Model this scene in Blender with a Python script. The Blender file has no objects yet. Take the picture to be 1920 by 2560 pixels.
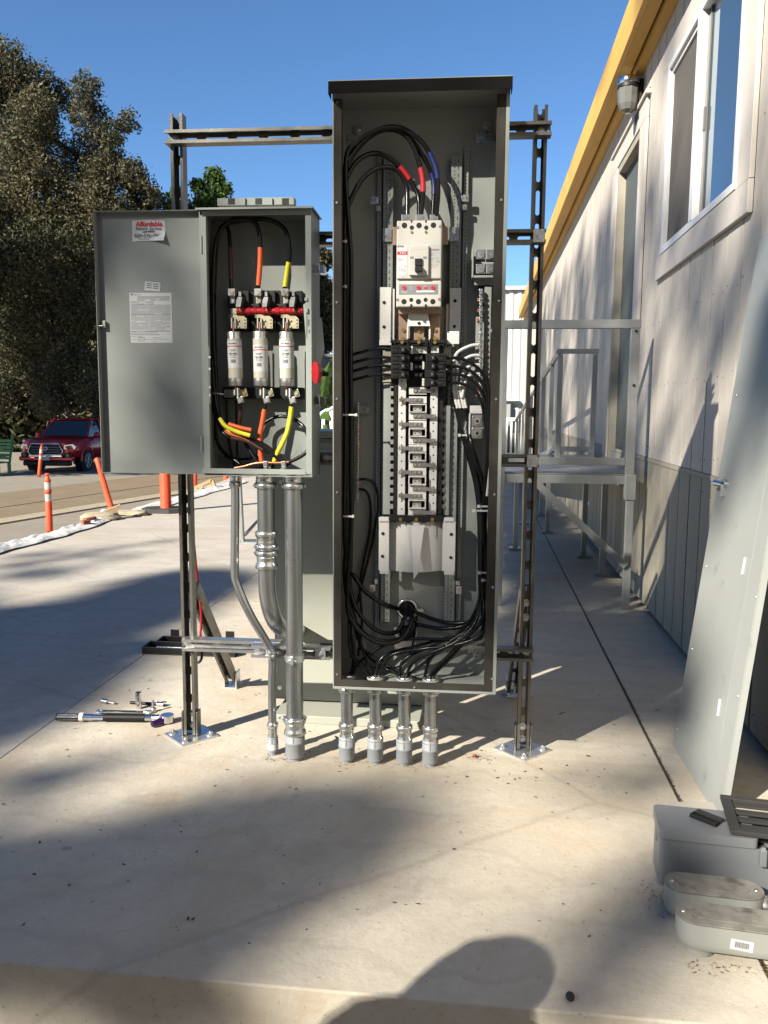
import bpy, math, random
import numpy as np
from mathutils import Vector, Matrix
rnd = random.Random(7)
SC = bpy.context.scene
COL = SC.collection
R = math.radians
# ------------------------------------------------------------------ camera, sky, sun, exposure
CAM_H = 1.15; FPX = 2070.0; PITCH = R(7.0); ROLL = R(0.4); YAW = R(6.65)
fwd = Vector((-math.sin(YAW) * math.cos(PITCH), math.cos(YAW) * math.cos(PITCH), -math.sin(PITCH)))
_r = Vector((math.cos(YAW), math.sin(YAW), 0)); _u = _r.cross(fwd)
camR = _r * math.cos(ROLL) + _u * math.sin(ROLL)
camU = _u * math.cos(ROLL) - _r * math.sin(ROLL)
cd = bpy.data.cameras.new("camera"); cam = bpy.data.objects.new("camera", cd); COL.objects.link(cam)
m = Matrix((camR, camU, -fwd)).transposed().to_4x4(); m.translation = (0, 0, CAM_H)
cam.matrix_world = m
cd.sensor_fit = 'VERTICAL'; cd.sensor_height = 36.0; cd.lens = 36.0 * FPX / 2560.0
cd.clip_start = 0.05; cd.clip_end = 900
SC.camera = cam
SUN = Vector((0.533, 0.665, -0.5225)).normalized()      # the way the light travels
W = bpy.data.worlds.new("World"); SC.world = W; W.use_nodes = True
nt = W.node_tree; nt.nodes.clear()
sky = nt.nodes.new('ShaderNodeTexSky'); sky.sky_type = 'NISHITA'; sky.sun_disc = False
sky.sun_elevation = math.asin(-SUN.z); sky.sun_rotation = math.atan2(-SUN.x, -SUN.y)
sky.air_density = 1.0; sky.dust_density = 0.0; sky.ozone_density = 3.5; sky.altitude = 1800
bg = nt.nodes.new('ShaderNodeBackground'); bg.inputs[1].default_value = 0.05
wo = nt.nodes.new('ShaderNodeOutputWorld')
hs = nt.nodes.new('ShaderNodeHueSaturation'); hs.inputs['Saturation'].default_value = 1.12; hs.inputs['Value'].default_value = 1.1
nt.links.new(sky.outputs[0], hs.inputs['Color']); nt.links.new(hs.outputs[0], bg.inputs[0]); nt.links.new(bg.outputs[0], wo.inputs[0])
sl = bpy.data.lights.new("sun", 'SUN'); sl.energy = 5.0; sl.angle = R(0.5); sl.color = (1.0, 0.92, 0.78)
so = bpy.data.objects.new("sun", sl); COL.objects.link(so); so.location = (-8, -10, 12)
so.rotation_euler = SUN.to_track_quat('-Z', 'Y').to_euler()
SC.view_settings.view_transform = 'Standard'; SC.view_settings.look = 'None'
SC.view_settings.gamma = 1; SC.view_settings.use_curve_mapping = False
SC.view_settings.exposure = 1.72

# ------------------------------------------------------------------ measuring helpers
def ray(px, py): return camR * ((px - 960) / FPX) - camU * ((py - 1280) / FPX) + fwd
EYE = Vector((0, 0, CAM_H))
def at_z(px, py, z=0.0):
    d = ray(px, py); return EYE + d * ((z - CAM_H) / d.z)
def at_y(px, py, y):
    d = ray(px, py); return EYE + d * (y / d.y)
def at_x(px, py, x):
    d = ray(px, py); return EYE + d * (x / d.x)
TH = R(1.5)
RO = Vector((-0.42, 2.735, 0))
MR = Matrix.Translation(RO) @ Matrix.Rotation(TH, 4, 'Z'); MRI = MR.inverted()
def rk(px, py, v):
    """point seen there, on the plane v = const of the strut rack's own frame"""
    e = MRI @ EYE; d = MRI.to_3x3() @ ray(px, py); return e + d * ((v - e.y) / d.y)

# ------------------------------------------------------------------ materials
KA = .6
def mat(name, col, rough=0.6, metal=0.0, var=0.12, scale=6.0, bump=0.0, bscale=60.0, stretch=None, spec=0.5,
        spot=None, spot_scale=3.0, spot_lo=0.55, spot_hi=0.7, rvar=0.0, trans=0.0, ior=1.45, alpha=1.0):
    k_ = KA if metal < .3 else .85
    col = tuple(c * k_ for c in col); spot = tuple(c * k_ for c in spot) if spot else None
    m = bpy.data.materials.new(name); m.use_nodes = True; t = m.node_tree; N = t.nodes; L = t.links
    b = N['Principled BSDF']; b.inputs['Roughness'].default_value = rough; b.inputs['Metallic'].default_value = metal
    b.inputs['Specular IOR Level'].default_value = spec; b.inputs['IOR'].default_value = ior
    b.inputs['Base Color'].default_value = (*col, 1)
    if trans: b.inputs['Transmission Weight'].default_value = trans
    if alpha < 1: b.inputs['Alpha'].default_value = alpha
    tc = N.new('ShaderNodeTexCoord'); mp = N.new('ShaderNodeMapping'); L.new(tc.outputs['Object'], mp.inputs[0])
    if stretch: mp.inputs['Scale'].default_value = stretch
    def noise(sc, det=6, rg=0.6):
        n = N.new('ShaderNodeTexNoise'); n.inputs['Scale'].default_value = sc; n.inputs['Detail'].default_value = det
        n.inputs['Roughness'].default_value = rg; L.new(mp.outputs[0], n.inputs[0]); return n
    last = None
    if var:
        n = noise(scale); cr = N.new('ShaderNodeValToRGB'); e = cr.color_ramp.elements
        e[0].position = 0.3; e[1].position = 0.7
        e[0].color = (*[c * (1 - var) for c in col], 1); e[1].color = (*[min(1, c * (1 + var)) for c in col], 1)
        L.new(n.outputs[0], cr.inputs[0]); last = cr.outputs[0]
    if spot:
        n = noise(spot_scale, 8, 0.65); cr = N.new('ShaderNodeValToRGB'); e = cr.color_ramp.elements
        e[0].position = spot_lo; e[1].position = spot_hi; e[0].color = (0, 0, 0, 1); e[1].color = (1, 1, 1, 1)
        L.new(n.outputs[0], cr.inputs[0]); mx = N.new('ShaderNodeMixRGB')
        L.new(cr.outputs[0], mx.inputs[0]); mx.inputs[1].default_value = (*col, 1)
        if last: L.new(last, mx.inputs[1])
        mx.inputs[2].default_value = (*spot, 1); last = mx.outputs[0]
    if last: L.new(last, b.inputs['Base Color'])
    if rvar:
        n = noise(scale * 2.3); mr = N.new('ShaderNodeMapRange')
        mr.inputs[3].default_value = max(0.02, rough - rvar); mr.inputs[4].default_value = min(1, rough + rvar)
        L.new(n.outputs[0], mr.inputs[0]); L.new(mr.outputs[0], b.inputs['Roughness'])
    if bump:
        n = noise(bscale, 5); bp = N.new('ShaderNodeBump'); bp.inputs['Strength'].default_value = bump
        bp.inputs['Distance'].default_value = 0.002; L.new(n.outputs[0], bp.inputs['Height']); L.new(bp.outputs[0], b.inputs['Normal'])
    return m

M = {}
M['strut'] = mat('galvanised_strut', (.15, .145, .13), .42, .8, .35, 9, .12, 90, rvar=.12, spot=(.16, .13, .09), spot_scale=5, spot_lo=.6, spot_hi=.75)
M['zinc'] = mat('bright_zinc', (.66, .68, .70), .28, .9, .15, 14, .1, 60, rvar=.12)
M['conduit'] = mat('galvanised_conduit', (.40, .42, .43), .29, .95, .25, 7, .08, 40, stretch=(1, 1, .25), rvar=.1, spot=(.25, .25, .25), spot_scale=9, spot_lo=.66, spot_hi=.74)
M['fitting'] = mat('zinc_die_cast_fitting', (.62, .63, .62), .22, .95, .2, 30, .15, 40, rvar=.1)
M['pvc'] = mat('grey_pvc', (.30, .32, .35), .55, 0, .08, 10, .05)
M['paint'] = mat('grey_enclosure_paint', (.275, .305, .29), .50, .0, .06, 2.2, .10, 140, spec=.4, rvar=.10, spot=(.31, .325, .305), spot_scale=7, spot_lo=.60, spot_hi=.74)
M['paint_in'] = mat('grey_enclosure_paint_inside', (.33, .355, .335), .5, .0, .06, 3, .08, 120)
M['paint_light'] = mat('pale_grey_paint', (.33, .35, .34), .46, .0, .06, 2.5, .08, 120, rvar=.12, spot=(.24, .26, .26), spot_scale=9, spot_lo=.62, spot_hi=.72)
M['gear'] = mat('green_grey_gear_paint', (.37, .385, .335), .45, .0, .05, 2, .05, 120)
M['gasket'] = mat('dusty_gasket_foam', (.05, .046, .04), .95, 0, .25, 12, .3, 150, spec=.1)
M['black'] = mat('black_plastic', (.014, .014, .015), .5, 0, .15, 20, .05, 80, spec=.3)
M['cable'] = mat('black_cable_jacket', (.011, .011, .012), .22, 0, .2, 20, 0, 60, spec=.28)
M['hood'] = mat('hood_underside_shade', (.012, .012, .012), .95, 0, .1, spec=0.0)  # near-black colour stands in for shade under the sloping hood
M['orange_tape'] = mat('orange_tape', (.80, .12, .03), .45, 0, .12, 40, .3, 60)
M['yellow_tape'] = mat('yellow_tape', (.72, .66, .03), .42, 0, .12, 40, .3, 60)
M['brown_tape'] = mat('brown_tape', (.07, .03, .02), .5, 0, .12, 40)
M['red_tape'] = mat('red_tape', (.60, .02, .03), .42, 0, .12, 40, .2, 60)
M['blue_tape'] = mat('blue_tape', (.007, .02, .14), .42, 0, .12, 40, .2, 60)
M['copper'] = mat('bare_copper', (.65, .28, .15), .35, .9, .25, 40)
M['bus'] = mat('tan_bus_metal', (.42, .30, .22), .38, .75, .2, 9)
M['brass'] = mat('brass_screw', (.60, .45, .15), .3, .9, .15, 20)
M['brassplate'] = mat('yellowed_zinc_clip', (.48, .44, .30), .38, .8, .3, 20)
M['alu'] = mat('aluminium', (.50, .50, .50), .32, .9, .15, 15, .08, 60, rvar=.1)
M['ramp'] = mat('mill_aluminium_ramp', (.33, .345, .35), .42, .75, .15, 5, .1, 60, rvar=.12)
M['buswhite'] = mat('tinned_bus_strip', (.62, .63, .63), .45, .4, .1, 20)
M['white'] = mat('white_insulation_sheet', (.74, .74, .72), .8, 0, .04, 5, .05, 20)
M['breaker'] = mat('breaker_case_off_white', (.54, .53, .495), .52, 0, .04, 10, .04, 120)
M['label'] = mat('label_paper_white', (.62, .64, .65), .5, 0, .03)
M['labelgrey'] = mat('label_paper_grey', (.48, .49, .48), .5, 0, .03)
M['ink'] = mat('dark_ink', (.04, .04, .045), .6, 0, 0)
M['inkgrey'] = mat('fine_print_grey', (.20, .21, .23), .6, 0, 0)
M['inkblue'] = mat('blue_grey_ink', (.06, .09, .16), .6, 0, 0)
M['inkred'] = mat('red_ink', (.62, .02, .03), .5, 0, 0)
M['redplastic'] = mat('red_plastic', (.36, .01, .014), .3, 0, .1, 30)
M['fuse'] = mat('fuse_body', (.48, .48, .41), .5, 0, .05, 20)
M['nylon'] = mat('white_nylon', (.70, .70, .68), .5, 0, 0)
M['orange'] = mat('orange_road_plastic', (.85, .085, .02), .6, 0, .2, 8, .05, 40, spot=(.28, .09, .05), spot_scale=11, spot_lo=.55, spot_hi=.72)
M['reflect'] = mat('reflective_band', (.62, .62, .62), .35, .2, .2, 20)
M['rubber'] = mat('black_rubber', (.03, .03, .03), .8, 0, .2, 10, .2, 60)
M['tarp'] = mat('white_sheeting', (.74, .74, .73), .55, 0, .06, 4, .1, 20)
M['sandbag'] = mat('dusty_sandbag', (.40, .35, .25), .85, 0, .2, 12, .5, 120)
M['wood'] = mat('raw_lumber', (.42, .30, .17), .8, 0, .2, 6, .3, 60, stretch=(1, 8, 1))
M['brick'] = mat('broken_red_brick', (.33, .10, .05), .85, 0, .2, 20, .5, 60)
M['fascia'] = mat('yellow_ochre_paint', (.74, .43, .09), .55, 0, .10, 2.5, .25, 30, stretch=(1, .3, 1.5), spot=(.48, .27, .06), spot_scale=6, spot_lo=.58, spot_hi=.76)
M['sid_up'] = mat('siding_pale_paint', (.60, .55, .495), .62, 0, .10, 3, .9, 45, stretch=(1, 3.0, .7), spot=(.43, .40, .365), spot_scale=14, spot_lo=.58, spot_hi=.75)
M['sid_lo'] = mat('siding_beige_paint', (.38, .35, .285), .65, 0, .12, 3, .9, 45, stretch=(1, 3.0, .7), spot=(.33, .31, .26), spot_scale=14, spot_lo=.56, spot_hi=.75)
M['groove'] = mat('siding_groove', (.20, .18, .16), .8, 0, .05)
M['trim'] = mat('cream_trim_paint', (.64, .59, .54), .55, 0, .07, 3, .2, 40, spot=(.50, .46, .41), spot_scale=9, spot_lo=.62, spot_hi=.75)
M['vinyl'] = mat('white_vinyl', (.80, .80, .80), .35, 0, .02)
M['doorpaint'] = mat('grey_door_paint', (.09, .105, .105), .6, 0, .05, 2)
M['screen'] = mat('insect_screen', (.11, .10, .09), .75, 0, .12, 3, .4, 300)
M['concrete_cap'] = mat('worn_concrete_base', (.36, .33, .27), .9, 0, .2, 6, .4, 60)
M['steelboard'] = mat('pale_board', (.50, .47, .41), .7, 0, .05)
M['purple'] = mat('violet_anodised_steel', (.12, .04, .22), .25, .9, .2, 20)
M['chrome'] = mat('chrome', (.72, .73, .76), .12, 1.0, .05, 20)
M['dull'] = mat('weathered_cast_cover', (.24, .23, .205), .6, .3, .3, 18, .4, 60, spot=(.12, .11, .09), spot_scale=14, spot_lo=.52, spot_hi=.62)
M['lbpaint'] = mat('grey_conduit_body_paint', (.32, .335, .315), .42, 0, .04, 5, .06, 80)
M['jbox'] = mat('grey_fibreglass', (.20, .215, .235), .42, 0, .05, 4, .06, 120)
M['carred'] = mat('dark_red_car_paint', (.50, .010, .02), .22, .2, .04, 4, spec=.8)
M['carglass'] = mat('dark_car_glass', (.01, .012, .014), .05, 0, 0, spec=.8)
M['tyre'] = mat('tyre_rubber', (.02, .02, .02), .85, 0, .2, 12)
M['green'] = mat('green_plastic', (.015, .22, .05), .4, 0, .1)
M['farwhite'] = mat('white_ribbed_metal', (.72, .72, .70), .5, .0, .03)
M['greywall'] = mat('grey_block_wall', (.17, .17, .17), .85, 0, .1, 2)
M['bark'] = mat('bark', (.10, .075, .05), .9, 0, .3, 6, .6, 30, stretch=(1, 1, .3))
M['skin'] = mat('skin', (.45, .25, .17), .55, 0, .05)
M['cloth'] = mat('navy_work_clothes', (.03, .04, .07), .9, 0, .1, 8)
M['frost'] = mat('frosted_lamp_glass', (.22, .22, .21), .2, 0, .05, 6, trans=.25)

def foliage(name, c1, c2, tr=.25):
    c1 = tuple(c * .7 for c in c1); c2 = tuple(c * .7 for c in c2)
    m = bpy.data.materials.new(name); m.use_nodes = True; t = m.node_tree; N = t.nodes; L = t.links
    b = N['Principled BSDF']; b.inputs['Roughness'].default_value = .68; b.inputs['Specular IOR Level'].default_value = .3
    g = N.new('ShaderNodeNewGeometry'); cr = N.new('ShaderNodeValToRGB')
    cr.color_ramp.elements[0].color = (*c1, 1); cr.color_ramp.elements[1].color = (*c2, 1)
    L.new(g.outputs['Random Per Island'], cr.inputs[0]); tc = N.new('ShaderNodeTexCoord'); nz = N.new('ShaderNodeTexNoise'); nz.inputs['Scale'].default_value = .55; nz.inputs['Detail'].default_value = 5; L.new(tc.outputs['Object'], nz.inputs[0])
    c2r = N.new('ShaderNodeValToRGB'); c2r.color_ramp.elements[0].position = .35; c2r.color_ramp.elements[1].position = .68; c2r.color_ramp.elements[0].color = (.55, .62, .55, 1); c2r.color_ramp.elements[1].color = (1.35, 1.2, 1.1, 1); L.new(nz.outputs[0], c2r.inputs[0])
    mu = N.new('ShaderNodeMixRGB'); mu.blend_type = 'MULTIPLY'; mu.inputs[0].default_value = 1; L.new(cr.outputs[0], mu.inputs[1]); L.new(c2r.outputs[0], mu.inputs[2]); cr = mu
    L.new(cr.outputs[0], b.inputs['Base Color'])
    tl = N.new('ShaderNodeBsdfTranslucent'); L.new(cr.outputs[0], tl.inputs[0])
    mx = N.new('ShaderNodeMixShader'); mx.inputs[0].default_value = tr
    L.new(b.outputs[0], mx.inputs[1]); L.new(tl.outputs[0], mx.inputs[2]); L.new(mx.outputs[0], N['Material Output'].inputs[0])
    return m
M['leaf_olive'] = foliage('olive_oak_leaves', (.055, .058, .030), (.15, .142, .082))
M['leaf_green'] = foliage('bright_green_leaves', (.03, .075, .012), (.10, .17, .03), .35)
M['leaf_euc'] = foliage('eucalyptus_leaves', (.05, .06, .03), (.10, .12, .06), .1)
M['leaf_banana'] = foliage('banana_leaves', (.03, .08, .012), (.09, .17, .03), .3)
M['litter'] = foliage('dry_leaf_litter', (.03, .024, .016), (.15, .11, .07), .0)
M['sawdust'] = foliage('sawdust_and_chips', (.14, .07, .04), (.42, .31, .21), .0)
M['grass'] = foliage('lawn_grass', (.05, .12, .015), (.12, .2, .03), .3)

def concrete(name, c, stain, speck=.5, seed=0.0):
    c = tuple(k * KA for k in c); stain = tuple(k * KA for k in stain)
    m = bpy.data.materials.new(name); m.use_nodes = True; t = m.node_tree; N = t.nodes; L = t.links
    b = N['Principled BSDF']; b.inputs['Roughness'].default_value = .78; b.inputs['Specular IOR Level'].default_value = .35
    tc = N.new('ShaderNodeTexCoord'); mp = N.new('ShaderNodeMapping'); mp.inputs['Location'].default_value = (seed, seed * 1.7, 0)
    L.new(tc.outputs['Object'], mp.inputs[0])
    def nz(s, d, r=.6, w=0):
        n = N.new('ShaderNodeTexNoise'); n.inputs['Scale'].default_value = s; n.inputs['Detail'].default_value = d
        n.inputs['Roughness'].default_value = r; n.inputs['Distortion'].default_value = w; L.new(mp.outputs[0], n.inputs[0]); return n
    def ramp(src, a, bb, ca, cb):
        r = N.new('ShaderNodeValToRGB'); e = r.color_ramp.elements; e[0].position = a; e[1].position = bb
        e[0].color = (*ca, 1); e[1].color = (*cb, 1); L.new(src.outputs[0], r.inputs[0]); return r
    def mix(f, a, bcol, typ='MIX'):
        x = N.new('ShaderNodeMixRGB'); x.blend_type = typ; L.new(f.outputs[0], x.inputs[0]); L.new(a.outputs[0], x.inputs[1])
        if hasattr(bcol, 'outputs'): L.new(bcol.outputs[0], x.inputs[2])
        else: x.inputs[2].default_value = (*bcol, 1)
        return x
    base = ramp(nz(1.1, 10, .68, .6), .3, .72, [k * .86 for k in c], [k * 1.12 for k in c])
    s1 = ramp(nz(.9, 9, .72, 1.6), .46, .68, (0, 0, 0), (.75, .75, .75)); x = mix(s1, base, stain)
    s2 = ramp(nz(2.7, 8, .75, .8), .57, .70, (0, 0, 0), (.4, .4, .4)); x = mix(s2, x, [stain[0] * .92, stain[1] * .74, stain[2] * .55])
    s3 = ramp(nz(5.5, 9, .8, 1.0), .60, .72, (0, 0, 0), (.35, .35, .35)); x = mix(s3, x, [k * .62 for k in c])
    trowel = ramp(nz(14, 6, .7, 2.5), .45, .75, (0, 0, 0), (.5, .5, .5)); x = mix(trowel, x, [k * .72 for k in c])
    sp = ramp(nz(95, 3, .6), .66, .72, (0, 0, 0), (speck, speck, speck)); x = mix(sp, x, [k * .32 for k in c])
    sp2 = ramp(nz(27, 4, .5, .8), .69, .73, (0, 0, 0), (speck * .8,) * 3); x = mix(sp2, x, [k * .45 for k in c])
    vo = N.new('ShaderNodeTexVoronoi'); vo.feature = 'DISTANCE_TO_EDGE'; vo.inputs['Scale'].default_value = .33
    wn = nz(3.0, 6); ad = N.new('ShaderNodeMixRGB'); ad.inputs[0].default_value = .06; L.new(mp.outputs[0], ad.inputs[1]); L.new(wn.outputs['Color'], ad.inputs[2]); L.new(ad.outputs[0], vo.inputs['Vector'])
    ck = ramp(vo, 0.0, .0022, (.28, .28, .28), (0, 0, 0)); x = mix(ck, x, [k * .4 for k in c])
    sw_ = N.new('ShaderNodeTexWave'); sw_.wave_type = 'RINGS'; sw_.inputs['Scale'].default_value = 1.3; sw_.inputs['Distortion'].default_value = 9; sw_.inputs['Detail'].default_value = 4; sw_.inputs['Detail Scale'].default_value = 2.2; L.new(mp.outputs[0], sw_.inputs[0])
    arc = ramp(sw_, .86, .99, (0, 0, 0), (.32, .32, .32)); x = mix(arc, x, [k * .7 for k in c])
    L.new(x.outputs[0], b.inputs['Base Color'])
    bp = N.new('ShaderNodeBump'); bp.inputs['Strength'].default_value = .5; bp.inputs['Distance'].default_value = .004
    L.new(nz(55, 8, .7).outputs[0], bp.inputs['Height']); L.new(bp.outputs[0], b.inputs['Normal'])
    return m
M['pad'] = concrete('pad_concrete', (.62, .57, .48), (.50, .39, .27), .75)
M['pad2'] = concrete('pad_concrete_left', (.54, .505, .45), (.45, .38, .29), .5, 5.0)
M['road'] = concrete('worn_street_surface', (.30, .275, .235), (.36, .28, .18), .5, 9.0)
M['dirt'] = concrete('dusty_earth', (.26, .20, .13), (.20, .15, .09), .6, 3.0)

# ------------------------------------------------------------------ mesh builder
class MB:
    def __init__(s): s.v = []; s.f = []; s.sm = []; s.mi = []; s.cur = 0; s.marks = []
    def add(s, vs, fs, smooth=False, T=None):
        o = len(s.v)
        if T is not None: vs = [T @ Vector(p) for p in vs]
        s.v.extend([tuple(p) for p in vs])
        for f in fs: s.f.append([i + o for i in f]); s.sm.append(smooth); s.mi.append(s.cur)
        return s
    def box(s, x0, x1, y0, y1, z0, z1, T=None):
        x0, x1 = min(x0, x1), max(x0, x1); y0, y1 = min(y0, y1), max(y0, y1); z0, z1 = min(z0, z1), max(z0, z1)
        v = [(x0, y0, z0), (x1, y0, z0), (x1, y1, z0), (x0, y1, z0), (x0, y0, z1), (x1, y0, z1), (x1, y1, z1), (x0, y1, z1)]
        return s.add(v, [(0, 3, 2, 1), (4, 5, 6, 7), (0, 1, 5, 4), (1, 2, 6, 5), (2, 3, 7, 6), (3, 0, 4, 7)], False, T)
    def cyl(s, p0, p1, r0, r1=None, n=16, caps=True, smooth=True):
        p0 = Vector(p0); p1 = Vector(p1); r1 = r0 if r1 is None else r1
        d = (p1 - p0).normalized(); a = d.orthogonal().normalized(); b = d.cross(a)
        vs = []
        for (p, r) in ((p0, r0), (p1, r1)):
            for k in range(n):
                t = 2 * math.pi * (k + .5) / n; vs.append(p + (a * math.cos(t) + b * math.sin(t)) * r)
        fs = [(k, (k + 1) % n, n + (k + 1) % n, n + k) for k in range(n)]
        s.add(vs, fs, smooth)
        if caps: s.add(vs[:n], [tuple(range(n - 1, -1, -1))]); s.add(vs[n:], [tuple(range(n))])
        return s
    def lathe(s, p0, axis, prof, n=20, smooth=True):
        """prof = [(distance along axis, radius)...]"""
        p0 = Vector(p0); d = Vector(axis).normalized(); a = d.orthogonal().normalized(); b = d.cross(a); vs = []
        for (h, r) in prof:
            for k in range(n):
                t = 2 * math.pi * (k + .5) / n; vs.append(p0 + d * h + (a * math.cos(t) + b * math.sin(t)) * r)
        fs = []
        for j in range(len(prof) - 1):
            for k in range(n): fs.append((j * n + k, j * n + (k + 1) % n, (j + 1) * n + (k + 1) % n, (j + 1) * n + k))
        s.add(vs, fs, smooth)
        s.add(vs[:n], [tuple(range(n - 1, -1, -1))]); s.add(vs[-n:], [tuple(range(n))])
        return s
    def tube(s, pts, r, n=10, sub=5, radii=None, straight=False):
        P = [Vector(p) for p in pts]
        if not straight and len(P) > 2:
            Q = [P[0] * 2 - P[1]] + P + [P[-1] * 2 - P[-2]]; out = []
            for i in range(1, len(Q) - 2):
                for k in range(sub):
                    t = k / sub; a, b, c, d = Q[i - 1], Q[i], Q[i + 1], Q[i + 2]
                    out.append(.5 * ((2 * b) + (c - a) * t + (2 * a - 5 * b + 4 * c - d) * t * t + (3 * b - a - 3 * c + d) * t ** 3))
            out.append(P[-1]); P = out
        tan = [(P[min(i + 1, len(P) - 1)] - P[max(i - 1, 0)]).normalized() for i in range(len(P))]
        a = tan[0].orthogonal().normalized(); vs = []
        for i, p in enumerate(P):
            a = (a - tan[i] * a.dot(tan[i])).normalized(); b = tan[i].cross(a)
            rr = r if radii is None else radii[0] + (radii[1] - radii[0]) * i / (len(P) - 1)
            for k in range(n):
                t = 2 * math.pi * k / n; vs.append(p + (a * math.cos(t) + b * math.sin(t)) * rr)
        fs = []
        for j in range(len(P) - 1):
            for k in range(n): fs.append((j * n + k, j * n + (k + 1) % n, (j + 1) * n + (k + 1) % n, (j + 1) * n + k))
        s.add(vs, fs, True); s.add(vs[:n], [tuple(range(n - 1, -1, -1))]); s.add(vs[-n:], [tuple(range(n))])
        return s
    def prism(s, poly, fn0, fn1, smooth=False):
        """poly = 2D outline; fn0 / fn1 map a 2D point to the two end faces"""
        n = len(poly); vs = [fn0(*p) for p in poly] + [fn1(*p) for p in poly]
        s.add(vs, [(k, (k + 1) % n, n + (k + 1) % n, n + k) for k in range(n)], smooth)
        s.add(vs[:n], [tuple(range(n - 1, -1, -1))]); s.add(vs[n:], [tuple(range(n))])
        return s
    def quad(s, a, b, c, d): return s.add([a, b, c, d], [(0, 1, 2, 3)])
    def disc(s, c, axis, r, th, n=18): c = Vector(c); return s.cyl(c, c + Vector(axis) * th, r, n=n)
    def sphere(s, c, r, n=14, m=8, sc=(1, 1, 1)):
        vs = []; fs = []
        for j in range(m + 1):
            th = math.pi * j / m
            for k in range(n):
                ph = 2 * math.pi * k / n
                vs.append((c[0] + r * sc[0] * math.sin(th) * math.cos(ph), c[1] + r * sc[1] * math.sin(th) * math.sin(ph), c[2] + r * sc[2] * math.cos(th)))
        for j in range(m):
            for k in range(n): fs.append((j * n + k, (j + 1) * n + k, (j + 1) * n + (k + 1) % n, j * n + (k + 1) % n))
        return s.add(vs, fs, True)

def fixn(me):
    import bmesh
    b = bmesh.new(); b.from_mesh(me); bmesh.ops.recalc_face_normals(b, faces=b.faces); b.to_mesh(me); b.free()
def mesh_of(name, mb, mats, off=Vector((0, 0, 0))):
    me = bpy.data.meshes.new(name)
    me.from_pydata([(p[0] - off[0], p[1] - off[1], p[2] - off[2]) for p in mb.v], [], mb.f)
    me.polygons.foreach_set('use_smooth', mb.sm)
    for mm in (mats if isinstance(mats, (list, tuple)) else [mats]): me.materials.append(M[mm] if isinstance(mm, str) else mm)
    if any(mb.mi): me.polygons.foreach_set('material_index', mb.mi)
    me.update()
    if len(mb.f) < 60000: fixn(me)
    return me
def bevel(o, w, seg=2):
    b = o.modifiers.new('bevel', 'BEVEL'); b.width = w; b.segments = seg; b.limit_method = 'ANGLE'; b.angle_limit = R(40); b.harden_normals = False
    return o
SPLIT = {'terminal_opening', 'case_screw', 'slot', 'toggle_recess', 'trip_dial', 'dial_slot', 'rivet', 'clip_hole', 'clip_leaf', 'bar_screw', 'copper_terminal', 'clip_screw',
         'tab_screw', 'stab_screw', 'comb_tooth', 'carrier_screw', 'hub_opening', 'plate_rib', 'bus_bolt', 'arc_barrier', 'shield_leg', 'strip_slot', 'tooth_slot', 'mounting_bolt', 'clear_cover_strip', 'ground_bar',
         'louver_knockout', 'clip_base', 'fuse_blade', 'grille_bar', 'nut_lug'}
class Thing:
    """an Empty at the thing's base with its parts below it; rack=True means coordinates are in the rack's frame"""
    def __init__(s, name, label, cat, base=(0, 0, 0), rack=False, group=None, rotz=0.0):
        s.base = Vector(base); s.rack = rack
        e = bpy.data.objects.new(name, None); COL.objects.link(e); e.empty_display_size = .1
        e['label'] = label; e['category'] = cat
        if group: e['group'] = group
        if rack: e.location = MR @ s.base; e.rotation_euler = (0, 0, TH)
        else: e.location = s.base; e.rotation_euler = (0, 0, rotz)
        s.o = e
    def part(s, name, mb, mats, parent=None, bev=0, label=None, kind=None):
        if name in SPLIT and len(mb.marks) > 1 and not kind:
            mk = mb.marks + [(len(mb.v), len(mb.f))]; o = None
            for (v0, f0), (v1, f1) in zip(mk[:-1], mk[1:]):
                q = MB(); q.v = mb.v[v0:v1]; q.f = [[i - v0 for i in f] for f in mb.f[f0:f1]]; q.sm = mb.sm[f0:f1]; q.mi = mb.mi[f0:f1]
                o = s.part(name, q, mats, parent, bev, label, kind)
            return o
        me = mesh_of(name, mb, mats, s.base); o = bpy.data.objects.new(name, me); COL.objects.link(o); o.parent = parent or s.o
        if bev: bevel(o, bev)
        if label: o['label'] = label
        if kind: o['kind'] = kind
        return o
    def inst(s, name, me, loc, parent=None, rot=None):
        o = bpy.data.objects.new(name, me); COL.objects.link(o); o.parent = parent or s.o
        o.location = Vector(loc) - (s.base if parent is None else Vector((0, 0, 0)))
        if rot: o.rotation_euler = rot
        return o
def single(name, mb, mats, label=None, cat=None, group=None, kind=None, base=(0, 0, 0), rack=False, bev=0):
    me = mesh_of(name, mb, mats, Vector(base)); o = bpy.data.objects.new(name, me); COL.objects.link(o)
    if rack: o.location = MR @ Vector(base); o.rotation_euler = (0, 0, TH)
    else: o.location = base
    if label: o['label'] = label
    if cat: o['category'] = cat
    if group: o['group'] = group
    if kind: o['kind'] = kind
    if bev: bevel(o, bev)
    return o
def text_mb(txt, size, T, bold=0.0, ax='LEFT', sx=1.0):
    cu = bpy.data.curves.new('txt', 'FONT'); cu.body = txt; cu.size = size; cu.align_x = ax; cu.align_y = 'CENTER'; cu.offset = bold
    cu.resolution_u = 2; cu.fill_mode = 'FRONT'
    o = bpy.data.objects.new('txt', cu); COL.objects.link(o)
    dg = bpy.context.evaluated_depsgraph_get(); me = o.evaluated_get(dg).to_mesh()
    vs = [T @ Vector((v.co.x * sx, v.co.y, 0)) for v in me.vertices]; fs = [tuple(p.vertices) for p in me.polygons]
    o.evaluated_get(dg).to_mesh_clear(); bpy.data.objects.remove(o); bpy.data.curves.remove(cu)
    mb = MB(); mb.add(vs, fs); return mb
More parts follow.
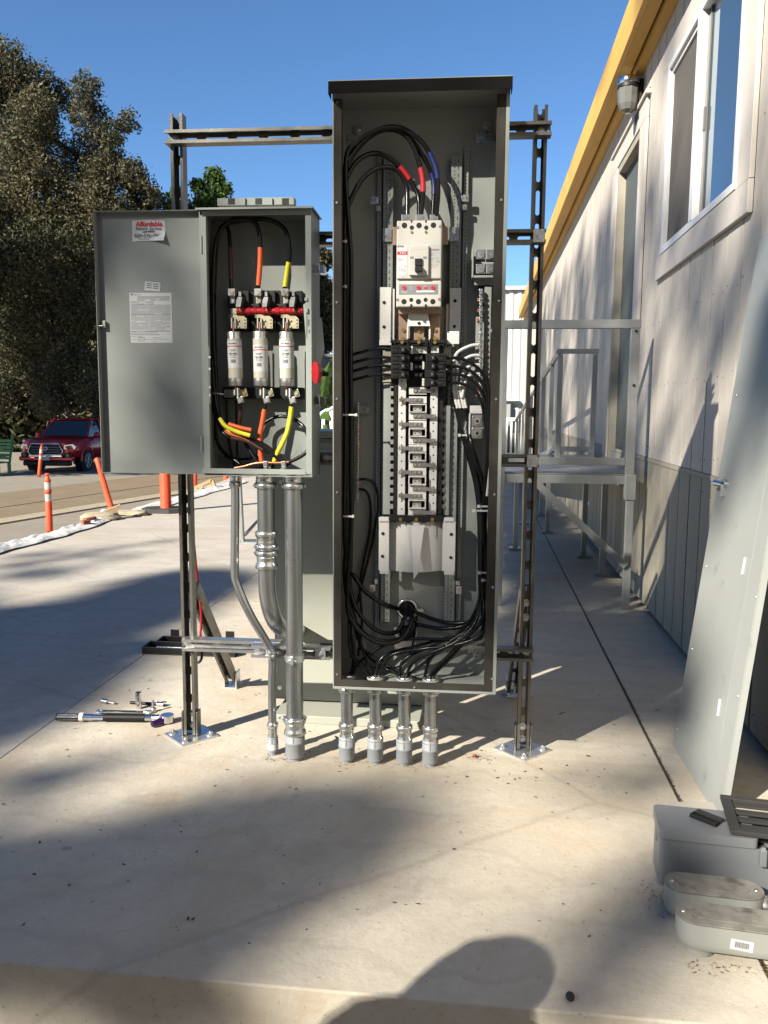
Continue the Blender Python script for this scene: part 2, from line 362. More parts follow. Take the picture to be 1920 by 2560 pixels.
def facing(c, ang=0.0):
    """matrix: text x -> +u, text y -> +z, facing -v"""
    return Matrix.Translation(Vector(c)) @ Matrix.Rotation(ang, 4, 'Y') @ Matrix(((1, 0, 0, 0), (0, 0, -1, 0), (0, 1, 0, 0), (0, 0, 0, 1)))
def merge(*mbs):
    r = MB()
    for m_ in mbs: r.add(m_.v, m_.f)
    return r
def frame_to(p0, p1, back):
    """matrix with local Z from p0 to p1 and local +Y close to `back`"""
    p0 = Vector(p0); z = (Vector(p1) - p0); L_ = z.length; z.normalize()
    y = Vector(back); y = (y - z * y.dot(z)).normalized(); x = y.cross(z)
    m_ = Matrix((x, y, z)).transposed().to_4x4(); m_.translation = p0; return m_, L_
def strut(mb, p0, p1, back=(0, 1, 0), w=.0413, d=.0413, slot0=.03, solid=False):
    T, L_ = frame_to(p0, p1, back); h = w / 2; t = .0025; y0, y1 = -d / 2, d / 2
    mb.box(-h, -h + t, y0, y1, 0, L_, T); mb.box(h - t, h, y0, y1, 0, L_, T)
    mb.box(-h + t, -h + .0095, y0, y0 + t, 0, L_, T); mb.box(h - .0095, h - t, y0, y0 + t, 0, L_, T)
    mb.box(-h + .0072, -h + .0095, y0 + t, y0 + .0085, 0, L_, T); mb.box(h - .0095, h - .0072, y0 + t, y0 + .0085, 0, L_, T)
    sw = .0062; sl_ = .076; pitch = .1016
    if solid: mb.box(-h + t, h - t, y1 - t, y1, 0, L_, T); return mb
    mb.box(-h + t, -sw, y1 - t, y1, 0, L_, T); mb.box(sw, h - t, y1 - t, y1, 0, L_, T)
    z = 0; nx = slot0
    while z < L_ - 1e-6:
        a, b = z, min(nx, L_)
        if b > a + .001:
            c = .0045
            pl = [(-sw, a + (-.004 if z > 0 else 0)), (-sw + c, a), (sw - c, a), (sw, a + (-.004 if z > 0 else 0)), (sw, b + (.004 if b < L_ else 0)), (sw - c, b), (-sw + c, b), (-sw, b + (.004 if b < L_ else 0))]
            mb.prism(pl, lambda p, q: T @ Vector((p, y1 - t, q)), lambda p, q: T @ Vector((p, y1, q)))
        z = nx + sl_; nx = nx + pitch
    return mb
def hexbolt(mb, c, axis, r=.0085, h=.006, washer=.013):
    c = Vector(c); a = Vector(axis).normalized()
    mb.cyl(c, c + a * .002, washer, n=16); mb.cyl(c + a * .002, c + a * (.002 + h), r, n=6, smooth=False)
    mb.cyl(c + a * (.002 + h), c + a * (.004 + h), r * .5, n=8); return mb
def screw(mb, c, axis, r=.004, h=.002):
    c = Vector(c); a = Vector(axis).normalized(); mb.cyl(c, c + a * h, r, r * .8, n=10); return mb
# ------------------------------------------------------------------ ground, pad, street
mb = MB(); mb.box(-300, 300, -300, 400, -1.3, -.92)
single('ground', mb, 'road', kind='structure')
mb = MB(); mb.quad((-9, -14, -.45), (8, -14, -.45), (8, 1.49, -.45), (-9, 1.49, -.45)); mb.quad((-9, 1.49, -.45), (-9, -14, -.45), (-9, -14, -.95), (-9, 1.49, -.95))
mb.quad((-9, 1.49, -.45), (-4.2, 1.49, -.45), (-4.2, 1.49, -.95), (-9, 1.49, -.95))
single('lower_walk', mb, 'dirt', kind='structure')
def slab(name, x0, x1, y0, y1, mt, b=.006, rag=None):
    mb = MB()
    if rag:
        n = 46; pl = []
        for k in range(n + 1):
            y = y0 + (y1 - y0) * k / n; pl.append((x0 - (y - 6.15) * .05 + .05 * math.sin(y * 3.1) + .03 * math.sin(y * 7.7), y))
        pl += [(x1, y1), (x1, y0)]
        mb.prism(pl, lambda p, q: Vector((p, q, -1.0)), lambda p, q: Vector((p, q, 0)))
    else: mb.box(x0, x1, y0, y1, -1.0, 0)
    return single(name, mb, mt, kind='structure', bev=b)
slab('concrete_pad', -1.5565, .608, 1.50, 4.72, 'pad', .004)
slab('concrete_pad', -1.5565, .608, 4.723, 26, 'pad', .002)
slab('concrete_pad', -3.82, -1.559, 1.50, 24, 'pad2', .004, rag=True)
slab('concrete_strip', .617, 3.2, 1.50, 4.72, 'pad', .004)
slab('concrete_strip', .617, 1.6, 4.723, 26, 'pad', .002)
mb = MB(); mb.box(.606, .619, 1.52, 25, -.3, -.005); single('dirt_filled_joint', mb, 'bark', kind='structure')
# gutter and far kerb of the street
g0 = at_z(0, 1312, -.92); g1 = at_z(600, 1212, -.92); dv = (g1 - g0).normalized(); nv = Vector((-dv.y, dv.x, 0))
a = g0 - dv * 10; b = g1 + dv * 12
mb = MB(); mb.add([a, b, b + nv * .35, a + nv * .35, a + Vector((0, 0, .03)), b + Vector((0, 0, .03)), b + nv * .35 + Vector((0, 0, .05)), a + nv * .35 + Vector((0, 0, .05))],
    [(0, 1, 5, 4), (1, 2, 6, 5), (2, 3, 7, 6), (3, 0, 4, 7), (4, 5, 6, 7)])
single('street_gutter', mb, 'sandbag', kind='structure')
mb = MB(); mb.add([a + nv * .36, b + nv * .36, b + nv * 4.2, a + nv * 4.2], [(0, 1, 2, 3)]); mb.v = [(x, y, z + .004 + .0) for x, y, z in mb.v]
single('street_edge', mb, 'dirt', kind='structure')
mb = MB(); a2, b2 = a + nv * 1.9, b + nv * 1.9; mb.box(0, (b2 - a2).length, 0, .02, 0, .012, Matrix.Translation(a2) @ Matrix.Rotation(math.atan2(dv.y, dv.x), 4, 'Z'))
single('street_crack', mb, 'rubber', kind='structure')

# ------------------------------------------------------------------ leaf clouds
def leaf_mesh(name, pts, size, mt, seed=1, aspect=.5, hang=0.0, cup=True):
    rs = np.random.RandomState(seed); n = len(pts); P = np.array(pts, dtype=np.float64).reshape(-1, 3)
    d = rs.normal(size=(n, 3)); d[:, 2] -= hang; d /= np.linalg.norm(d, axis=1)[:, None]
    e = rs.normal(size=(n, 3)); e -= d * (d * e).sum(1)[:, None]; e /= np.linalg.norm(e, axis=1)[:, None]
    s = size * rs.uniform(.6, 1.35, size=(n, 1))
    V = np.stack([P - d * s, P + e * s * aspect, P + d * s, P - e * s * aspect], axis=1).reshape(-1, 3)
    me = bpy.data.meshes.new(name); me.vertices.add(4 * n); me.vertices.foreach_set('co', V.ravel())
    me.loops.add(4 * n); me.loops.foreach_set('vertex_index', np.arange(4 * n, dtype=np.int32))
    me.polygons.add(n); me.polygons.foreach_set('loop_start', np.arange(0, 4 * n, 4, dtype=np.int32))
    try: me.polygons.foreach_set('loop_total', np.full(n, 4, dtype=np.int32))
    except Exception: pass
    me.materials.append(M[mt]); me.update(); me.validate(); return me
def clump_pts(clumps, dens, seed=1, shell=.55, tuft=0):
    rs = np.random.RandomState(seed); out = []
    for (c, r, *f) in clumps:
        k = f[0] if f else (1, 1, 1); n = int(dens * r * r * 4)
        if tuft:
            m_ = max(6, n // tuft); q = rs.normal(size=(m_, 3)); q /= np.linalg.norm(q, axis=1)[:, None]
            q *= (rs.uniform(shell ** 3, 1.15, size=(m_, 1))) ** (1 / 3) * r
            q = np.repeat(q, tuft, axis=0) + rs.normal(scale=r * .10 + .05, size=(m_ * tuft, 3))
        else:
            q = rs.normal(size=(n, 3)); q /= np.linalg.norm(q, axis=1)[:, None]; q *= (rs.uniform(shell ** 3, 1, size=(n, 1))) ** (1 / 3) * r
        out.append(q * np.array(k) + np.array(c))
    return np.concatenate(out)
def tree(name, label, base, top, clumps, dens, size, mt, seed, trunk_r=.25, limbs=10, group=None, extra=None, tuft=9, aspect=.5, hang=0., shell=.55):
    t = Thing(name, label, 'tree', base, group=group); base = Vector(base); top = Vector(top); rr = random.Random(seed)
    mb = MB(); mid = base.lerp(top, .5) + Vector((rr.uniform(-.3, .3), rr.uniform(-.3, .3), 0))
    mb.tube([base - Vector((0, 0, .2)), base.lerp(mid, .5), mid, top], trunk_r, n=10, radii=(trunk_r, trunk_r * .35)); t.part('trunk', mb, 'bark')
    cs = sorted(clumps, key=lambda c: -c[1])[:limbs]
    mb = MB()
    for c in cs:
        f = rr.uniform(.35, .95); p0 = base.lerp(top, f); p1 = Vector(c[0]); pm = p0.lerp(p1, .5) + Vector((0, 0, .12 * (p1 - p0).length))
        mb.tube([p0, pm, p1], .05, n=6, sub=4, radii=(trunk_r * .38, trunk_r * .08))
    t.part('limb', mb, 'bark')
    P = clump_pts(clumps, dens, seed, shell=shell, tuft=tuft)
    if extra is not None: P = np.concatenate([P, np.array(extra)])
    me = leaf_mesh('crown', P - np.array(base), size, mt, seed, aspect, hang)
    t.inst('crown', me, base); return t
def pc(px, py, Y, rp, jit=0, k=None):
    p = at_y(px, py, Y); r = rp * Y / FPX; p.y += jit
    return (tuple(p), r) if k is None else (tuple(p), r, k)

# big oak on the left, behind the red truck
cl = []
rr = random.Random(3)
big = [(50, 190, 62), (-20, 220, 75), (110, 215, 45), (150, 240, 34), (60, 300, 80), (140, 310, 56), (265, 262, 34), (300, 290, 28), (250, 320, 48), (305, 355, 34), (200, 370, 70),
       (100, 400, 90), (0, 380, 90), (270, 430, 58), (330, 440, 42), (365, 450, 30), (372, 485, 26), (340, 500, 50), (280, 520, 70), (180, 500, 90), (60, 520, 100), (-30, 560, 100), (330, 580, 60), (230, 620, 90),
       (110, 660, 110), (-10, 700, 100), (330, 680, 70), (240, 760, 90), (120, 800, 100), (10, 850, 90), (350, 790, 60), (300, 880, 80), (200, 920, 70), (90, 950, 60), (0, 980, 60), (380, 900, 50), (400, 980, 50), (290, 990, 60), (170,1010,50)]
for (x, y, r) in big: cl.append(pc(x, y, 31, r * .92, rr.uniform(-1.6, 1.2)))
tree('oak_tree', 'tallest tree, dense olive leaved oak rising at left behind the red pickup truck', (-13.5, 32, -.95), (-13, 32, 9), cl, 1150, .070, 'leaf_olive', 11, .5, 16, tuft=16, aspect=.42, shell=.3)
# second darker row behind it down to the ground
cl = [pc(x, y, 38, r, rr.uniform(-1, 1)) for (x, y, r) in [(-40, 1000, 90), (-10, 1060, 60), (40, 1020, 70), (-60, 900, 130), (60, 930, 120), (180, 930, 110), (300, 930, 110), (420, 950, 90), (0, 780, 130), (140, 760, 120), (280, 800, 110), (60, 620, 110), (220, 600, 110), (-60, 560, 120), (400,1040,60),(250,1060,70),(60,1060,70),(480,1080,50)]]
tree('shade_tree', 'dark shaded tree mass low behind the red pickup and under the tall oak', (-17, 39, -.95), (-17, 39, 6), cl, 230, .20, 'leaf_olive', 12, .4, 8, tuft=8)
# bright tree behind the left post
cl = [pc(x, y, 34, r) for (x, y, r) in [(440, 500, 22), (425, 520, 20), (470, 530, 26), (505, 480, 24), (535, 448, 22), (555, 470, 20), (545, 500, 26), (515, 520, 30), (570, 475, 10), (488, 462, 12), (440, 470, 8), (500, 560, 45), (560, 570, 40), (620, 600, 50), (680, 640, 50), (600, 700, 70), (700, 760, 70)]]
tree('sycamore_tree', 'bright green tree showing over the open fuse box, beside the left steel post', (-7.3, 34, -.95), (-7.3, 34, 7.5), cl, 900, .09, 'leaf_green', 13, .3, 8, tuft=10)
cl = [pc(x, y, 36, r) for (x, y, r) in [(800, 640, 26), (812, 655, 20), (790, 610, 16), (800, 720, 32), (826, 715, 14), (815, 760, 30), (830, 790, 26), (800, 830, 30), (770, 760, 40), (760, 680, 30), (820, 850, 26), (780, 880, 30),(840,730,14),(740,800,40)]]
tree('laurel_tree', 'grey green tree seen in the slot between the fuse box and the tall panel', (-3.6, 36, -.95), (-3.6, 36, 5.5), cl, 1500, .085, 'leaf_olive', 14, .25, 6, tuft=10)
# grey garage wall and banana plant in the same slot
mb = MB(); x0 = at_y(600, 893, 33); x1 = at_y(862, 893, 33); mb.box(x0.x, x1.x + .3, 33, 33.3, -1, x1.z); mb.box(x0.x - .1, x1.x + .4, 32.9, 33.4, x1.z, x1.z + .12)
t_ = Thing('garden_wall', 'plain grey block wall beyond the banana plant', 'wall', (x1.x, 33, -.92)); t_.part('wall_face', mb, 'greywall')
bp = at_y(815, 1050, 14); t_ = Thing('banana_plant', 'bright green banana plant between the fuse box and the tall panel', 'plant', (bp.x, 14, -.92))
mb = MB(); mb.tube([(bp.x, 14, -.95), (bp.x + .03, 14, .3), (bp.x, 14, .9)], .09, n=10, radii=(.12, .06)); t_.part('stem', mb, 'leaf_banana')
for i, (px_, py_, tx, ty, w) in enumerate([(806, 1000, 826, 902, 13), (812, 985, 842, 940, 14), (800, 990, 838, 975, 16), (800, 1010, 835, 1010, 15), (800, 1040, 828, 1048, 12), (805, 1000, 785, 930, 14), (812, 960, 800, 915, 10), (820, 1020, 812, 990, 10), (800, 1000, 770, 960, 12)]):
    a = at_y(px_, py_, 14 + .1 * (i % 3)); b = at_y(tx, ty, 13.8 + .15 * (i % 4)); w_ = w * 14 / FPX; dd = (b - a); sd = Vector((dd.z, 0, -dd.x)).normalized(); mb = MB(); vs = []; fs = []
    K = 12
    for k in range(K + 1):
        f = k / K; c = a.lerp(b, f) + Vector((0, -.05 * math.sin(math.pi * f), .06 * math.sin(math.pi * f))); ww = w_ * math.sin(math.pi * min(1, .08 + f * .92)) ** .6 * (1 if k % 2 else .8)
        vs += [c - sd * ww + Vector((0, .04, -.02)), c, c + sd * ww + Vector((0, .04, -.02))]
    for k in range(K): o = 3 * k; fs += [(o, o + 1, o + 4, o + 3), (o + 1, o + 2, o + 5, o + 4)]
    mb.add(vs, fs); t_.part('banana_leaf', mb, 'leaf_banana')

# ------------------------------------------------------------------ trees behind the viewer that dapple the place
def inpoly(x, y, pl):
    c = False; j = len(pl) - 1
    for i in range(len(pl)):
        if (pl[i][1] > y) != (pl[j][1] > y) and x < (pl[j][0] - pl[i][0]) * (y - pl[i][1]) / (pl[j][1] - pl[i][1]) + pl[i][0]: c = not c
        j = i
    return c
rs = random.Random(21)
def cast(poly, optical, plane='z', val=0.0, t0=26, t1=33, jit=.05, leaf=.0020):
    """leaves hung along the light's path so their shade falls in the given patch; optical = layers of shade"""
    f = {'z': at_z, 'x': at_x, 'y': at_y}[plane]; ix = {'z': (0, 1), 'x': (1, 2), 'y': (0, 2)}[plane]; W3 = [f(px, py, val) for px, py in poly]
    P2 = [(w[ix[0]], w[ix[1]]) for w in W3]; xs = [p[0] for p in P2]; ys = [p[1] for p in P2]
    ar = abs(sum(P2[i - 1][0] * P2[i][1] - P2[i][0] * P2[i - 1][1] for i in range(len(P2)))) / 2
    fac = {'z': abs(SUN.z), 'x': abs(SUN.x), 'y': abs(SUN.y)}[plane]; n = int(ar * fac * optical / leaf); out = []
    while len(out) < n:
        x = rs.uniform(min(xs), max(xs)); y = rs.uniform(min(ys), max(ys))
        if not inpoly(x, y, P2): continue
        p = Vector((0, 0, 0)); p[ix[0]] = x + rs.gauss(0, jit); p[ix[1]] = y + rs.gauss(0, jit); p[3 - ix[0] - ix[1]] = val
        out.append(tuple(p - SUN * rs.uniform(t0, t1)))
    return out
Z = []
Z += cast([(-300, 1400), (0, 1530), (180, 1500), (330, 1455), (470, 1425), (600, 1425), (640, 1450), (560, 1500), (400, 1560), (250, 1600), (120, 1700), (0, 1740), (-300, 1700)], 4.5)
Z += cast([(-300, 1700), (60, 1700), (250, 1610), (420, 1590), (300, 1720), (150, 1800), (0, 1850), (-300, 2000)], 3.2)
Z += cast([(0, 1405), (200, 1385), (430, 1375), (300, 1400), (120, 1450), (0, 1470)], .3)
Z += cast([(0, 1395), (200, 1365), (420, 1352), (380, 1362), (150, 1395), (0, 1415)], .2)
Z += cast([(-200, 2150), (60, 2105), (260, 2075), (430, 2030), (560, 2010), (720, 1995), (860, 1985), (1000, 1975), (1050, 2020), (1000, 2120), (900, 2195), (780, 2270), (640, 2350), (520, 2430), (400, 2480), (200, 2450), (-200, 2450)], 5.0)
Z += cast([(-200, 2300), (560, 2300), (470, 2420), (400, 2500), (-200, 2490)], 3.0)
Z += cast([(-200, 2060), (60, 2050), (340, 2070), (430, 2110), (200, 2180), (-200, 2200)], 1.5)
Z += cast([(-200, 1930), (100, 1925), (330, 1880), (360, 1905), (200, 1960), (60, 1990), (-200, 2010)], 1.0)
Z += cast([(-300, 2400), (100, 2425), (420, 2450), (460, 2560), (250, 2620), (-300, 2600)], 1.4)
Z += cast([(820, 1950), (1000, 1945), (1080, 1990), (1000, 2100), (900, 2160), (780, 2100)], 1.0)
Z += cast([(1380, 1900), (1560, 1890), (1650, 1950), (1600, 2020), (1450, 2010)], .9)
Z += cast([(1350, 2450), (1500, 2375), (1680, 2250), (1740, 2280), (1640, 2390), (1500, 2480), (1420, 2560), (1340, 2600)], 5.0)
Z += cast([(1235, 1180), (1330, 1180), (1420, 1300), (1540, 1452), (1235, 1452)], 4.0)
Z += cast([(1240, 1452), (1560, 1452), (1600, 1530), (1240, 1570)], 1.8)
Z += cast([(1225, 1110), (1310, 1110), (1345, 1190), (1235, 1190)], 1.8)
Z += cast([(1345, 750), (1680, 420), (1900, 620), (1760, 1700), (1600, 1480), (1345, 1180)], .28, 'x', .97, 27, 32, .04)
# wall: streaks and soft patches
for poly, o in [([(1690, 720), (1760, 700), (1800, 780), (1780, 900), (1720, 860)], .6), ([(1800, 640), (1850, 650), (1840, 800), (1800, 820)], .8), ([(1560, 900), (1600, 860), (1610, 1300), (1560, 1400)], .5),
                ([(1440, 640), (1460, 560), (1475, 1200), (1440, 1200)], .7), ([(1490, 560), (1530, 470), (1540, 900), (1510, 1250), (1480, 1250)], 1.0), ([(1385, 780), (1400, 740), (1410, 1200), (1385, 1190)], .7), ([(1345, 800), (1362, 780), (1370, 1150), (1345, 1150)], .8),
                ([(1610, 430), (1640, 330), (1650, 640), (1625, 700)], .6), ([(1880, 200), (1935, 200), (1935, 700), (1890, 640)], .9), ([(1560, 700), (1590, 650), (1600, 760), (1575, 800)], .5)]:
    Z += cast(poly, o, 'x', .97, 27, 32, .04)
Z += cast([(1380, 380), (1420, 300), (1450, 330), (1400, 420)], 1.2, 'x', .83) + cast([(1490, 140), (1540, 40), (1560, 60), (1510, 180)], 1.2, 'x', .83) + cast([(1600, -30), (1660, -90), (1660, 20), (1620, 60)], 1.0, 'x', .83)
# fuse box door and leaning cover
for poly, o in [([(225, 520), (505, 520), (505, 1190), (235, 1190)], .55), ([(260, 560), (300, 540), (330, 640), (300, 700), (250, 760)], .7), ([(320, 900), (420, 880), (480, 960), (480, 1090), (440, 1080), (380, 980), (300, 960)], .55), ([(250, 860), (300, 840), (330, 960), (260, 960)], .35), ([(860, 940), (1235, 1010), (1235, 1300), (860, 1300)], .35), ([(850, 1300), (1240, 1290), (1240, 1620), (850, 1620)], 1.3)]:
    Z += cast(poly, o, 'y', 2.47, 27, 32, .02)
for poly, o in [([(1860, 600), (1930, 560), (1930, 1130), (1860, 1040), (1830, 960)], 2.4), ([(1700, 1640), (1760, 1620), (1800, 1760), (1760, 1900), (1660, 1880)], 2.0), ([(1790, 1120), (1850, 1130), (1800, 1380), (1760, 1330)], .8)]:
    Z += cast(poly, o, 'x', .82, 27, 32, .02)
Z += cast([(1580, 2050), (1775, 2050), (1780, 2230), (1600, 2230)], 3.0, 'y', 1.96, 27, 32, .02)
def cast_world(x0, x1, y0, y1, z, optical, leaf=.0030):
    n = int((x1 - x0) * (y1 - y0) * abs(SUN.z) * optical / leaf); return [tuple(Vector((rs.uniform(x0, x1), rs.uniform(y0, y1), z)) - SUN * rs.uniform(26, 31)) for _ in range(n)]
Z += cast_world(-7, -2.6, -4, .3, -.45, .8)  # leaves added to shade the unseen walk and cut its bounced light
Zn = np.array(Z); cen = Zn.mean(0)
cl = []
for (dx, dy, dz, r) in [(-6, -12, -1, 2.4), (-2, -13, 0, 2.6), (3, -13, .5, 2.6), (-9, -13, -1, 2.3), (0, -15, 2, 2.6), (6, -14, 0, 2.4)]: cl.append(((cen[0] + dx, cen[1] + dy, cen[2] + dz), r))
tree('eucalyptus_tree', 'tall eucalyptus behind the viewer casting dappled shade on the pad', (cen[0] - 2, cen[1] - 15, -.95), (cen[0], cen[1] - 14, cen[2] + 1), cl, 60, .11, 'leaf_euc', 31, .45, 6, extra=Z, tuft=6, hang=.6)
for i in range(8):  # unseen trees; the right-hand ones made taller to block sky light
    bx = -25 + i * 6.3; by = -13.5 - 2.5 * (i % 2); rr2 = random.Random(i); cl = [((bx + rr2.uniform(-2.2, 2.2), by + rr2.uniform(-1, 1), rr2.uniform(1.5, 6.2 if i < 4 else 14.0)), rr2.uniform(1.3, 2.1)) for _ in range(13 if i < 4 else 30)]
    tree('backdrop_tree', ['leftmost', 'second from the left', 'third from the left', 'fourth from the left', 'fourth from the right', 'third from the right', 'second from the right', 'rightmost'][i] + ' of the dense trees standing behind the viewer', (bx, by, -.95), (bx, by, 5.5), cl, 70, .22, 'leaf_olive', 50 + i, .3, 5, tuft=5, group='dense trees behind the viewer')
# tall trees left of the frame that keep the truck and the low oak in shade
def shade_clump(tg, t, r, k=None): p = Vector(tg) - SUN * t; return (tuple(p), r) if k is None else (tuple(p), r, k)
cl = [shade_clump(g_, 15, r) for g_, r in [((-13.5, 26, .0), 1.7), ((-11.5, 26, .5), 1.7), ((-9.8, 26.5, .6), 1.6), ((-12.5, 27.5, 1.6), 1.7), ((-10.5, 28.5, 1.5), 1.6), ((-9.2, 28, .4), 1.6), ((-14, 30, 1.5), 2.2), ((-10, 30, 2.6), 2.0), ((-8, 30, 1.6), 1.8), ((-13, 30, 3.6), 2.4), ((-16, 30, 3.2), 2.4), ((-9, 30, 4.2), 1.4)]]
tree('pepper_tree', 'tall leafy tree left of the street that keeps the red pickup in shade', (-21.5, 15.5, -.95), (-21, 15.5, 10), cl, 240, .18, 'leaf_olive', 32, .45, 8, tuft=5, shell=.1)

# ------------------------------------------------------------------ far white ribbed building
t_ = Thing('white_metal_building', 'white ribbed metal building at the far end of the walk, past the ramp', 'building', (1.5, 25.5, 0))
mb = MB(); x0 = -1.2; x1 = 4.2
k = 0; x = x0
vs = []
while x < x1: vs += [(x, 25.5), (x + .06, 25.46), (x + .12, 25.46), (x + .18, 25.5)]; x += .24
vs = vs + [(x1, 25.7), (x0, 25.7)]
mb.prism(vs, lambda p, q: Vector((p, q, .55)), lambda p, q: Vector((p, q, 4.72))); t_.part('wall', mb, 'farwhite')
mb = MB(); mb.box(x0 - .1, x1 + .1, 25.35, 26.5, 4.72, 4.82); t_.part('roof', mb, 'farwhite')
mb = MB(); mb.box(x0, x1, 25.52, 25.75, 0, .55); t_.part('footing', mb, 'sandbag')
mb = MB(); a = at_y(1258, 1010, 25.2); b = at_y(1275, 1065, 25.2); mb.box(a.x - .3, b.x, 25.25, 25.45, b.z, a.z); t_.part('meter_box', mb, 'paint_light')
mb = MB(); a = at_y(1250, 1002, 25.3); mb.box(x0, 1.1, 25.2, 25.44, a.z, a.z + .05); t_.part('awning', mb, 'farwhite')
mb = MB(); mb.box(-3, 3, 22.0, 25.3, 0, .012); single('grass_strip', mb, 'grass', kind='structure')
rg = np.random.RandomState(5); P = np.stack([rg.uniform(-.6, 1.6, 2600), rg.uniform(22, 25.2, 2600), rg.uniform(.03, .10, 2600)], 1)
o = bpy.data.objects.new('lawn_grass', leaf_mesh('lawn_grass', P, .05, 'grass', 9, .3)); COL.objects.link(o); o['kind'] = 'stuff'; o['label'] = 'narrow strip of green lawn before the white metal building'
t_ = Thing('white_picket_rail', 'white handrail fence at the far end of the walk below the white building', 'fence', (.9, 20, 0))
for i in range(9):
    x = .35 + i * .11; mb = MB(); mb.box(x, x + .045, 20, 20.04, 0, .98); t_.part('picket', mb, 'vinyl')
mb = MB(); mb.box(.3, 1.25, 19.98, 20.0, .92, 1.0); t_.part('rail', mb, 'vinyl'); mb = MB(); mb.box(.3, 1.25, 19.98, 20.0, .1, .16); t_.part('rail', mb, 'vinyl')
t_ = Thing('porch_handrail', 'white sloping handrail in the slot beside the banana plant', 'railing', (-1.2, 16, -.92))
mb = MB(); a = at_y(795, 1040, 16); b = at_y(835, 1016, 16); mb.tube([a - (b - a) * 3, b + (b - a) * 1], .045, n=8, straight=True); t_.part('rail', mb, 'vinyl')
for px_ in (808, 828, 786): 
    a = at_y(px_, 1034 - (px_ - 808) * .6, 16); mb = MB(); mb.box(a.x - .03, a.x + .03, 15.98, 16.04, -.92, a.z); t_.part('post', mb, 'vinyl')

# ------------------------------------------------------------------ modular building on the right
WX = .97
B = Thing('modular_building', 'long pale classroom building with grooved siding, yellow eaves and a raised door', 'building', (WX, 4, 0))
PIT = .2032; GAP = .012; cache = {}
rb = random.Random(5)
def board(y0, y1, z0, z1, up, name='siding_board'):
    if y1 - y0 < .015: return
    key = (round(y1 - y0, 3), round(z0, 3), round(z1, 3), up)
    if key not in cache:
        q = MB(); q.box(0, .013, 0, y1 - y0, z0, z1); cache[key] = mesh_of(name, q, 'sid_up' if up else 'sid_lo')
    o = B.inst(name, cache[key], (WX + rb.uniform(-.0008, .0008), y0, 0)); return o
openings = [(3.28, 4.92, 1.88, 3.10), (5.42, 6.72, .78, 3.10)]
nail = MB(); ny = -1.9 + PIT / 2
while ny < 7.4:
    for nz_ in (.10, .45, .80, .95, 1.30, 1.65, 2.2, 2.7, 3.2):
        for dy_ in (-.07, .07):
            yy_ = ny + dy_ + rb.uniform(-.006, .006); zz_ = nz_ + rb.uniform(-.012, .012)
            if not any(a_ - .02 < yy_ < b_ + .02 and c_ - .02 < zz_ < d_ + .02 for a_, b_, c_, d_ in openings): nail.cyl((WX + .003, yy_, zz_), (WX - .0014, yy_, zz_), .0034, n=6)
    ny += PIT
B.part('nail_head', nail, 'groove', kind='stuff')
y = -1.9; edges = []
while y < 7.4:
    y0, y1 = y + GAP / 2, y + PIT - GAP / 2
    board(y0, y1, .03, .862, False)
    segs = [(y0, y1)]
    cuts = sorted({y0, y1, *[e for o_ in openings for e in o_[:2] if y0 < e < y1]})
    for a, b in zip(cuts[:-1], cuts[1:]):
        mdl = (a + b) / 2; zs = [(.888, 3.29)]
        for (oa, ob, oz0, oz1) in openings:
            if oa < mdl < ob: zs = [(.888, oz0), (oz1, 3.29)] if oz0 > .888 else [(oz1, 3.29)]
        for z0, z1 in zs: board(a, b, z0, z1, True)
    y += PIT
ye = y
mb = MB(); mb2 = MB()
while y < 20: mb.box(WX, WX + .013, y + GAP / 2, y + PIT - GAP / 2, .888, 3.29); mb2.box(WX, WX + .013, y + GAP / 2, y + PIT - GAP / 2, .03, .862); y += PIT
B.part('far_siding', mb, 'sid_up', kind='stuff'); B.part('far_siding_base', mb2, 'sid_lo', kind='stuff')
mb = MB()  # sheathing behind, open at window and door
for (a, b, z0, z1) in [(-8, 3.44, .02, 3.3), (4.80, 5.62, .02, 3.3), (6.50, 20, .02, 3.3), (3.44, 4.80, .02, 2.0), (3.44, 4.80, 2.98, 3.3), (5.62, 6.50, .02, .78), (5.62, 6.50, 2.93, 3.3)]:
    mb.box(WX + .0095, WX + .05, a, b, z0, z1)
B.part('sheathing', mb, 'groove')
mb = MB(); mb.box(WX + .05, 5.2, -8, 20, .3, .35); mb.box(5.2, 5.25, -8, 20, .02, 3.3); mb.box(WX + .05, 5.2, -8.04, -8, .02, 3.3); mb.box(WX + .05, 5.2, 20, 20.04, .02, 3.3); mb.box(WX + .05, 5.2, -8, 20, 3.26, 3.3); mb.box(1.25, 1.28, -8, 20, 0, .3)
B.part('interior_shell', mb, 'greywall')
mb = MB(); mb.box(WX - .004, WX + .012, -1.9, 20, .864, .886); B.part('belt_trim', mb, 'sid_lo')
fy = -2.2
while fy < 20: mb = MB(); mb.box(.80 + rb.uniform(-.001, .001), .83, fy, min(fy + 3.655, 20.1), 3.305, 3.53 + rb.uniform(-.002, .002)); B.part('fascia_board', mb, 'fascia', bev=.003); fy += 3.66
mb = MB(); mb.box(.83, .905, -2.2, 20.1, 3.318, 3.33); B.part('soffit', mb, 'fascia')
mb = MB(); mb.box(.92, WX - .002, -2.2, 20.1, 3.27, 3.36); B.part('frieze_board', mb, 'fascia')
mb = MB(); mb.box(.84, 5.3, -2.3, 20.2, 3.50, 3.525); B.part('roof', mb, 'greywall')
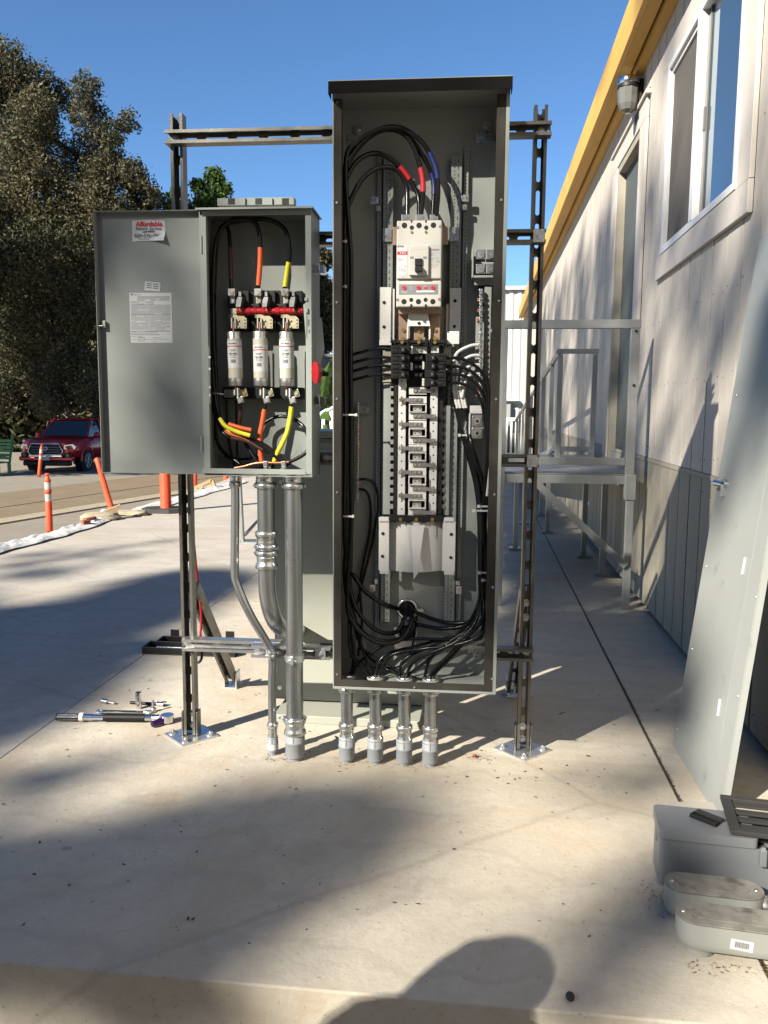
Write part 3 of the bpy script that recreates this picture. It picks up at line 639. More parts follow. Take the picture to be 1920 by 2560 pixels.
# window
mb = MB(); mb.box(WX - .022, WX - .001, 3.28, 4.925, 1.88, 2.0); B.part('window_sill_board', mb, 'trim', bev=.002)
for a, b in ((3.28, 3.438), (4.802, 4.922)):
    mb = MB(); mb.box(WX - .02, WX - .001, a, b, 2.002, 2.978); B.part('window_casing', mb, 'trim', bev=.002)
mb = MB(); mb.box(WX - .02, WX - .001, 3.28, 4.922, 2.98, 3.10); B.part('window_casing', mb, 'trim', bev=.002)
mb = MB(); mb.box(WX - .026, WX + .06, 3.44, 3.478, 2.002, 2.978); mb.box(WX - .026, WX + .06, 4.762, 4.80, 2.002, 2.978); mb.box(WX - .026, WX + .06, 3.478, 4.762, 2.002, 2.034); mb.box(WX - .026, WX + .06, 3.478, 4.762, 2.944, 2.978)
wn = B.part('window', mb, 'vinyl', bev=.002)
mb = MB(); mb.box(WX - .028, WX + .03, 4.10, 4.165, 2.034, 2.944); wf = B.part('sash_stile', mb, 'vinyl', parent=wn, bev=.002)
mb = MB(); mb.box(WX - .012, WX + .02, 4.74, 4.76, 2.034, 2.944); mb.box(WX - .012, WX + .02, 4.165, 4.74, 2.92, 2.943); mb.box(WX - .012, WX + .02, 4.165, 4.74, 2.035, 2.05); B.part('screen_frame', mb, 'vinyl', parent=wn)
mb = MB(); mb.box(WX - .002, WX, 4.165, 4.74, 2.05, 2.92); B.part('insect_screen', mb, 'screen', parent=wn)
mg = bpy.data.materials.new('sky_reflecting_glass'); mg.use_nodes = True; pb = mg.node_tree.nodes['Principled BSDF']; pb.inputs['Base Color'].default_value = (.10, .16, .22, 1); pb.inputs['Metallic'].default_value = .75; pb.inputs['Roughness'].default_value = .03; M['pane'] = mg
mb = MB(); mb.box(WX + .012, WX + .016, 3.478, 4.10, 2.034, 2.944); B.part('pane', mb, 'pane', parent=wn)
mb = MB(); mb.box(WX + .004, WX + .011, 4.055, 4.10, 2.034, 2.944); mb.box(WX - .003, WX + .004, 4.07, 4.09, 2.42, 2.52); B.part('sash_stile', mb, 'frost', parent=wn)
# door
for a, b in ((5.42, 5.618), (6.502, 6.72)):
    mb = MB(); mb.box(WX - .02, WX - .001, a, b, .80, 2.928); B.part('door_casing', mb, 'trim', bev=.002)
mb = MB(); mb.box(WX - .02, WX - .001, 5.42, 6.72, 2.93, 3.05); mb.box(WX - .035, WX - .001, 5.38, 6.76, 3.052, 3.075); B.part('door_casing', mb, 'trim', bev=.002)
mb = MB(); mb.box(WX - .012, WX + .14, 5.62, 5.66, .80, 2.926); mb.box(WX - .012, WX + .14, 6.46, 6.50, .80, 2.926); mb.box(WX - .012, WX + .14, 5.66, 6.46, 2.88, 2.926); B.part('door_jamb', mb, 'sid_lo')
mb = MB(); mb.box(WX + .04, WX + .085, 5.66, 6.46, .815, 2.88); dr = B.part('door', mb, 'doorpaint')
mb = MB(); mb.cyl((WX + .04, 5.75, 1.72), (WX + .0, 5.75, 1.72), .018); mb.box(WX - .01, WX + .01, 5.74, 5.86, 1.71, 1.735); B.part('handle', mb, 'alu', parent=dr)
mb = MB(); mb.box(WX - .05, WX + .13, 5.62, 6.50, .785, .81); B.part('threshold', mb, 'alu')
# far window hint
mb = MB()
for a, b, z0, z1 in [(14.2, 15.9, 1.95, 2.05), (14.2, 15.9, 2.95, 3.05), (14.2, 14.3, 2.05, 2.95), (15.8, 15.9, 2.05, 2.95)]: mb.box(WX - .02, WX - .001, a, b, z0, z1)
B.part('far_window', mb, 'trim')
mb = MB(); mb.box(WX - .008, WX - .002, 14.3, 15.8, 2.05, 2.95); B.part('far_window_pane', mb, 'pane')
# wall light
L_ = Thing('wall_light', 'chrome topped jelly jar light above the raised door', 'wall lamp', (WX, 5.72, 3.05))
mb = MB(); mb.box(WX - .025, WX - .001, 5.66, 5.80, 3.0, 3.24); L_.part('back_plate', mb, 'black', bev=.004)
mb = MB(); mb.lathe((WX - .09, 5.68, 3.205), (0, 0, 1), [(0, .070), (.005, .072), (.038, .072), (.043, .068)], 24); mb.box(WX - .10, WX - .02, 5.69, 5.77, 3.16, 3.215); L_.part('cap', mb, 'chrome')
mb = MB(); mb.lathe((WX - .09, 5.68, 3.203), (0, 0, -1), [(0, .064), (.012, .066), (.05, .066), (.115, .062), (.15, .048), (.168, .018)], 10, False); L_.part('glass_shade', mb, 'frost')
mb = MB(); mb.lathe((WX - .09, 5.68, 3.204), (0, 0, -1), [(0, .069), (.018, .070)], 24); L_.part('collar', mb, 'black')

# ------------------------------------------------------------------ aluminium ramp and landing
A = Thing('aluminium_ramp', 'silver aluminium landing and ramp with handrails leading to the raised door', 'ramp', (.5, 5, 0))
def bar(th, name, x0, x1, y0, y1, z0, z1, mt='ramp', b=.002, parent=None): q = MB(); q.box(x0, x1, y0, y1, z0, z1); return th.part(name, q, mt, bev=b, parent=parent)
bar(A, 'top_rail', .10, .876, 4.86, 4.90, 1.617, 1.665)
bar(A, 'post', .822, .872, 4.862, 4.90, .66, 1.616); bar(A, 'post_socket', .826, .884, 4.855, 4.906, .648, .792); bar(A, 'leg', .836, .878, 4.862, 4.90, 0, .647)
bar(A, 'post', .105, .14, 4.862, 4.90, .66, 1.616); bar(A, 'leg', .10, .14, 4.862, 4.90, 0, .647)
bar(A, 'bottom_rail', .14, .82, 4.866, 4.896, .845, .888)
bar(A, 'edge_beam', .10, .83, 4.88, 4.93, .735, .784); bar(A, 'edge_beam', .80, .85, 4.93, 6.95, .72, .782); bar(A, 'edge_beam', .08, .12, 4.93, 6.95, .72, .782)
for i in range(5): bar(A, 'deck_plank', .122, .90, 4.935 + i * .41, 4.935 + i * .41 + .402, .784, .797)
mb = MB(); p0 = Vector((.28, 4.85, .775)); p1 = Vector((.845, 4.85, .265)); T, Ln = frame_to(p0, p1, (0, 1, 0)); mb.box(-.02, .02, -.012, .012, 0, Ln, T); A.part('diagonal_brace', mb, 'ramp', bev=.002)
for (x, y_) in [(.822, 6.6), (.866, 5.9), (.64, 7.9), (.67, 9.2), (.30, 6.9), (.12, 6.9), (.45, 8.5), (.60, 10.5)]:
    bar(A, 'leg', x - .02, x + .02, y_, y_ + .04, .02, .72 if y_ < 7.5 else .62); bar(A, 'foot_plate', x - .05, x + .05, y_ - .03, y_ + .07, 0, .02)
for x in (.565, .822):
    bar(A, 'post', x - .002, x + .036, 6.46, 6.50, .80, 1.58)
bar(A, 'top_rail', .56, .862, 6.455, 6.505, 1.585, 1.62); bar(A, 'bottom_rail', .60, .82, 6.465, 6.495, .845, .885)
mb = MB()
for (z0, z1) in ((1.60, .985), (.86, .24)):
    q = MB(); q.tube([(.575, 6.50, z0), (.575, 14.5, z1)], .022, n=8, straight=True); A.part('ramp_handrail', q, 'ramp')
for i in range(8):
    y_ = 7.1 + i * .95; f = (y_ - 6.5) / 8; q = MB(); q.box(.557, .593, y_, y_ + .036, .78 - .62 * f, 1.60 - .615 * f); A.part('post', q, 'ramp', bev=.002)
q = MB(); q.add([(.60, 6.96, .79), (.93, 6.96, .79), (.93, 15, .10), (.60, 15, .10), (.60, 6.96, .72), (.93, 6.96, .72), (.93, 15, .03), (.60, 15, .03)], [(0, 1, 2, 3), (4, 7, 6, 5), (0, 3, 7, 4), (1, 5, 6, 2), (0, 4, 5, 1), (3, 2, 6, 7)]); A.part('ramp_deck', q, 'ramp')
q = MB(); 
for (x, z) in ((.849, 1.60), (.849, 1.30)): q.cyl((x, 4.861, z), (x, 4.855, z), .008, n=10)
A.part('bolt', q, 'black')
# metal A-frame stand beyond the conduits
s = Thing('metal_stand', 'slim white metal stand with a diagonal brace standing behind the conduits', 'stand', (-2.03, 6.95, 0))
mb = MB(); a = at_z(608, 1356); top = at_y(597, 1150, a.y); mb.tube([a, top], .016, n=8, straight=True); s.part('leg', mb, 'ramp')
mb = MB(); b = at_y(612, 1338, a.y); c = at_y(662, 1282, a.y + .25); mb.tube([b, b.lerp(c, 3)], .014, n=8, straight=True); s.part('diagonal_brace', mb, 'ramp')
mb = MB(); mb.tube([top, top + (b.lerp(c, 3) - b) * .9 + Vector((0, 0, -.6))], .014, n=8, straight=True); s.part('cross_rail', mb, 'ramp')
mb = MB(); mb.box(a.x - .02, a.x + .25, a.y - .05, a.y + .12, 0, .012); s.part('foot_plate', mb, 'ramp')
# ================================================================== strut rack
BK = -.064
def U_(px, py, v): return rk(px, py, v).x
def Z_(px, py, v): return rk(px, py, v).z
def bpx(mb, x0, y0, x1, y1, v0, v1):
    """box whose front face (v0) is measured there, reaching back to v1"""
    a = rk((x0 + x1) / 2, y0, v0); b = rk((x0 + x1) / 2, y1, v0); l = rk(x0, (y0 + y1) / 2, v0); r_ = rk(x1, (y0 + y1) / 2, v0)
    mb.marks.append((len(mb.v), len(mb.f))); return mb.box(l.x, r_.x, v0, v1, b.z, a.z)
uL = U_(476, 1700, 0); uR = U_(1310, 1740, 0)
RK = Thing('strut_rack', 'galvanised slotted steel channel rack holding the two electrical boxes', 'rack', (uL, 0, 0), rack=True)
zt_L = Z_(440, 288, 0); zt_R = Z_(1337, 268, 0)
mb = MB(); strut(mb, (uL, 0, .012), (uL, 0, zt_L)); RK.part('post', mb, 'strut')
mb = MB(); strut(mb, (uR, 0, .012), (uR, 0, zt_R)); RK.part('post', mb, 'strut')
bars = [(Z_(880, 331, -.06), uL - .025, uR + .03), (Z_(1300, 590, -.06), U_(560, 590, -.06), uR + .022), (Z_(1300, 1152, -.06), U_(560, 1140, -.06), uR + .022), (Z_(1290, 1638, -.06), U_(800, 1620, -.06), uR + .022)]
for (z, a, b) in bars:
    mb = MB(); strut(mb, (a, -.0415, z), (b, -.0415, z), slot0=.02); RK.part('crossbar', mb, 'strut')
zb = Z_(560, 1616, -.06)
mb = MB(); strut(mb, (U_(455, 1614, -.06), -.0415, zb), (U_(700, 1616, -.06), -.0415, zb), slot0=.02); RK.part('crossbar', mb, 'alu')
zs = Z_(720, 1631, -.1)
mb = MB(); strut(mb, (U_(628, 1630, -.1), -.083, zs), (U_(826, 1632, -.1), -.083, zs), slot0=.028); RK.part('crossbar', mb, 'alu')
for (u, fy) in ((uL, (MRI @ Vector((-1.004, 3.247, 0))).y), (uR, (MRI @ Vector((.178, 3.296, 0))).y)):
    mb = MB(); strut(mb, (u, fy, .03), (u, .045, .03 + (fy - .045) * 1.04), back=(0, .7, .7)); RK.part('diagonal_brace', mb, 'strut')
    mb = MB(); T = Matrix.Translation((u, fy, 0)); mb.box(-.028, .028, -.03, .06, .0, .006, T); mb.box(-.0275, -.0215, -.03, .03, .006, .07, T); mb.box(.0215, .0275, -.03, .03, .006, .07, T); RK.part('brace_foot', mb, 'zinc', bev=.001)
    mb = MB(); hexbolt(mb, (u, fy + .04, .006), (0, 0, 1)); hexbolt(mb, (u, fy - .012, .05), (0, -1, .3), .007); RK.part('bolt', mb, 'zinc')
for u in (uL, uR):
    mb = MB(); s_ = .098; c = (u, 0)
    pl = [(c[0] - s_, c[1] - .005), (c[0], c[1] - s_), (c[0] + s_, c[1]), (c[0], c[1] + s_)]
    mb.prism(pl, lambda p, q: Vector((p, q, 0)), lambda p, q: Vector((p, q, .007))); bpp = RK.part('base_plate', mb, 'zinc', bev=.001)
    for sx in (-1, 1):
        mb = MB(); x0 = u + sx * .0235; mb.box(x0, x0 + sx * .005, -.021, .021, .007, .095); RK.part('post_cheek', mb, 'strut', bev=.001)
    for (dx, dy) in ((-.068, 0), (.068, 0), (0, -.068), (0, .068)):
        mb = MB(); hexbolt(mb, (u + dx, dy, .007), (0, 0, 1), .0085, .008, .016); RK.part('bolt', mb, 'zinc', parent=bpp)
    for z in (.035, .078): mb = MB(); hexbolt(mb, (u, .016, z), (0, -1, 0), .007, .005, .012); RK.part('bolt', mb, 'zinc')
for (u, z, big) in ((uL, bars[0][0], 0), (uR, bars[0][0], 1), (uR, bars[1][0], 2), (uR, bars[2][0], 2), (uR, bars[3][0], 1), (uL, zb, 1), (U_(805, 1633, -.07), zs, 2), (U_(650, 1633, -.07), zs, 1), (U_(812, 1145, -.05), bars[2][0], 1), (uR, bars[3][0] + .11, 0), (uR, bars[3][0] + .16, 0)):
    vv = -.0255 if abs(z - zs) > .001 else -.067
    if z in (bars[3][0] + .11, bars[3][0] + .16): vv = .016
    mb = MB(); 
    if big == 2: mb.box(u - .017, u + .017, vv - .038, vv - .035, z - .019, z + .019); hexbolt(mb, (u, vv - .038, z), (0, -1, 0), .007, .004, .0105)
    else: hexbolt(mb, (u, vv, z), (0, -1, 0), .0075, .006, .013)
    RK.part('bolt', mb, 'zinc')

# ================================================================== conduits
def conduit(label, pts, r, parts, coup=None, group='conduits rising out of the concrete', base=None):
    base = base or pts[-1]; T_ = Thing('conduit', label, 'conduit', (base[0], base[1], 0), rack=True, group=group)
    mb = MB(); mb.tube(pts, r, n=24, sub=6, straight=len(pts) < 3); T_.part('pipe', mb, 'conduit')
    for (kind, c, ax) in parts:
        if kind == 'coupling':   # compression connector: nut, body, nut
            mb = MB(); mb.lathe(c, ax, [(0, r * 1.12), (.002, r * 1.30), (.008, r * 1.34), (.016, r * 1.32), (.019, r * 1.12)], 28)
            T_.part('compression_nut', mb, 'fitting')
            mb = MB(); mb.lathe(Vector(c) + Vector(ax) * .0195, ax, [(0, r * 1.12), (.003, r * 1.18), (.008, r * 1.12), (.020, r * 1.13), (.025, r * 1.26), (.036, r * 1.34), (.040, r * 1.2)], 28); T_.part('connector_body', mb, 'fitting')
            mb = MB()
            for k in range(6):
                t = k * math.pi / 3 + .3; d = Vector(ax).orthogonal().normalized(); e = Vector(ax).cross(d); q = Vector(c) + (d * math.cos(t) + e * math.sin(t)) * r * 1.31
                mb.marks.append((len(mb.v), len(mb.f))); mb.cyl(q + Vector(ax) * .004, q + Vector(ax) * .011, r * .16, n=6)
            T_.part('nut_lug', mb, 'fitting')
        if kind == 'pvc':
            h = c[2]; mb = MB(); cc = Vector((c[0], c[1], .012)); k = r / .02
            rr_ = r * 1.33 if r < .025 else r * 1.15
            mb.lathe(cc, (0, 0, 1), [(0, rr_ * .97), (.002, rr_), (h * .52, rr_), (h * .54, rr_ * 1.05), (h * .6, rr_ * 1.05), (h * .62, rr_), (h - .002, rr_), (h, rr_ * .95)], 28); T_.part('pvc_adapter', mb, 'pvc')
            mb = MB(); mb.box(c[0] - .0012, c[0] + .0012, cc.y - rr_ - .0015, cc.y - rr_ + .003, .012 + h * .6, .012 + h * .97); T_.part('moulding_rib', mb, 'pvc')
            mb = MB(); mb.cyl((c[0], c[1], -.02), (c[0], c[1], .013), rr_ * .78, n=20); T_.part('pipe_stub', mb, 'pvc')
    return T_
vC = -.155
zF = Z_(640, 1190, -.2)      # bottom of fuse box
zP = Z_(1040, 1728, -.24)    # bottom of panel
FR = -.214; PF = -.243
c = rk(675, 1893, vC); x_off = rk(588, 1240, vC)
zc = Z_(650, 1640, -.12)
pts = [(x_off.x, vC, zF), (x_off.x, vC, Z_(588, 1260, vC)), (rk(587, 1420, vC).x, vC, rk(587, 1420, vC).z), (rk(594, 1465, vC).x, vC, rk(594, 1465, vC).z), (rk(625, 1535, vC).x, vC, rk(625, 1535, vC).z), (rk(665, 1610, vC + .02).x, vC + .025, rk(665, 1610, vC).z), (rk(679, 1650, vC + .02).x, vC + .03, rk(679, 1650, vC).z), (rk(680, 1720, vC + .03).x, vC + .03, rk(680, 1720, vC + .03).z), (c.x + .003, vC + .03, .07)]
ct = conduit('thin steel conduit with an offset bend below the fuse box', pts, .0135, [('coupling', (x_off.x, vC, zF - .040), (0, 0, 1)), ('coupling', (c.x + .003, vC + .03, .112), (0, 0, -1)), ('pvc', (c.x + .003, vC + .03, .052), None)], base=(c.x, vC, 0))
mb = MB(); mb.lathe((c.x + .003, vC + .03, .02), (0, 0, 1), [(0, .0187), (.022, .0187)], 24); ct.part('barcode_band', mb, 'label')
c = rk(738, 1897, vC); x3 = c.x
ct = conduit('fat straight steel conduit, tallest of the pipes, under the fuse box', [(x3, vC, zF), (x3, vC, .10)], .028, [('coupling', (x3, vC, zF - .042), (0, 0, 1)), ('coupling', (x3, vC, .146), (0, 0, -1)), ('pvc', (x3, vC, .088), None)])
for (xx, vv, rr_) in ((x3, vC, .029), (rk(678, 1640, vC + .03).x, vC + .03, .0145)):
    q = MB(); q.lathe((xx, vv, zs - .011), (0, 0, 1), [(0, rr_ + .0012), (.022, rr_ + .0012)], 24); q.box(xx - .004, xx + .004, vv - rr_ - .014, vv - rr_, zs - .013, zs + .013); q.box(xx - rr_ - .002, xx + rr_ + .002, vv, -.104, zs - .010, zs + .010)
    cl_ = ct.part('pipe_clamp', q, 'zinc', bev=.0008); q = MB(); q.cyl((xx - .012, vv - rr_ - .008, zs), (xx + .014, vv - rr_ - .008, zs), .003, n=8); q.cyl((xx - .013, vv - rr_ - .008, zs), (xx - .008, vv - rr_ - .008, zs), .0055, n=6); ct.part('clamp_screw', q, 'zinc', parent=cl_)
x2 = rk(665, 1260, vC).x; z2 = Z_(665, 1390, vC)
pts = [(x2, vC, zF), (x2, vC, z2 + .1), (x2, vC, z2), (x2 + .002, vC, z2 - .12)] 
pts += [tuple(rk(680, 1535, vC + .01)), tuple(rk(697, 1565, vC + .07)), tuple(rk(718, 1575, .02)), tuple(rk(738, 1578, .16)), tuple(rk(747, 1578, .31))]
zk = Z_(665, 1375, vC)
conduit('fat steel conduit that elbows back into the grey cabinet behind', pts, .028, [('coupling', (x2, vC, zF - .042), (0, 0, 1)), ('coupling', (x2, vC, zk + .002), (0, 0, 1)), ('coupling', (x2, vC, zk), (0, 0, -1))], base=(x2, vC, 0))
ll = ['leftmost of the four short conduits under the tall panel', 'second from the left of the four short conduits under the tall panel', 'third from the left of the four short conduits under the tall panel', 'rightmost of the four short conduits under the tall panel, palest collar']
CX = []
for i, (px_, py_) in enumerate([(867, 1904), (938, 1907), (1010, 1910), (1075, 1912)]):
    c = rk(px_, py_, vC); CX.append(c.x)
    conduit(ll[i], [(c.x, vC, zP - .004), (c.x, vC, .09)], .0198, [('coupling', (c.x, vC, zP - .040), (0, 0, 1)), ('coupling', (c.x, vC, .134), (0, 0, -1)), ('pvc', (c.x, vC, .076), None)])

# ================================================================== tall panelboard
PN = Thing('electrical_panel', 'tall open grey electrical panel full of breakers and black cables', 'electrical panel', (0, BK, .2), rack=True)
pl_ = U_(832, 1000, PF); pr_ = U_(1257, 1000, PF); pt_ = Z_(1050, 203, PF - .03); pb_ = zP
mb = MB(); w = .0022
mb.box(pl_, pr_, BK - w, BK, pb_, pt_); mb.box(pl_, pl_ + w, PF, BK - w, pb_, pt_); mb.box(pr_ - w, pr_, PF, BK - w, pb_, pt_); mb.box(pl_ + w, pr_ - w, PF, BK - w, pb_, pb_ + w); mb.box(pl_ + w, pr_ - w, PF, BK - w, pt_ - w, pt_)
PN.part('enclosure', mb, 'paint_in')
fw = .0225
mb = MB(); mb.box(pl_, pl_ + .004, PF - .003, PF - .0002, pb_, pt_ - .004); mb.box(pr_ - .010, pr_, PF - .003, PF - .0002, pb_, pt_ - .004); mb.box(pl_ + .004, pr_ - .010, PF - .003, PF - .0002, pb_, pb_ + .008); PN.part('front_rim', mb, 'paint', bev=.0008)
mb = MB(); gl = pl_ + .0042; gr = pr_ - .0102; mb.box(gl, gl + fw, PF - .002, PF + .003, pb_ + .0082, pt_ - .03); mb.box(gr - .026, gr, PF - .002, PF + .003, pb_ + .0082, pt_ - .03); mb.box(gl + fw, gr - .026, PF - .002, PF + .003, pb_ + .0082, pb_ + .03); fl = PN.part('gasket_flange', mb, 'gasket', bev=.0008)
mb = MB(); mb.box(gl + fw - .002, gl + fw, PF + .003, PF + .02, pb_ + .03, pt_ - .03); mb.box(gr - .026, gr - .024, PF + .003, PF + .02, pb_ + .03, pt_ - .03); PN.part('flange_return', mb, 'gasket')
mb = MB()
for (x, y) in [(843, 256), (842, 507), (842, 756), (842, 997), (843, 1231), (843, 1686), (1253, 500), (1247, 752), (1240, 998), (1232, 1468), (1230, 1697), (1036, 1718), (1236, 1236)]:
    q = MB(); p = rk(x, y, PF - .002); screw(q, p, (0, -1, 0), .0042, .003); PN.part('flange_screw', q, 'zinc')
mb = MB(); hv = PF - .045
mb.box(pl_ - .006, pr_ + .004, hv, BK, pt_ + .001, pt_ + .004); PN.part('hood', mb, 'paint', bev=.001)
mb = MB(); mb.box(pl_ - .006, pr_ + .004, hv, hv + .002, pt_ - .032, pt_ + .0008); mb.box(pl_ - .006, pl_ - .004, hv + .002, PF, pt_ - .032, pt_ + .0008); mb.box(pr_ + .002, pr_ + .004, hv + .002, PF, pt_ - .032, pt_ + .0008); PN.part('hood_lip', mb, 'hood')  # lip coloured like the unlit underside of the hood
# perforated mounting rails
def rail(x0, x1, y0, y1, vf, mt='paint', cols=2, pit=.0105, name='mounting_rail', hole=True, back=-.068):
    q = MB(); a = rk((x0 + x1) / 2, y0, vf); b = rk((x0 + x1) / 2, y1, vf); ul = rk(x0, 1000, vf).x; ur = rk(x1, 1000, vf).x
    q.box(ul, ur, vf, vf + .002, b.z, a.z); q.box(ul, ul + .002, vf + .002, back, b.z, a.z); q.box(ur - .002, ur, vf + .002, back, b.z, a.z)
    r_ = PN.part(name, q, mt, bev=.0006)
    if hole:
        h = MB(); z = a.z - .01; k = 0
        while z > b.z + .008:
            for c_ in range(cols):
                uu = ul + (ur - ul) * ((c_ + 1) / (cols + 1) if cols > 1 else .5); zz = z + (pit * .5 * (k % 2) if cols > 1 and c_ else 0)
                h.cyl((uu, vf - .0004, zz), (uu, vf + .0006, zz), .0021, n=6)
            z -= pit; k += 1
        PN.part('hole_row', h, 'black', parent=r_, kind='stuff')
    return r_
rail(955, 979, 388, 1555, -.098); rail(1119, 1145, 392, 1555, -.098, 'paint'); rail(941, 951, 372, 1600, -.082, 'paint_in', 1); rail(1150, 1161, 370, 1600, -.082, 'paint_in', 1)
def boxpart(name, rects, v0, v1, mt, parent=None, bev=0, thing=None):
    q = MB()
    for r_ in rects: bpx(q, *r_, v0, v1)
    return (thing or PN).part(name, q, mt, parent=parent, bev=bev)
def rod(q, px, py, v0, v1, rpx, n=16):
    a = rk(px, py, v0); q.marks.append((len(q.v), len(q.f))); return q.cyl(a, (a.x, v1, a.z), rpx * (2.735 + v0) / FPX, n=n)
# mounting bolts, tapes and clips
for (x, y, r_) in [(896, 324, 12), (1218, 316, 12), (1193, 1636, 11)]:
    q = MB(); rod(q, x, y, -.074, -.068, r_, 24); a = rk(x, y, -.074); hexbolt(q, a, (0, -1, 0), .006, .005, .008); PN.part('mounting_bolt', q, 'zinc')
for r_ in [(869, 336, 907, 360), (1190, 332, 1237, 357), (986, 1604, 1040, 1630), (889, 1600, 917, 1622), (1169, 1614, 1215, 1633)]: boxpart('foil_tape', [r_], -.0705, -.068, 'zinc')
for rs_ in [[(926, 491, 940, 510), (937, 492, 945, 508)], [(940, 514, 950, 527)], [(1158, 486, 1172, 504), (1153, 489, 1160, 503)], [(1155, 511, 1167, 524)], [(924, 1462, 938, 1480), (936, 1448, 944, 1460)], [(1140, 1466, 1154, 1485), (1139, 1452, 1150, 1463)], [(957, 571, 979, 604)], [(1123, 568, 1147, 603)]]:
    boxpart('steel_clip', rs_, -.106, -.099, 'zinc', bev=.0006)
q = MB()
for (x, y) in [(932, 500), (945, 520), (1166, 494), (1161, 517), (931, 1470), (1148, 1474), (962, 588), (1141, 585)]: rod(q, x, y, -.109, -.105, 2.4, 10)
PN.part('clip_screw', q, 'brass')
boxpart('steel_ear', [(982, 566, 1120, 612)], -.13, -.10, 'bus', bev=.001)
# main breaker
vb = -.214
mbk = boxpart('main_breaker', [(991, 553, 1104, 768)], vb + .006, -.11, 'breaker', bev=.003)
boxpart('cover_upper', [(991.5, 551, 1103.5, 697)], vb - .002, vb + .007, 'breaker', mbk, .003)
boxpart('cover_lower', [(992, 703, 1103, 767)], vb + .002, vb + .008, 'breaker', mbk, .003)
q = MB()
for (x, y, r_) in [(1011, 563.5, 6.6), (1047.5, 563.5, 6.6), (1083.5, 563, 6.6), (1029.5, 569, 5.2), (1065.5, 569, 5.2)]: rod(q, x, y, vb - .0026, vb + .004, r_, 20)
for (x, y, r_) in [(1010, 754, 6.4), (1046, 754, 6.4), (1082, 754, 6.4), (1028, 749.5, 4.9), (1064, 749.5, 4.9)]: rod(q, x, y, vb + .0014, vb + .006, r_, 20)
PN.part('terminal_opening', q, 'black', parent=mbk)
q = MB()
for (x, y) in [(994.5, 568.5), (1100, 566)]: rod(q, x, y, vb - .0028, vb, 3.6, 12)
for (x, y) in [(994, 749.5), (1098, 748)]: rod(q, x, y, vb + .001, vb + .004, 3.6, 12)
PN.part('case_screw', q, 'alu', parent=mbk)
q = MB()
for (x, y) in [(1029, 580), (1064.5, 579.5)]: rod(q, x, y, vb - .0045, vb, 3.2, 12)
PN.part('case_screw', q, 'brass', parent=mbk)
boxpart('slot', [(1027, 550.5, 1031, 557), (1063, 550.5, 1067, 557), (1025.5, 760, 1029, 770), (1062, 760, 1065.5, 770)], vb - .0022, vb + .01, 'black', mbk)
boxpart('rating_label', [(993, 613, 1018.5, 694)], vb - .0026, vb - .002, 'label', mbk)
boxpart('data_label', [(1075, 612, 1102, 657)], vb - .0026, vb - .002, 'labelgrey', mbk)
boxpart('red_band', [(993, 628.5, 1018.5, 637)], vb - .0030, vb - .0026, 'inkred', mbk)
q = MB()
rr = random.Random(2)
def lines(q, x0, x1, y0, y1, step, vv, th=1.0, seed=1, gap=.25):
    r0 = random.Random(seed); y_ = y0
    while y_ < y1:
        x = x0
        while x < x1:
            L1 = r0.uniform(2.5, 9) * (x1 - x0) / 26; 
            if r0.random() > gap: bpx(q, x, y_, min(x + L1, x1), y_ + th, vv, vv + .0002)
            x += L1 + 1.2
        y_ += step
lines(q, 994.5, 1017, 645, 655, 3.4, vb - .0029, 1.0, 3, .4); lines(q, 994.5, 1017, 663, 693, 2.7, vb - .0029, .9, 4, .3); lines(q, 1077, 1099, 632, 656, 3.2, vb - .0029, 1, 5, .35); lines(q, 1078, 1095, 660, 668, 2.6, vb - .0023, .8, 6, .3)
for k in range(11): bpx(q, 1079 + k * 1.8, 622, 1079.9 + k * 1.8 + .5 * (k % 3), 627, vb - .0029, vb - .0026)
PN.part('fine_print', q, 'inkgrey', parent=mbk, kind='stuff')
def tpx(txt, x, y, h, v, thing, mt, parent, bold=0.0, ang=0., sx=1.0, ax='LEFT'):
    p = rk(x, y, v); return thing.part('lettering', text_mb(txt, h * (2.735 + v) / FPX * 1.38, facing(p, ang), bold, ax, sx), mt, parent=parent)
tpx('E\u00B7T\u00B7N', 993.6, 616.5, 4.6, vb - .0031, PN, 'ink', mbk, .0004)
q = MB(); lines(q, 1000, 1014, 631, 634, 5, vb - .0033, 3, 12, .0); PN.part('fine_print', q, 'label', parent=mbk)
hh = boxpart('handle_block', [(1022.5, 613, 1071.5, 688)], vb - .013, vb - .002, 'breaker', mbk, .002)
boxpart('toggle_recess', [(1025, 641, 1034, 647), (1058, 641, 1067, 647)], vb - .0134, vb - .012, 'inkgrey', mbk); boxpart('panel_seam', [(1023.5, 623, 1068, 624)], vb - .0133, vb - .012, 'labelgrey', mbk)
q = MB(); bpx(q, 1037, 646, 1055.5, 664, vb - .019, vb - .012); bpx(q, 1037, 665, 1055.5, 678, vb - .030, vb - .012); PN.part('toggle_handle', q, 'black', parent=mbk, bev=.0015)
boxpart('trip_unit_face', [(997.5, 710.5, 1095, 736)], vb + .0012, vb + .002, 'inkgrey', mbk, .001)
q = MB()
for x in (1010, 1046, 1082): rod(q, x, 718.8, vb - .0012, vb + .0012, 5.2, 14)
bpx(q, 1060, 717, 1069, 722, vb + .0004, vb + .0012); PN.part('trip_dial', q, 'inkred', parent=mbk)
q = MB()
for x in (1010, 1046, 1082): bpx(q, x - 2.4, 718.3, x + 2.4, 719.5, vb - .0016, vb - .0012)
PN.part('dial_slot', q, 'black', parent=mbk)
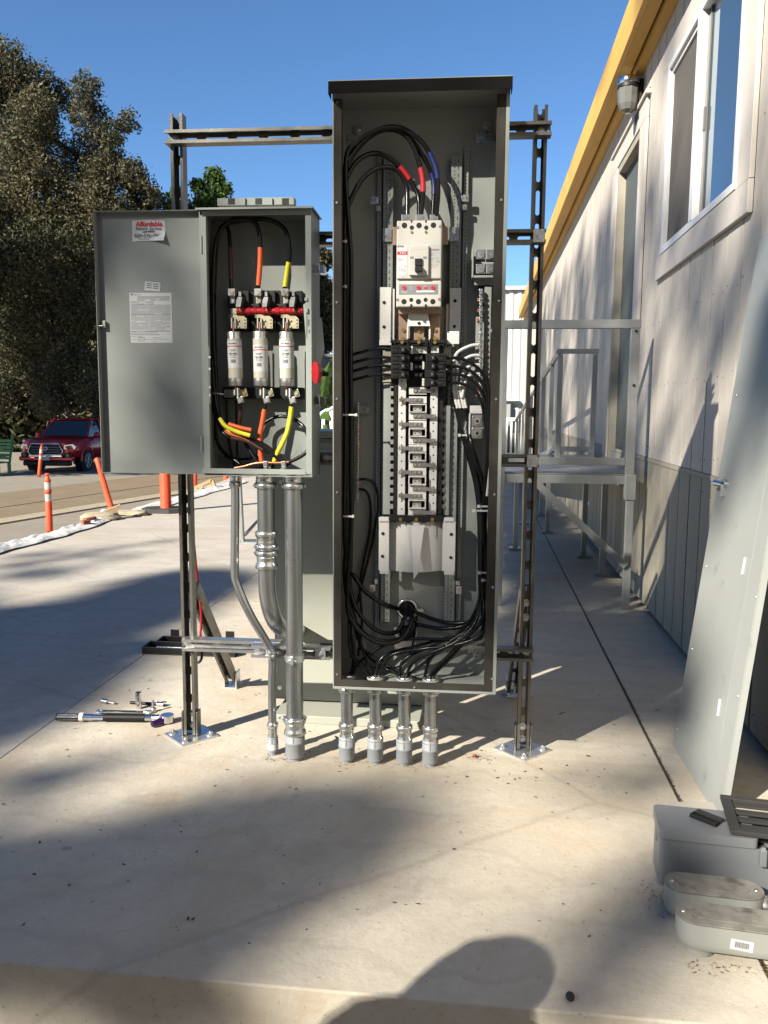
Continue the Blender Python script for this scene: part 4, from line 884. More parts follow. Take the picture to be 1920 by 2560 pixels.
q = MB(); bpx(q, 1041, 726, 1086, 731, vb + .0004, vb + .0012); lines(q, 1024, 1031, 715, 723, 2.6, vb + .0008, .9, 8, .1); lines(q, 1004, 1018, 727, 732, 2.4, vb + .0008, .9, 9, .1); lines(q, 1059, 1069, 713.5, 716, 2.4, vb + .0008, .9, 9, .1); PN.part('fine_print', q, 'label', parent=mbk)
for x in (1013.5, 1049, 1084.5):
    q = MB(); bpx(q, x - 10, 536, x + 10, 556, -.185, -.14); lg = PN.part('terminal_lug', q, 'alu', parent=mbk, bev=.001)
    q = MB(); rod(q, x, 543, -.1862, -.185, 6.2, 20); PN.part('lug_screw', q, 'zinc', parent=mbk)
    q = MB(); rod(q, x, 543, -.1867, -.1862, 3.4, 6); PN.part('lug_socket', q, 'inkgrey', parent=mbk)
# white plates, busbars below the main breaker
for rs_ in [[(948, 718, 977, 853)], [(1124, 720, 1152, 858)]]: boxpart('white_side_plate', rs_, -.122, -.119, 'white')
boxpart('white_side_plate', [(978, 722, 986, 850)], -.115, -.112, 'white'); boxpart('white_side_plate', [(1115, 760, 1123, 848)], -.115, -.112, 'trim')
boxpart('plate_hook', [(948, 852, 980, 863)], -.135, -.122, 'white', bev=.001); boxpart('plate_hook', [(1118, 828, 1148, 860)], -.135, -.122, 'white', bev=.001)
q = MB()
for (x, y) in [(960, 756), (1138, 752), (960, 817), (1136, 816)]: rod(q, x, y, -.124, -.121, 4, 12)
PN.part('rivet', q, 'black')
q = MB(); bpx(q, 982, 768, 1118, 850, -.10, -.098); PN.part('insulating_board', q, 'sid_lo')
for i, (x0, x1, y0) in enumerate([(997, 1020, 780), (1035, 1060, 817), (1075, 1100, 780)]):
    q = MB(); bpx(q, x0, y0, x1, 852, -.142, -.137); bb = PN.part('bus_bar', q, 'bus', bev=.001)
    q = MB(); rod(q, (x0 + x1) / 2, 825 if i != 1 else 827, -.147, -.142, 5, 6); rod(q, (x0 + x1) / 2, 846, -.147, -.142, 5, 6); PN.part('bus_bolt', q, 'brass', parent=bb)
boxpart('breaker_underside', [(996, 770, 1102, 784)], -.18, -.11, 'bus')
q = MB(); a = [rk(x, y, -.165) for x, y in [(1022, 768), (1068, 768), (1075, 815), (1018, 815)]]; b_ = [rk(x, y, -.163) for x, y in [(1022, 768), (1068, 768), (1075, 815), (1018, 815)]]; q.prism([(0, 0), (1, 0), (2, 0), (3, 0)], lambda p, q_: a[int(p)], lambda p, q_: b_[int(p)]); sh_ = PN.part('insulating_shield', q, 'white')
q = MB(); rod(q, 1047.5, 808, -.167, -.164, 4, 12); PN.part('rivet', q, 'black', parent=sh_)
q = MB()
for (x0, x1) in ((1017, 1021), (1072, 1076)): bpx(q, x0, 815, x1, 850, -.155, -.12)
PN.part('shield_leg', q, 'white', parent=sh_)
# black top and bottom carriers
q = MB(); bpx(q, 976, 850, 1116, 857, -.155, -.12); bpx(q, 980, 857, 1112, 863, -.15, -.12)
for x in (978, 986, 1018, 1022, 1064, 1068, 1074, 1078, 1108, 1114): bpx(q, x, 846, x + 2.2, 866, -.158, -.12)
tc = PN.part('bus_carrier', q, 'black', bev=.0006)
q = MB(); bpx(q, 973, 1289, 1109, 1303, -.15, -.115)
for x in (975, 985, 1016, 1020, 1024, 1054, 1058, 1062, 1100, 1106): bpx(q, x, 1300, x + 2, 1308, -.152, -.12)
bc = PN.part('bus_carrier', q, 'black', bev=.0006)
for (y, pr) in ((855.5, tc), (1299, bc)):
    q = MB()
    for x in ((1005, 1047, 1087) if y < 1000 else (1001, 1041, 1081)): rod(q, x, y, -.159, -.15, 4.3, 12)
    PN.part('carrier_screw', q, 'brass', parent=pr)
# perforated bus strips, dark side strips, twin combs
for (x0, x1, y0, y1) in [(995, 1013.5, 945, 1294), (1074, 1092.5, 950, 1294), (1028, 1067, 866, 884)]:
    q = MB(); bpx(q, x0, y0, x1, y1, -.132, -.128); st = PN.part('bus_strip', q, 'buswhite', bev=.0005)
    if y1 - y0 > 100:
        h = MB(); y = y0 + 8
        while y < y1: rod(h, (x0 + x1) / 2, y, -.1325, -.131, 2.1, 8); y += 20 if y > y0 + 200 else 20
        y = y0 + 8
        PN.part('hole_row', h, 'black', parent=st, kind='stuff')
for (x0, x1) in ((997, 1013), (1075, 1091)):
    q = MB(); bpx(q, x0, 1306, x1, 1345, -.128, -.125); st = PN.part('bus_strip_end', q, 'labelgrey', bev=.0005); h = MB()
    for y in (1312, 1321, 1330, 1339): rod(h, (x0 + x1) / 2, y, -.1285, -.127, 2.0, 8)
    PN.part('hole_row', h, 'black', parent=st)
q = MB(); bpx(q, 984, 945, 994, 1290, -.125, -.10); bpx(q, 1014.5, 945, 1019, 1290, -.12, -.10); bpx(q, 1068.5, 950, 1073, 1290, -.12, -.10); bpx(q, 1093.5, 945, 1106, 1290, -.125, -.10); PN.part('dark_channel', q, 'black')
boxpart('centre_backing', [(1019, 884, 1068.5, 1290)], -.115, -.10, 'black')
for side in (0, 1):
    q = MB()
    if side == 0: bpx(q, 958, 958, 976, 1286, -.112, -.106)
    else: bpx(q, 1110, 1014, 1124, 1288, -.112, -.106)
    cb = PN.part('breaker_comb', q, 'paint', bev=.0005); y = 958 if side == 0 else 1018; k = 0
    q = MB(); h = MB()
    while y < 1280:
        if side == 0: bpx(q, 975, y, 983.5, y + 11, -.118, -.106)
        else: bpx(q, 1104, y, 1111, y + 11, -.118, -.106); bpx(h, 1111, y + 1, 1118, y + 9, -.1125, -.112)
        y += 20.2
    PN.part('comb_tooth', q, 'paint', parent=cb)
    if side: PN.part('tooth_slot', h, 'paint_in', parent=cb)  # thin patches beside the right comb's teeth, in the inside paint
q = MB(); bpx(q, 956, 868, 978, 955, -.112, -.106); PN.part('breaker_comb', q, 'sid_lo', bev=.0005); q = MB(); bpx(q, 1108, 866, 1128, 912, -.112, -.106); PN.part('breaker_comb', q, 'sid_lo', bev=.0005)
# centre bus connectors: windowed holders with a steel tab going left or right in turn
ys = [(948, 965), (1010, 1031), (1071, 1092), (1131, 1153), (1191, 1213), (1250, 1272)]
for i, (ya, yb) in enumerate(ys):
    x0, x1 = 1022.5 - i * .4, 1066.5 - i * .4
    if i:
        q = MB()
        for r_ in [(x0, ya, x1, ya + 2.2), (x0, yb - 2.2, x1, yb), (x0, ya + 2.2, x0 + 2.6, yb - 2.2), (x1 - 2.6, ya + 2.2, x1, yb - 2.2)]: bpx(q, *r_, -.150, -.116)
        hd = PN.part('bus_holder', q, 'white'); q = MB(); bpx(q, x0 + 10, ya + 3.5, x1 - 12, yb - 3.5, -.138, -.116); PN.part('bus_stab', q, 'labelgrey', parent=hd)
        q = MB(); rod(q, x0 + 15, (ya + yb) / 2, -.140, -.138, 3.1, 10); rod(q, x1 - 17.5, (ya + yb) / 2, -.140, -.138, 3.1, 10); PN.part('stab_screw', q, 'dull', parent=hd)
    # plate under it with tab to the right
    yc = yb + 1.0 if i else 968
    q = MB(); bpx(q, x0, yc, x1, yc + 18, -.140, -.116); pl = PN.part('white_spacer', q, 'white')
    q = MB(); bpx(q, x0 + 11, yc + 4, 1090 - i * .4, yc + 13.5, -.1445, -.1402); tb = PN.part('bus_tab', q, 'alu')
    q = MB(); rod(q, x0 + 16.5, yc + 8.5, -.147, -.1445, 3.6, 10); rod(q, x0 + 27.5, yc + 8.5, -.147, -.1445, 3.6, 10); rod(q, 1085 - i * .5, yc + 8.5, -.147, -.1445, 3.4, 10); PN.part('tab_screw', q, 'dull', parent=tb)
    if i < 5:
        yd = ys[i + 1][0] - 19
        q = MB(); bpx(q, x0, yd, x1, yd + 17, -.140, -.116); PN.part('white_spacer', q, 'white')
        q = MB(); bpx(q, 998 - i * .5, yd + 4, x0 + 33, yd + 13.5, -.1445, -.1402); tb = PN.part('bus_tab', q, 'alu')
        q = MB(); rod(q, x0 + 16.5, yd + 8.5, -.147, -.1445, 3.6, 10); rod(q, x0 + 27.5, yd + 8.5, -.147, -.1445, 3.6, 10); PN.part('tab_screw', q, 'dull', parent=tb)
        q = MB(); rod(q, 1003 - i * .5, yd + 8.5, -.1475, -.1445, 4.0, 10); PN.part('tab_screw', q, 'brass' if i in (0, 4) else 'dull', parent=tb)
for (ya, yb, mt_) in [(868, 882, 'labelgrey'), (888, 902, 'bus'), (910, 924, 'bus'), (931, 943, 'bus')]:
    q = MB(); bpx(q, 1034, ya, 1056, yb, -.135, -.112); PN.part('bus_stab', q, mt_ if ya < 880 else 'gasket'); q = MB(); rod(q, 1041, (ya + yb) / 2, -.138, -.135, 3.4, 10); rod(q, 1050, (ya + yb) / 2, -.138, -.135, 3.4, 10); PN.part('stab_screw', q, 'dull')
boxpart('blank_stab', [(1078, 864, 1097, 882)], -.14, -.12, 'label')
# branch breakers
for (x0, x1, y0, flip) in [(977, 1024, 864, 0), (977, 1022, 905, 0), (1064, 1115, 884, 1), (1062, 1115, 925, 1)]:
    br = boxpart('branch_breaker', [(x0, y0, x1, y0 + 19.5), (x0, y0 + 21, x1, y0 + 41)], -.178, -.12, 'black', bev=.0015)
    for k in (0, 1):
        yy = y0 + 4 + 21 * k; xm = x0 + (26 if not flip else 14)
        boxpart('breaker_handle', [(xm, yy, xm + 10, yy + 13)], -.192, -.178, 'black', br, .001)
        boxpart('handle_mark', [(xm + 2.5, yy + 3, xm + 5.5, yy + 9)], -.1925, -.192, 'alu', br)
        boxpart('breaker_ridge', [(x0 + 3, yy - 1, x0 + 20, yy + 1) if not flip else (x1 - 22, yy - 1, x1 - 4, yy + 1)], -.181, -.178, 'black', br)
        boxpart('breaker_pad', [(x0 + 5, yy + 3, x0 + 18, yy + 12) if not flip else (x1 - 20, yy + 3, x1 - 6, yy + 12)], -.180, -.178, 'black', br, .0008)
boxpart('branch_breaker', [(1064, 904.5, 1115, 924)], -.178, -.12, 'black', bev=.0015)
for r_ in [(1027, 865, 1032, 884), (1026, 906, 1031, 925), (1056, 904, 1061, 923), (1055, 946, 1061, 965)]: boxpart('white_blank_clip', [r_], -.165, -.14, 'white', bev=.0008)
# lower white sheet with hanging flap
q = MB(); N_ = 14; pts = []
for k in range(N_ + 1):
    f = k / N_; x = 972 + (1110 - 972) * f; v = -.112 - .03 * math.sin(math.pi * f); t_ = rk(x, 1304, v); b_ = rk(x, 1425 + 6 * math.sin(math.pi * f), v); pts.append((t_, b_))
vs = [p for pr in pts for p in pr]; q.add(vs, [(2 * k, 2 * k + 2, 2 * k + 3, 2 * k + 1) for k in range(N_)], True); sw_ = PN.part('white_insulation_sheet', q, 'white')
q = MB(); a = [rk(1028, 1318, -.155), rk(1061, 1312, -.15), rk(1045, 1433, -.185), rk(1034, 1448, -.19)]; q.add(a + [p + Vector((0, .0015, 0)) for p in a], [(0, 1, 2, 3), (7, 6, 5, 4), (0, 4, 5, 1), (1, 5, 6, 2), (2, 6, 7, 3), (3, 7, 4, 0)]); PN.part('hanging_flap', q, 'white', parent=sw_)
q = MB(); a = [rk(1017, 1312, -.147), rk(1028, 1318, -.15), rk(1033, 1420, -.15), rk(1025, 1372, -.147)]; q.add(a, [(0, 1, 2, 3)]); PN.part('torn_fold', q, 'label', parent=sw_)
for rs_ in [[(947, 1300, 972, 1426)], [(1106, 1302, 1138, 1428)]]: boxpart('white_side_plate', rs_, -.150, -.147, 'white')
for r_ in [(947, 1294, 972, 1304), (1110, 1295, 1135, 1304), (949, 1426, 972, 1435), (1110, 1428, 1135, 1437)]: boxpart('plate_hook', [r_], -.155, -.13, 'white', bev=.001)
q = MB()
for (x, y) in [(957, 1334), (1128, 1336), (956, 1391), (1127, 1394)]: rod(q, x, y, -.153, -.149, 4, 12)
PN.part('rivet', q, 'black')
# neutral bar, lug blocks and ground bar
boxpart('lug_bracket', [(1180, 622, 1184, 694), (1184, 688, 1236, 694)], -.16, -.068, 'paint_light', bev=.001)
for (x, y) in [(1190, 624), (1216, 624), (1190, 660), (1216, 660)]:
    q = MB(); bpx(q, x, y, x + 24, y + 24, -.15, -.10); lg = PN.part('neutral_lug', q, 'alu', bev=.001); q = MB(); rod(q, x + 12, y + 12, -.153, -.15, 9, 20); PN.part('lug_screw', q, 'zinc', parent=lg); q = MB(); rod(q, x + 12, y + 12, -.1537, -.153, 4, 6); PN.part('lug_socket', q, 'inkgrey', parent=lg)
boxpart('bracket_foot', [(1186, 696, 1232, 712)], -.13, -.068, 'paint_light')
boxpart('insulator_block', [(1196, 714, 1230, 790)], -.11, -.068, 'black')
q = MB(); bpx(q, 1209, 716, 1226, 985, -.13, -.11); nb = PN.part('neutral_bar', q, 'paint_light', bev=.0006)
q = MB(); y = 735
while y < 980: rod(q, 1214, y, -.134, -.13, 3.4, 8); y += 20.5 if y < 850 else 11
PN.part('bar_screw', q, 'brass', parent=nb)
q = MB(); y = 722; k = 0
while y < 990: bpx(q, 1198 + (k % 2), y, 1207.5 - (k % 3) * .8, y + 6.4, -.152 - .004 * (k % 2), -.138); y += 7.2; k += 1
PN.part('clear_cover_strip', q, 'zinc', bev=.001)
q = MB()
for (x, y) in [(1193, 745), (1193, 772), (1192, 795), (1196, 858), (1211, 862), (1196, 892), (1211, 890), (1196, 912), (1195, 960), (1192, 975), (1205, 985)]: bpx(q, x, y, x + 7, y + 8, -.135, -.12)
PN.part('copper_terminal', q, 'copper')
boxpart('side_shield', [(1188, 792, 1198, 960)], -.12, -.118, 'paint_light')
boxpart('lug_bracket', [(1175, 1014, 1216, 1034), (1172, 1034, 1176, 1098)], -.15, -.068, 'white', bev=.001)
lb = boxpart('black_lug_block', [(1177, 1034, 1208, 1096)], -.145, -.09, 'inkgrey', bev=.001)
for y in (1040, 1070):
    boxpart('lug_face', [(1180, y, 1205, y + 26)], -.148, -.145, 'alu', lb, .001); q = MB(); rod(q, 1193, y + 13, -.151, -.148, 8.5, 18); PN.part('lug_screw', q, 'dull', parent=lb); q = MB(); rod(q, 1193, y + 13, -.1516, -.151, 4, 6); PN.part('lug_socket', q, 'black', parent=lb)
q = MB(); y = 1006; k = 0
while y < 1254: bpx(q, 890.5 + (k % 2) - (y - 1006) * .006, y, 897 - (y - 1006) * .006, y + 6.5, -.12 - .003 * (k % 2), -.09); y += 7.2; k += 1
PN.part('ground_bar', q, 'zinc', bev=.001)
boxpart('ground_bracket', [(899, 1014, 924, 1033)], -.085, -.068, 'paint_light'); q = MB(); rod(q, 917, 1022, -.092, -.085, 5, 10); PN.part('bracket_screw', q, 'alu')
q = MB()
for y in (1062, 1082, 1108, 1128, 1152, 1178, 1205): bpx(q, 896, y, 901, y + 5, -.105, -.09)
PN.part('copper_terminal', q, 'copper')
# round back knockouts with bushings
for (x, y, r_) in [(1018, 1522, 23), (1018, 1580, 22)]:
    q = MB(); rod(q, x, y, -.071, -.068, r_, 32); PN.part('knockout_hole', q, 'black'); 
    a = rk(x, y, -.072); rr_ = r_ * 2.66 / FPX; q = MB(); q.tube([(a.x + rr_ * 1.04 * math.cos(t * math.pi / 12), -.076, a.z + rr_ * 1.04 * math.sin(t * math.pi / 12)) for t in range(25)], .005, n=8, straight=True); PN.part('conduit_bushing', q, 'zinc')
q = MB(); bpx(q, 1043, 1522, 1058, 1530, -.09, -.07); rod(q, 1055, 1526, -.10, -.088, 5, 8); PN.part('bushing_lug', q, 'zinc')
for cx in CX:
    q = MB(); R0 = .0245; zf_ = pb_ + .010
    q.tube([(cx + R0 * math.cos(t * math.pi / 12), vC + R0 * math.sin(t * math.pi / 12), zf_) for t in range(25)], .0045, n=8, straight=True); PN.part('conduit_bushing', q, 'paint_light')
    q = MB(); q.cyl((cx, vC, pb_ + .0025), (cx, vC, pb_ + .004), .022, n=24); PN.part('conduit_opening', q, 'black')
# ================================================================== cables in the tall panel
def catm(P, sub=6):
    P = [Vector(p) for p in P]; Q = [P[0] * 2 - P[1]] + P + [P[-1] * 2 - P[-2]]; out = []
    for i in range(1, len(Q) - 2):
        for k in range(sub):
            t = k / sub; a, b, c, d = Q[i - 1], Q[i], Q[i + 1], Q[i + 2]
            out.append(.5 * ((2 * b) + (c - a) * t + (2 * a - 5 * b + 4 * c - d) * t * t + (3 * b - a - 3 * c + d) * t ** 3))
    return out + [P[-1]]
def cab(th, pts, r, tapes=(), mt='cable', name='cable', n=8, sub=6):
    W3 = catm([rk(*p) for p in pts], sub)
    q = MB(); q.tube(W3, r, n=n, straight=True); o = th.part(name, q, mt)
    for (i0, i1, tm) in tapes:
        a, b = int(i0 * sub), int(i1 * sub); q = MB(); q.tube(W3[a:b + 1], r * 1.13, n=n, straight=True); th.part('colour_tape', q, tm, parent=o)
    return o
rc = random.Random(9)
loops = [
 [(1018, 540, -.165), (1017, 472, -.15), (999, 432, -.15), (976, 419, -.155), (944, 420, -.17), (907, 446, -.185), (878, 498, -.20), (863, 550, -.205)],
 [(1048, 540, -.165), (1046, 492, -.15), (1028, 455, -.145), (999, 417, -.15), (970, 394, -.155), (944, 384, -.16), (915, 388, -.17), (887, 409, -.18), (865, 450, -.19), (859, 500, -.20)],
 [(1052, 540, -.175), (1058, 470, -.175), (1051, 420, -.175), (1034, 368, -.175), (1011, 336, -.175), (982, 321, -.18), (950, 323, -.185), (915, 345, -.19), (880, 385, -.195), (860, 440, -.2)],
 [(1082, 540, -.165), (1085, 464, -.155), (1073, 420, -.155), (1051, 380, -.155), (1028, 350, -.16), (994, 327, -.165), (955, 326, -.17), (915, 350, -.175), (882, 390, -.18), (862, 450, -.185)],
 [(1090, 540, -.18), (1095, 484, -.185), (1093, 440, -.185), (1083, 403, -.185), (1062, 364, -.185), (1040, 342, -.185), (1005, 321, -.19), (970, 318, -.2), (935, 328, -.205), (892, 355, -.21), (864, 410, -.212)]]
tp = [(), [(2.2, 3.1, 'red_tape')], [(.9, 2.1, 'red_tape')], [(.75, 1.8, 'blue_tape')], [(1.9, 3.6, 'blue_tape')]]
ends = [[(870, 1440, -.16), (890, 1520, -.17), (940, 1575, -.16), (990, 1580, -.12), (1014, 1540, -.08)],
        [(866, 1450, -.15), (880, 1540, -.15), (930, 1600, -.15), (985, 1602, -.12), (1020, 1590, -.08)],
        [(862, 1430, -.18), (874, 1520, -.19), (905, 1580, -.19), (970, 1604, -.16), (1030, 1575, -.1), (1025, 1530, -.075)],
        [(872, 1420, -.12), (885, 1440, -.13), (915, 1480, -.13), (960, 1510, -.12), (1008, 1525, -.075)],
        [(868, 1500, -.2), (885, 1560, -.2), (940, 1605, -.19), (1000, 1600, -.15), (1030, 1550, -.11), (1022, 1520, -.075)]]
for i, lp in enumerate(loops):
    mid = [(862 + 5 * i * .8 + rc.uniform(-1.5, 1.5), y, -.20 + .026 * (i % 4) + rc.uniform(-.005, .005)) for y in (640, 760, 900, 1040, 1180, 1310)]
    cab(PN, lp + mid + ends[i], .0074, tp[i], n=10)
for i in range(4):
    y = [874, 895, 916, 938][i]; d_ = [860, 876, 900, 925][i]
    pts = [(980, y, -.155), (940, y - 2, -.155), (905, y + 6, -.155), (878, y + 16, -.15), (864 + i * 2, y + 45, -.14), (870 + 3 * i, 1100, -.11), (874 + 2 * i, 1250, -.11), (872 + 2 * i, 1420, -.12)]
    tail = [[(880, 1500, -.12), (900, 1600, -.15), (930, 1690, -.155), (940, 1704, -.155)], [(876, 1560, -.12), (884, 1650, -.14), (872, 1695, -.155)], [(884, 1560, -.11), (920, 1640, -.12), (985, 1680, -.14), (1004, 1704, -.155)], [(872, 1580, -.2), (880, 1640, -.19), (915, 1680, -.17), (935, 1702, -.155)]][i]
    cab(PN, pts + tail, .0047, mt='cable')
right_start = [(1113, 895), (1113, 916), (1112, 936), (1112, 957)]
tailR = [[(1190, 1560, -.15), (1130, 1600, -.15), (1075, 1650, -.155), (1060, 1700, -.155)], [(1180, 1570, -.17), (1110, 1620, -.17), (1030, 1680, -.16), (1002, 1702, -.155)], [(1170, 1575, -.14), (1090, 1610, -.14), (1010, 1650, -.15), (998, 1702, -.155)], [(1150, 1580, -.12), (1060, 1610, -.12), (960, 1640, -.14), (935, 1702, -.155)]]
for i, (x, y) in enumerate(right_start):
    pts = [(x, y, -.155), (1150, y + 1, -.155), (1183, y + 16, -.155), (1208 + i * 2.5 - i * 5, y + 42, -.16), (1222 - i * 4, y + 85, -.165), (1222 - i * 2, 1150, -.17), (1214 - 3 * i, 1300, -.16), (1208 - 3 * i, 1440, -.15), (1204 - 3 * i, 1510, -.15)]
    cab(PN, pts + tailR[i], .0050)
for i in range(7):
    x = 1128 + i * 3; pts = [(x + 3, 980, -.12), (x + 18, 1050, -.12), (x + 36, 1120, -.125 - .006 * i), (1188 + i * 3.5, 1210, -.13 - .01 * (i % 3)), (1197 + i * 2.6, 1300, -.14 - .012 * (i % 4)), (1198 + i * 3, 1420, -.15 - .01 * (i % 3)), (1200 + i * 2.6, 1500, -.15)]
    tl = [[(1192, 1560, -.16), (1130, 1640, -.17), (1090, 1680, -.16), (1078, 1704, -.155)], [(1195, 1560, -.17), (1140, 1620, -.18), (1082, 1680, -.165), (1070, 1704, -.155)], [(1180, 1555, -.13), (1110, 1572, -.11), (1040, 1562, -.09), (1020, 1580, -.075)],
          [(1180, 1550, -.13), (1120, 1557, -.11), (1050, 1535, -.09), (1022, 1512, -.075)], [(1200, 1560, -.19), (1130, 1610, -.2), (1040, 1650, -.18), (1010, 1702, -.155)], [(1205, 1580, -.18), (1180, 1600, -.16), (1000, 1600, -.13), (905, 1650, -.15), (880, 1690, -.155), (872, 1702, -.155)], [(1212, 1575, -.2), (1150, 1610, -.2), (1060, 1622, -.17), (975, 1640, -.16), (942, 1702, -.155)]][i]
    cab(PN, pts + tl, .0056 if i not in (2, 3) else .0068)
for (a, b) in [((1197, 862), 1134), ((1200, 888), 1141), ((1203, 912), 1150), ((1205, 935), 1155)]:
    pts = [(a[0], a[1], -.14), (1175, a[1] + 3, -.14), (b + 8, a[1] + 22, -.135), (b, a[1] + 60, -.13), (b + 2, 985, -.125), (b + 10, 1020, -.125)]
    cab(PN, pts, .0052, mt='nylon', name='white_cable')
cab(PN, [(893, 1200, -.11), (915, 1198, -.085), (938, 1212, -.08), (945, 1260, -.08), (936, 1330, -.08), (920, 1400, -.085), (905, 1460, -.09), (885, 1540, -.1)], .0042)
cab(PN, [(896, 1222, -.11), (915, 1228, -.09), (926, 1260, -.085), (924, 1330, -.085), (910, 1400, -.09), (900, 1470, -.09), (905, 1560, -.1), (895, 1640, -.13)], .0045)
cab(PN, [(900, 1620, -.14), (960, 1655, -.13), (1010, 1690, -.14), (1030, 1692, -.15), (1060, 1700, -.15)], .0035); cab(PN, [(875, 1640, -.12), (930, 1668, -.11), (1000, 1665, -.11), (1030, 1620, -.09), (1042, 1540, -.08)], .0030)
q = MB(); q.tube([rk(*p) for p in [(1237, 1130, -.17), (1226, 1170, -.175), (1218, 1240, -.175)]], .0052, n=8, straight=True); PN.part('white_cable', q, 'nylon')
for (x0, x1, y, vf) in [(857, 892, 1037, -.22), (858, 884, 1291, -.22), (856, 866, 603, -.22), (856, 866, 716, -.22), (1147, 1166, 1088, -.165), (1195, 1221, 1266, -.19), (1183, 1221, 1277, -.19), (1197, 1222, 1432, -.19), (1205, 1222, 1451, -.19)]:
    q = MB(); bpx(q, x0, y - 2, x1, y + 2, vf - .002, vf); 
    bpx(q, (x1 - 5) if x0 < 900 else x0 - 2, y - 3.5, (x1 + 1) if x0 < 900 else x0 + 5, y + 3.5, vf - .007, vf - .0015); PN.part('cable_tie', q, 'nylon')

# ================================================================== fuse box with its door
FB = Thing('fuse_box', 'open grey fused switch box with three white fuses and its door swung left', 'switch box', (U_(640, 1000, FR), BK, 1.0), rack=True)
fl_, fr_ = U_(504.5, 850, FR), U_(779, 850, FR); ft_ = Z_(640, 524, FR); fb_ = zF
mb = MB(); w = .0018
mb.box(fl_, fr_, BK - w, BK, fb_, ft_); mb.box(fl_, fl_ + w, FR, BK - w, fb_, ft_); mb.box(fr_ - w, fr_, FR, BK - w, fb_, ft_); mb.box(fl_ + w, fr_ - w, FR, BK - w, fb_, fb_ + w); mb.box(fl_ + w, fr_ - w, FR, BK - w, ft_ - w, ft_); FB.part('enclosure', mb, 'paint')
def fpart(name, rects, v0, v1, mt, parent=None, bev=0): return boxpart(name, rects, v0, v1, mt, parent, bev, FB)
fpart('front_frame', [(504.5, 524, 779, 538), (504.5, 538.3, 520, 1172), (764.5, 538.3, 779, 1185), (504.5, 1172.3, 764.2, 1185)], FR - .002, FR - .0002, 'paint', bev=.0006)
fpart('front_frame_return', [(518.5, 538, 520, 1172), (764.5, 538, 766, 1172)], FR, FR + .018, 'paint')
q = MB(); q.box(fl_ - .006, fr_ + .008, FR - .020, BK, ft_ + .001, ft_ + .003); q.box(fl_ - .006, fr_ + .008, FR - .022, FR - .0205, ft_ - .003, ft_ + .003); FB.part('top_cover', q, 'paint', bev=.0005)
# ventilated cap standing on the crossbar behind the box top
q = MB(); bpx(q, 543, 494, 735, 513, -.10, -.065); cp = FB.part('spare_hub_plate', q, 'paint', bev=.001)
q = MB()
for x in (570, 638, 705): bpx(q, x, 495.5, x + 17, 511, -.1006, -.099)
FB.part('hub_opening', q, 'black', parent=cp)
q = MB()
for x in (611, 679): bpx(q, x, 494.5, x + 1.5, 513, -.106, -.100)
FB.part('plate_rib', q, 'paint', parent=cp)
# inner components
fpart('louver_knockout', [(704, 881, 713, 967), (668, 881, 681, 967)], -.072, -.066, 'paint')
tb_ = fpart('top_terminal_block', [(570, 729, 757, 768), (640, 726, 700, 740)], -.12, -.07, 'black', bev=.003)
q = MB()
for x in (606, 672, 740): bpx(q, x, 727, x + 16, 766, -.135, -.12)
bpx(q, 570, 760, 757, 768, -.13, -.12); FB.part('arc_barrier', q, 'black', parent=tb_, bev=.002)
for i, x in enumerate((578.5, 644, 712)):
    lg = fpart('terminal_lug', [(x - 8.5, 721.5, x + 8.5, 739)], -.16, -.125, 'alu', bev=.0008); q = MB(); rod(q, x, 730, -.162, -.16, 6, 18); rod(q, x, 730, -.1625, -.1618, 3, 6); FB.part('lug_screw', q, 'dull', parent=lg)
    tg = fpart('lug_tang', [(x - 4, 740, x + 8, 759)], -.145, -.135, 'brassplate', bev=.0008); q = MB(); rod(q, x + 2, 752, -.148, -.145, 5.5, 12); FB.part('tang_screw', q, 'alu', parent=tg)
    q = MB(); a = [rk(*p) for p in [(x + 12, 751, -.165), (x + 16, 742, -.165), (x + 26, 742, -.165), (x + 25, 752, -.165), (x + 22, 767, -.165), (x + 11, 767, -.165)]]
    q.prism([(k, 0) for k in range(6)], lambda p, z: a[int(p)], lambda p, z: a[int(p)] + Vector((0, .035, 0))); q2 = fpart('blade_jaw', [(x + 18, 729, x + 24, 740)], -.15, -.13, 'alu'); FB.part('blade_jaw', q, 'alu', bev=.0006)
    q = MB(); q.tube([rk(x + 18, 765, -.15), rk(x + 24, 778, -.165)], .003, n=6); FB.part('switch_blade', q, 'copper')
q = MB(); p0 = rk(593, 778, -.14); p1 = rk(758, 778, -.14); q.cyl(p0, p1, .0105, n=18)
for k in range(9): f = (k + .5) / 9; c_ = p0.lerp(p1, f); q.cyl(c_ - Vector((.004, 0, 0)), c_ + Vector((.004 + .004 * (k % 2), 0, 0)), .0122, n=8, smooth=False)
FB.part('red_rotor_bar', q, 'redplastic', bev=.0005)
fpart('rotor_bracket', [(577, 771, 592, 785)], -.145, -.13, 'brassplate', bev=.0006)
fpart('clip_base', [(590, 790, 622, 826), (628, 790, 690, 827), (693, 790, 757, 827)], -.12, -.07, 'black', bev=.002)
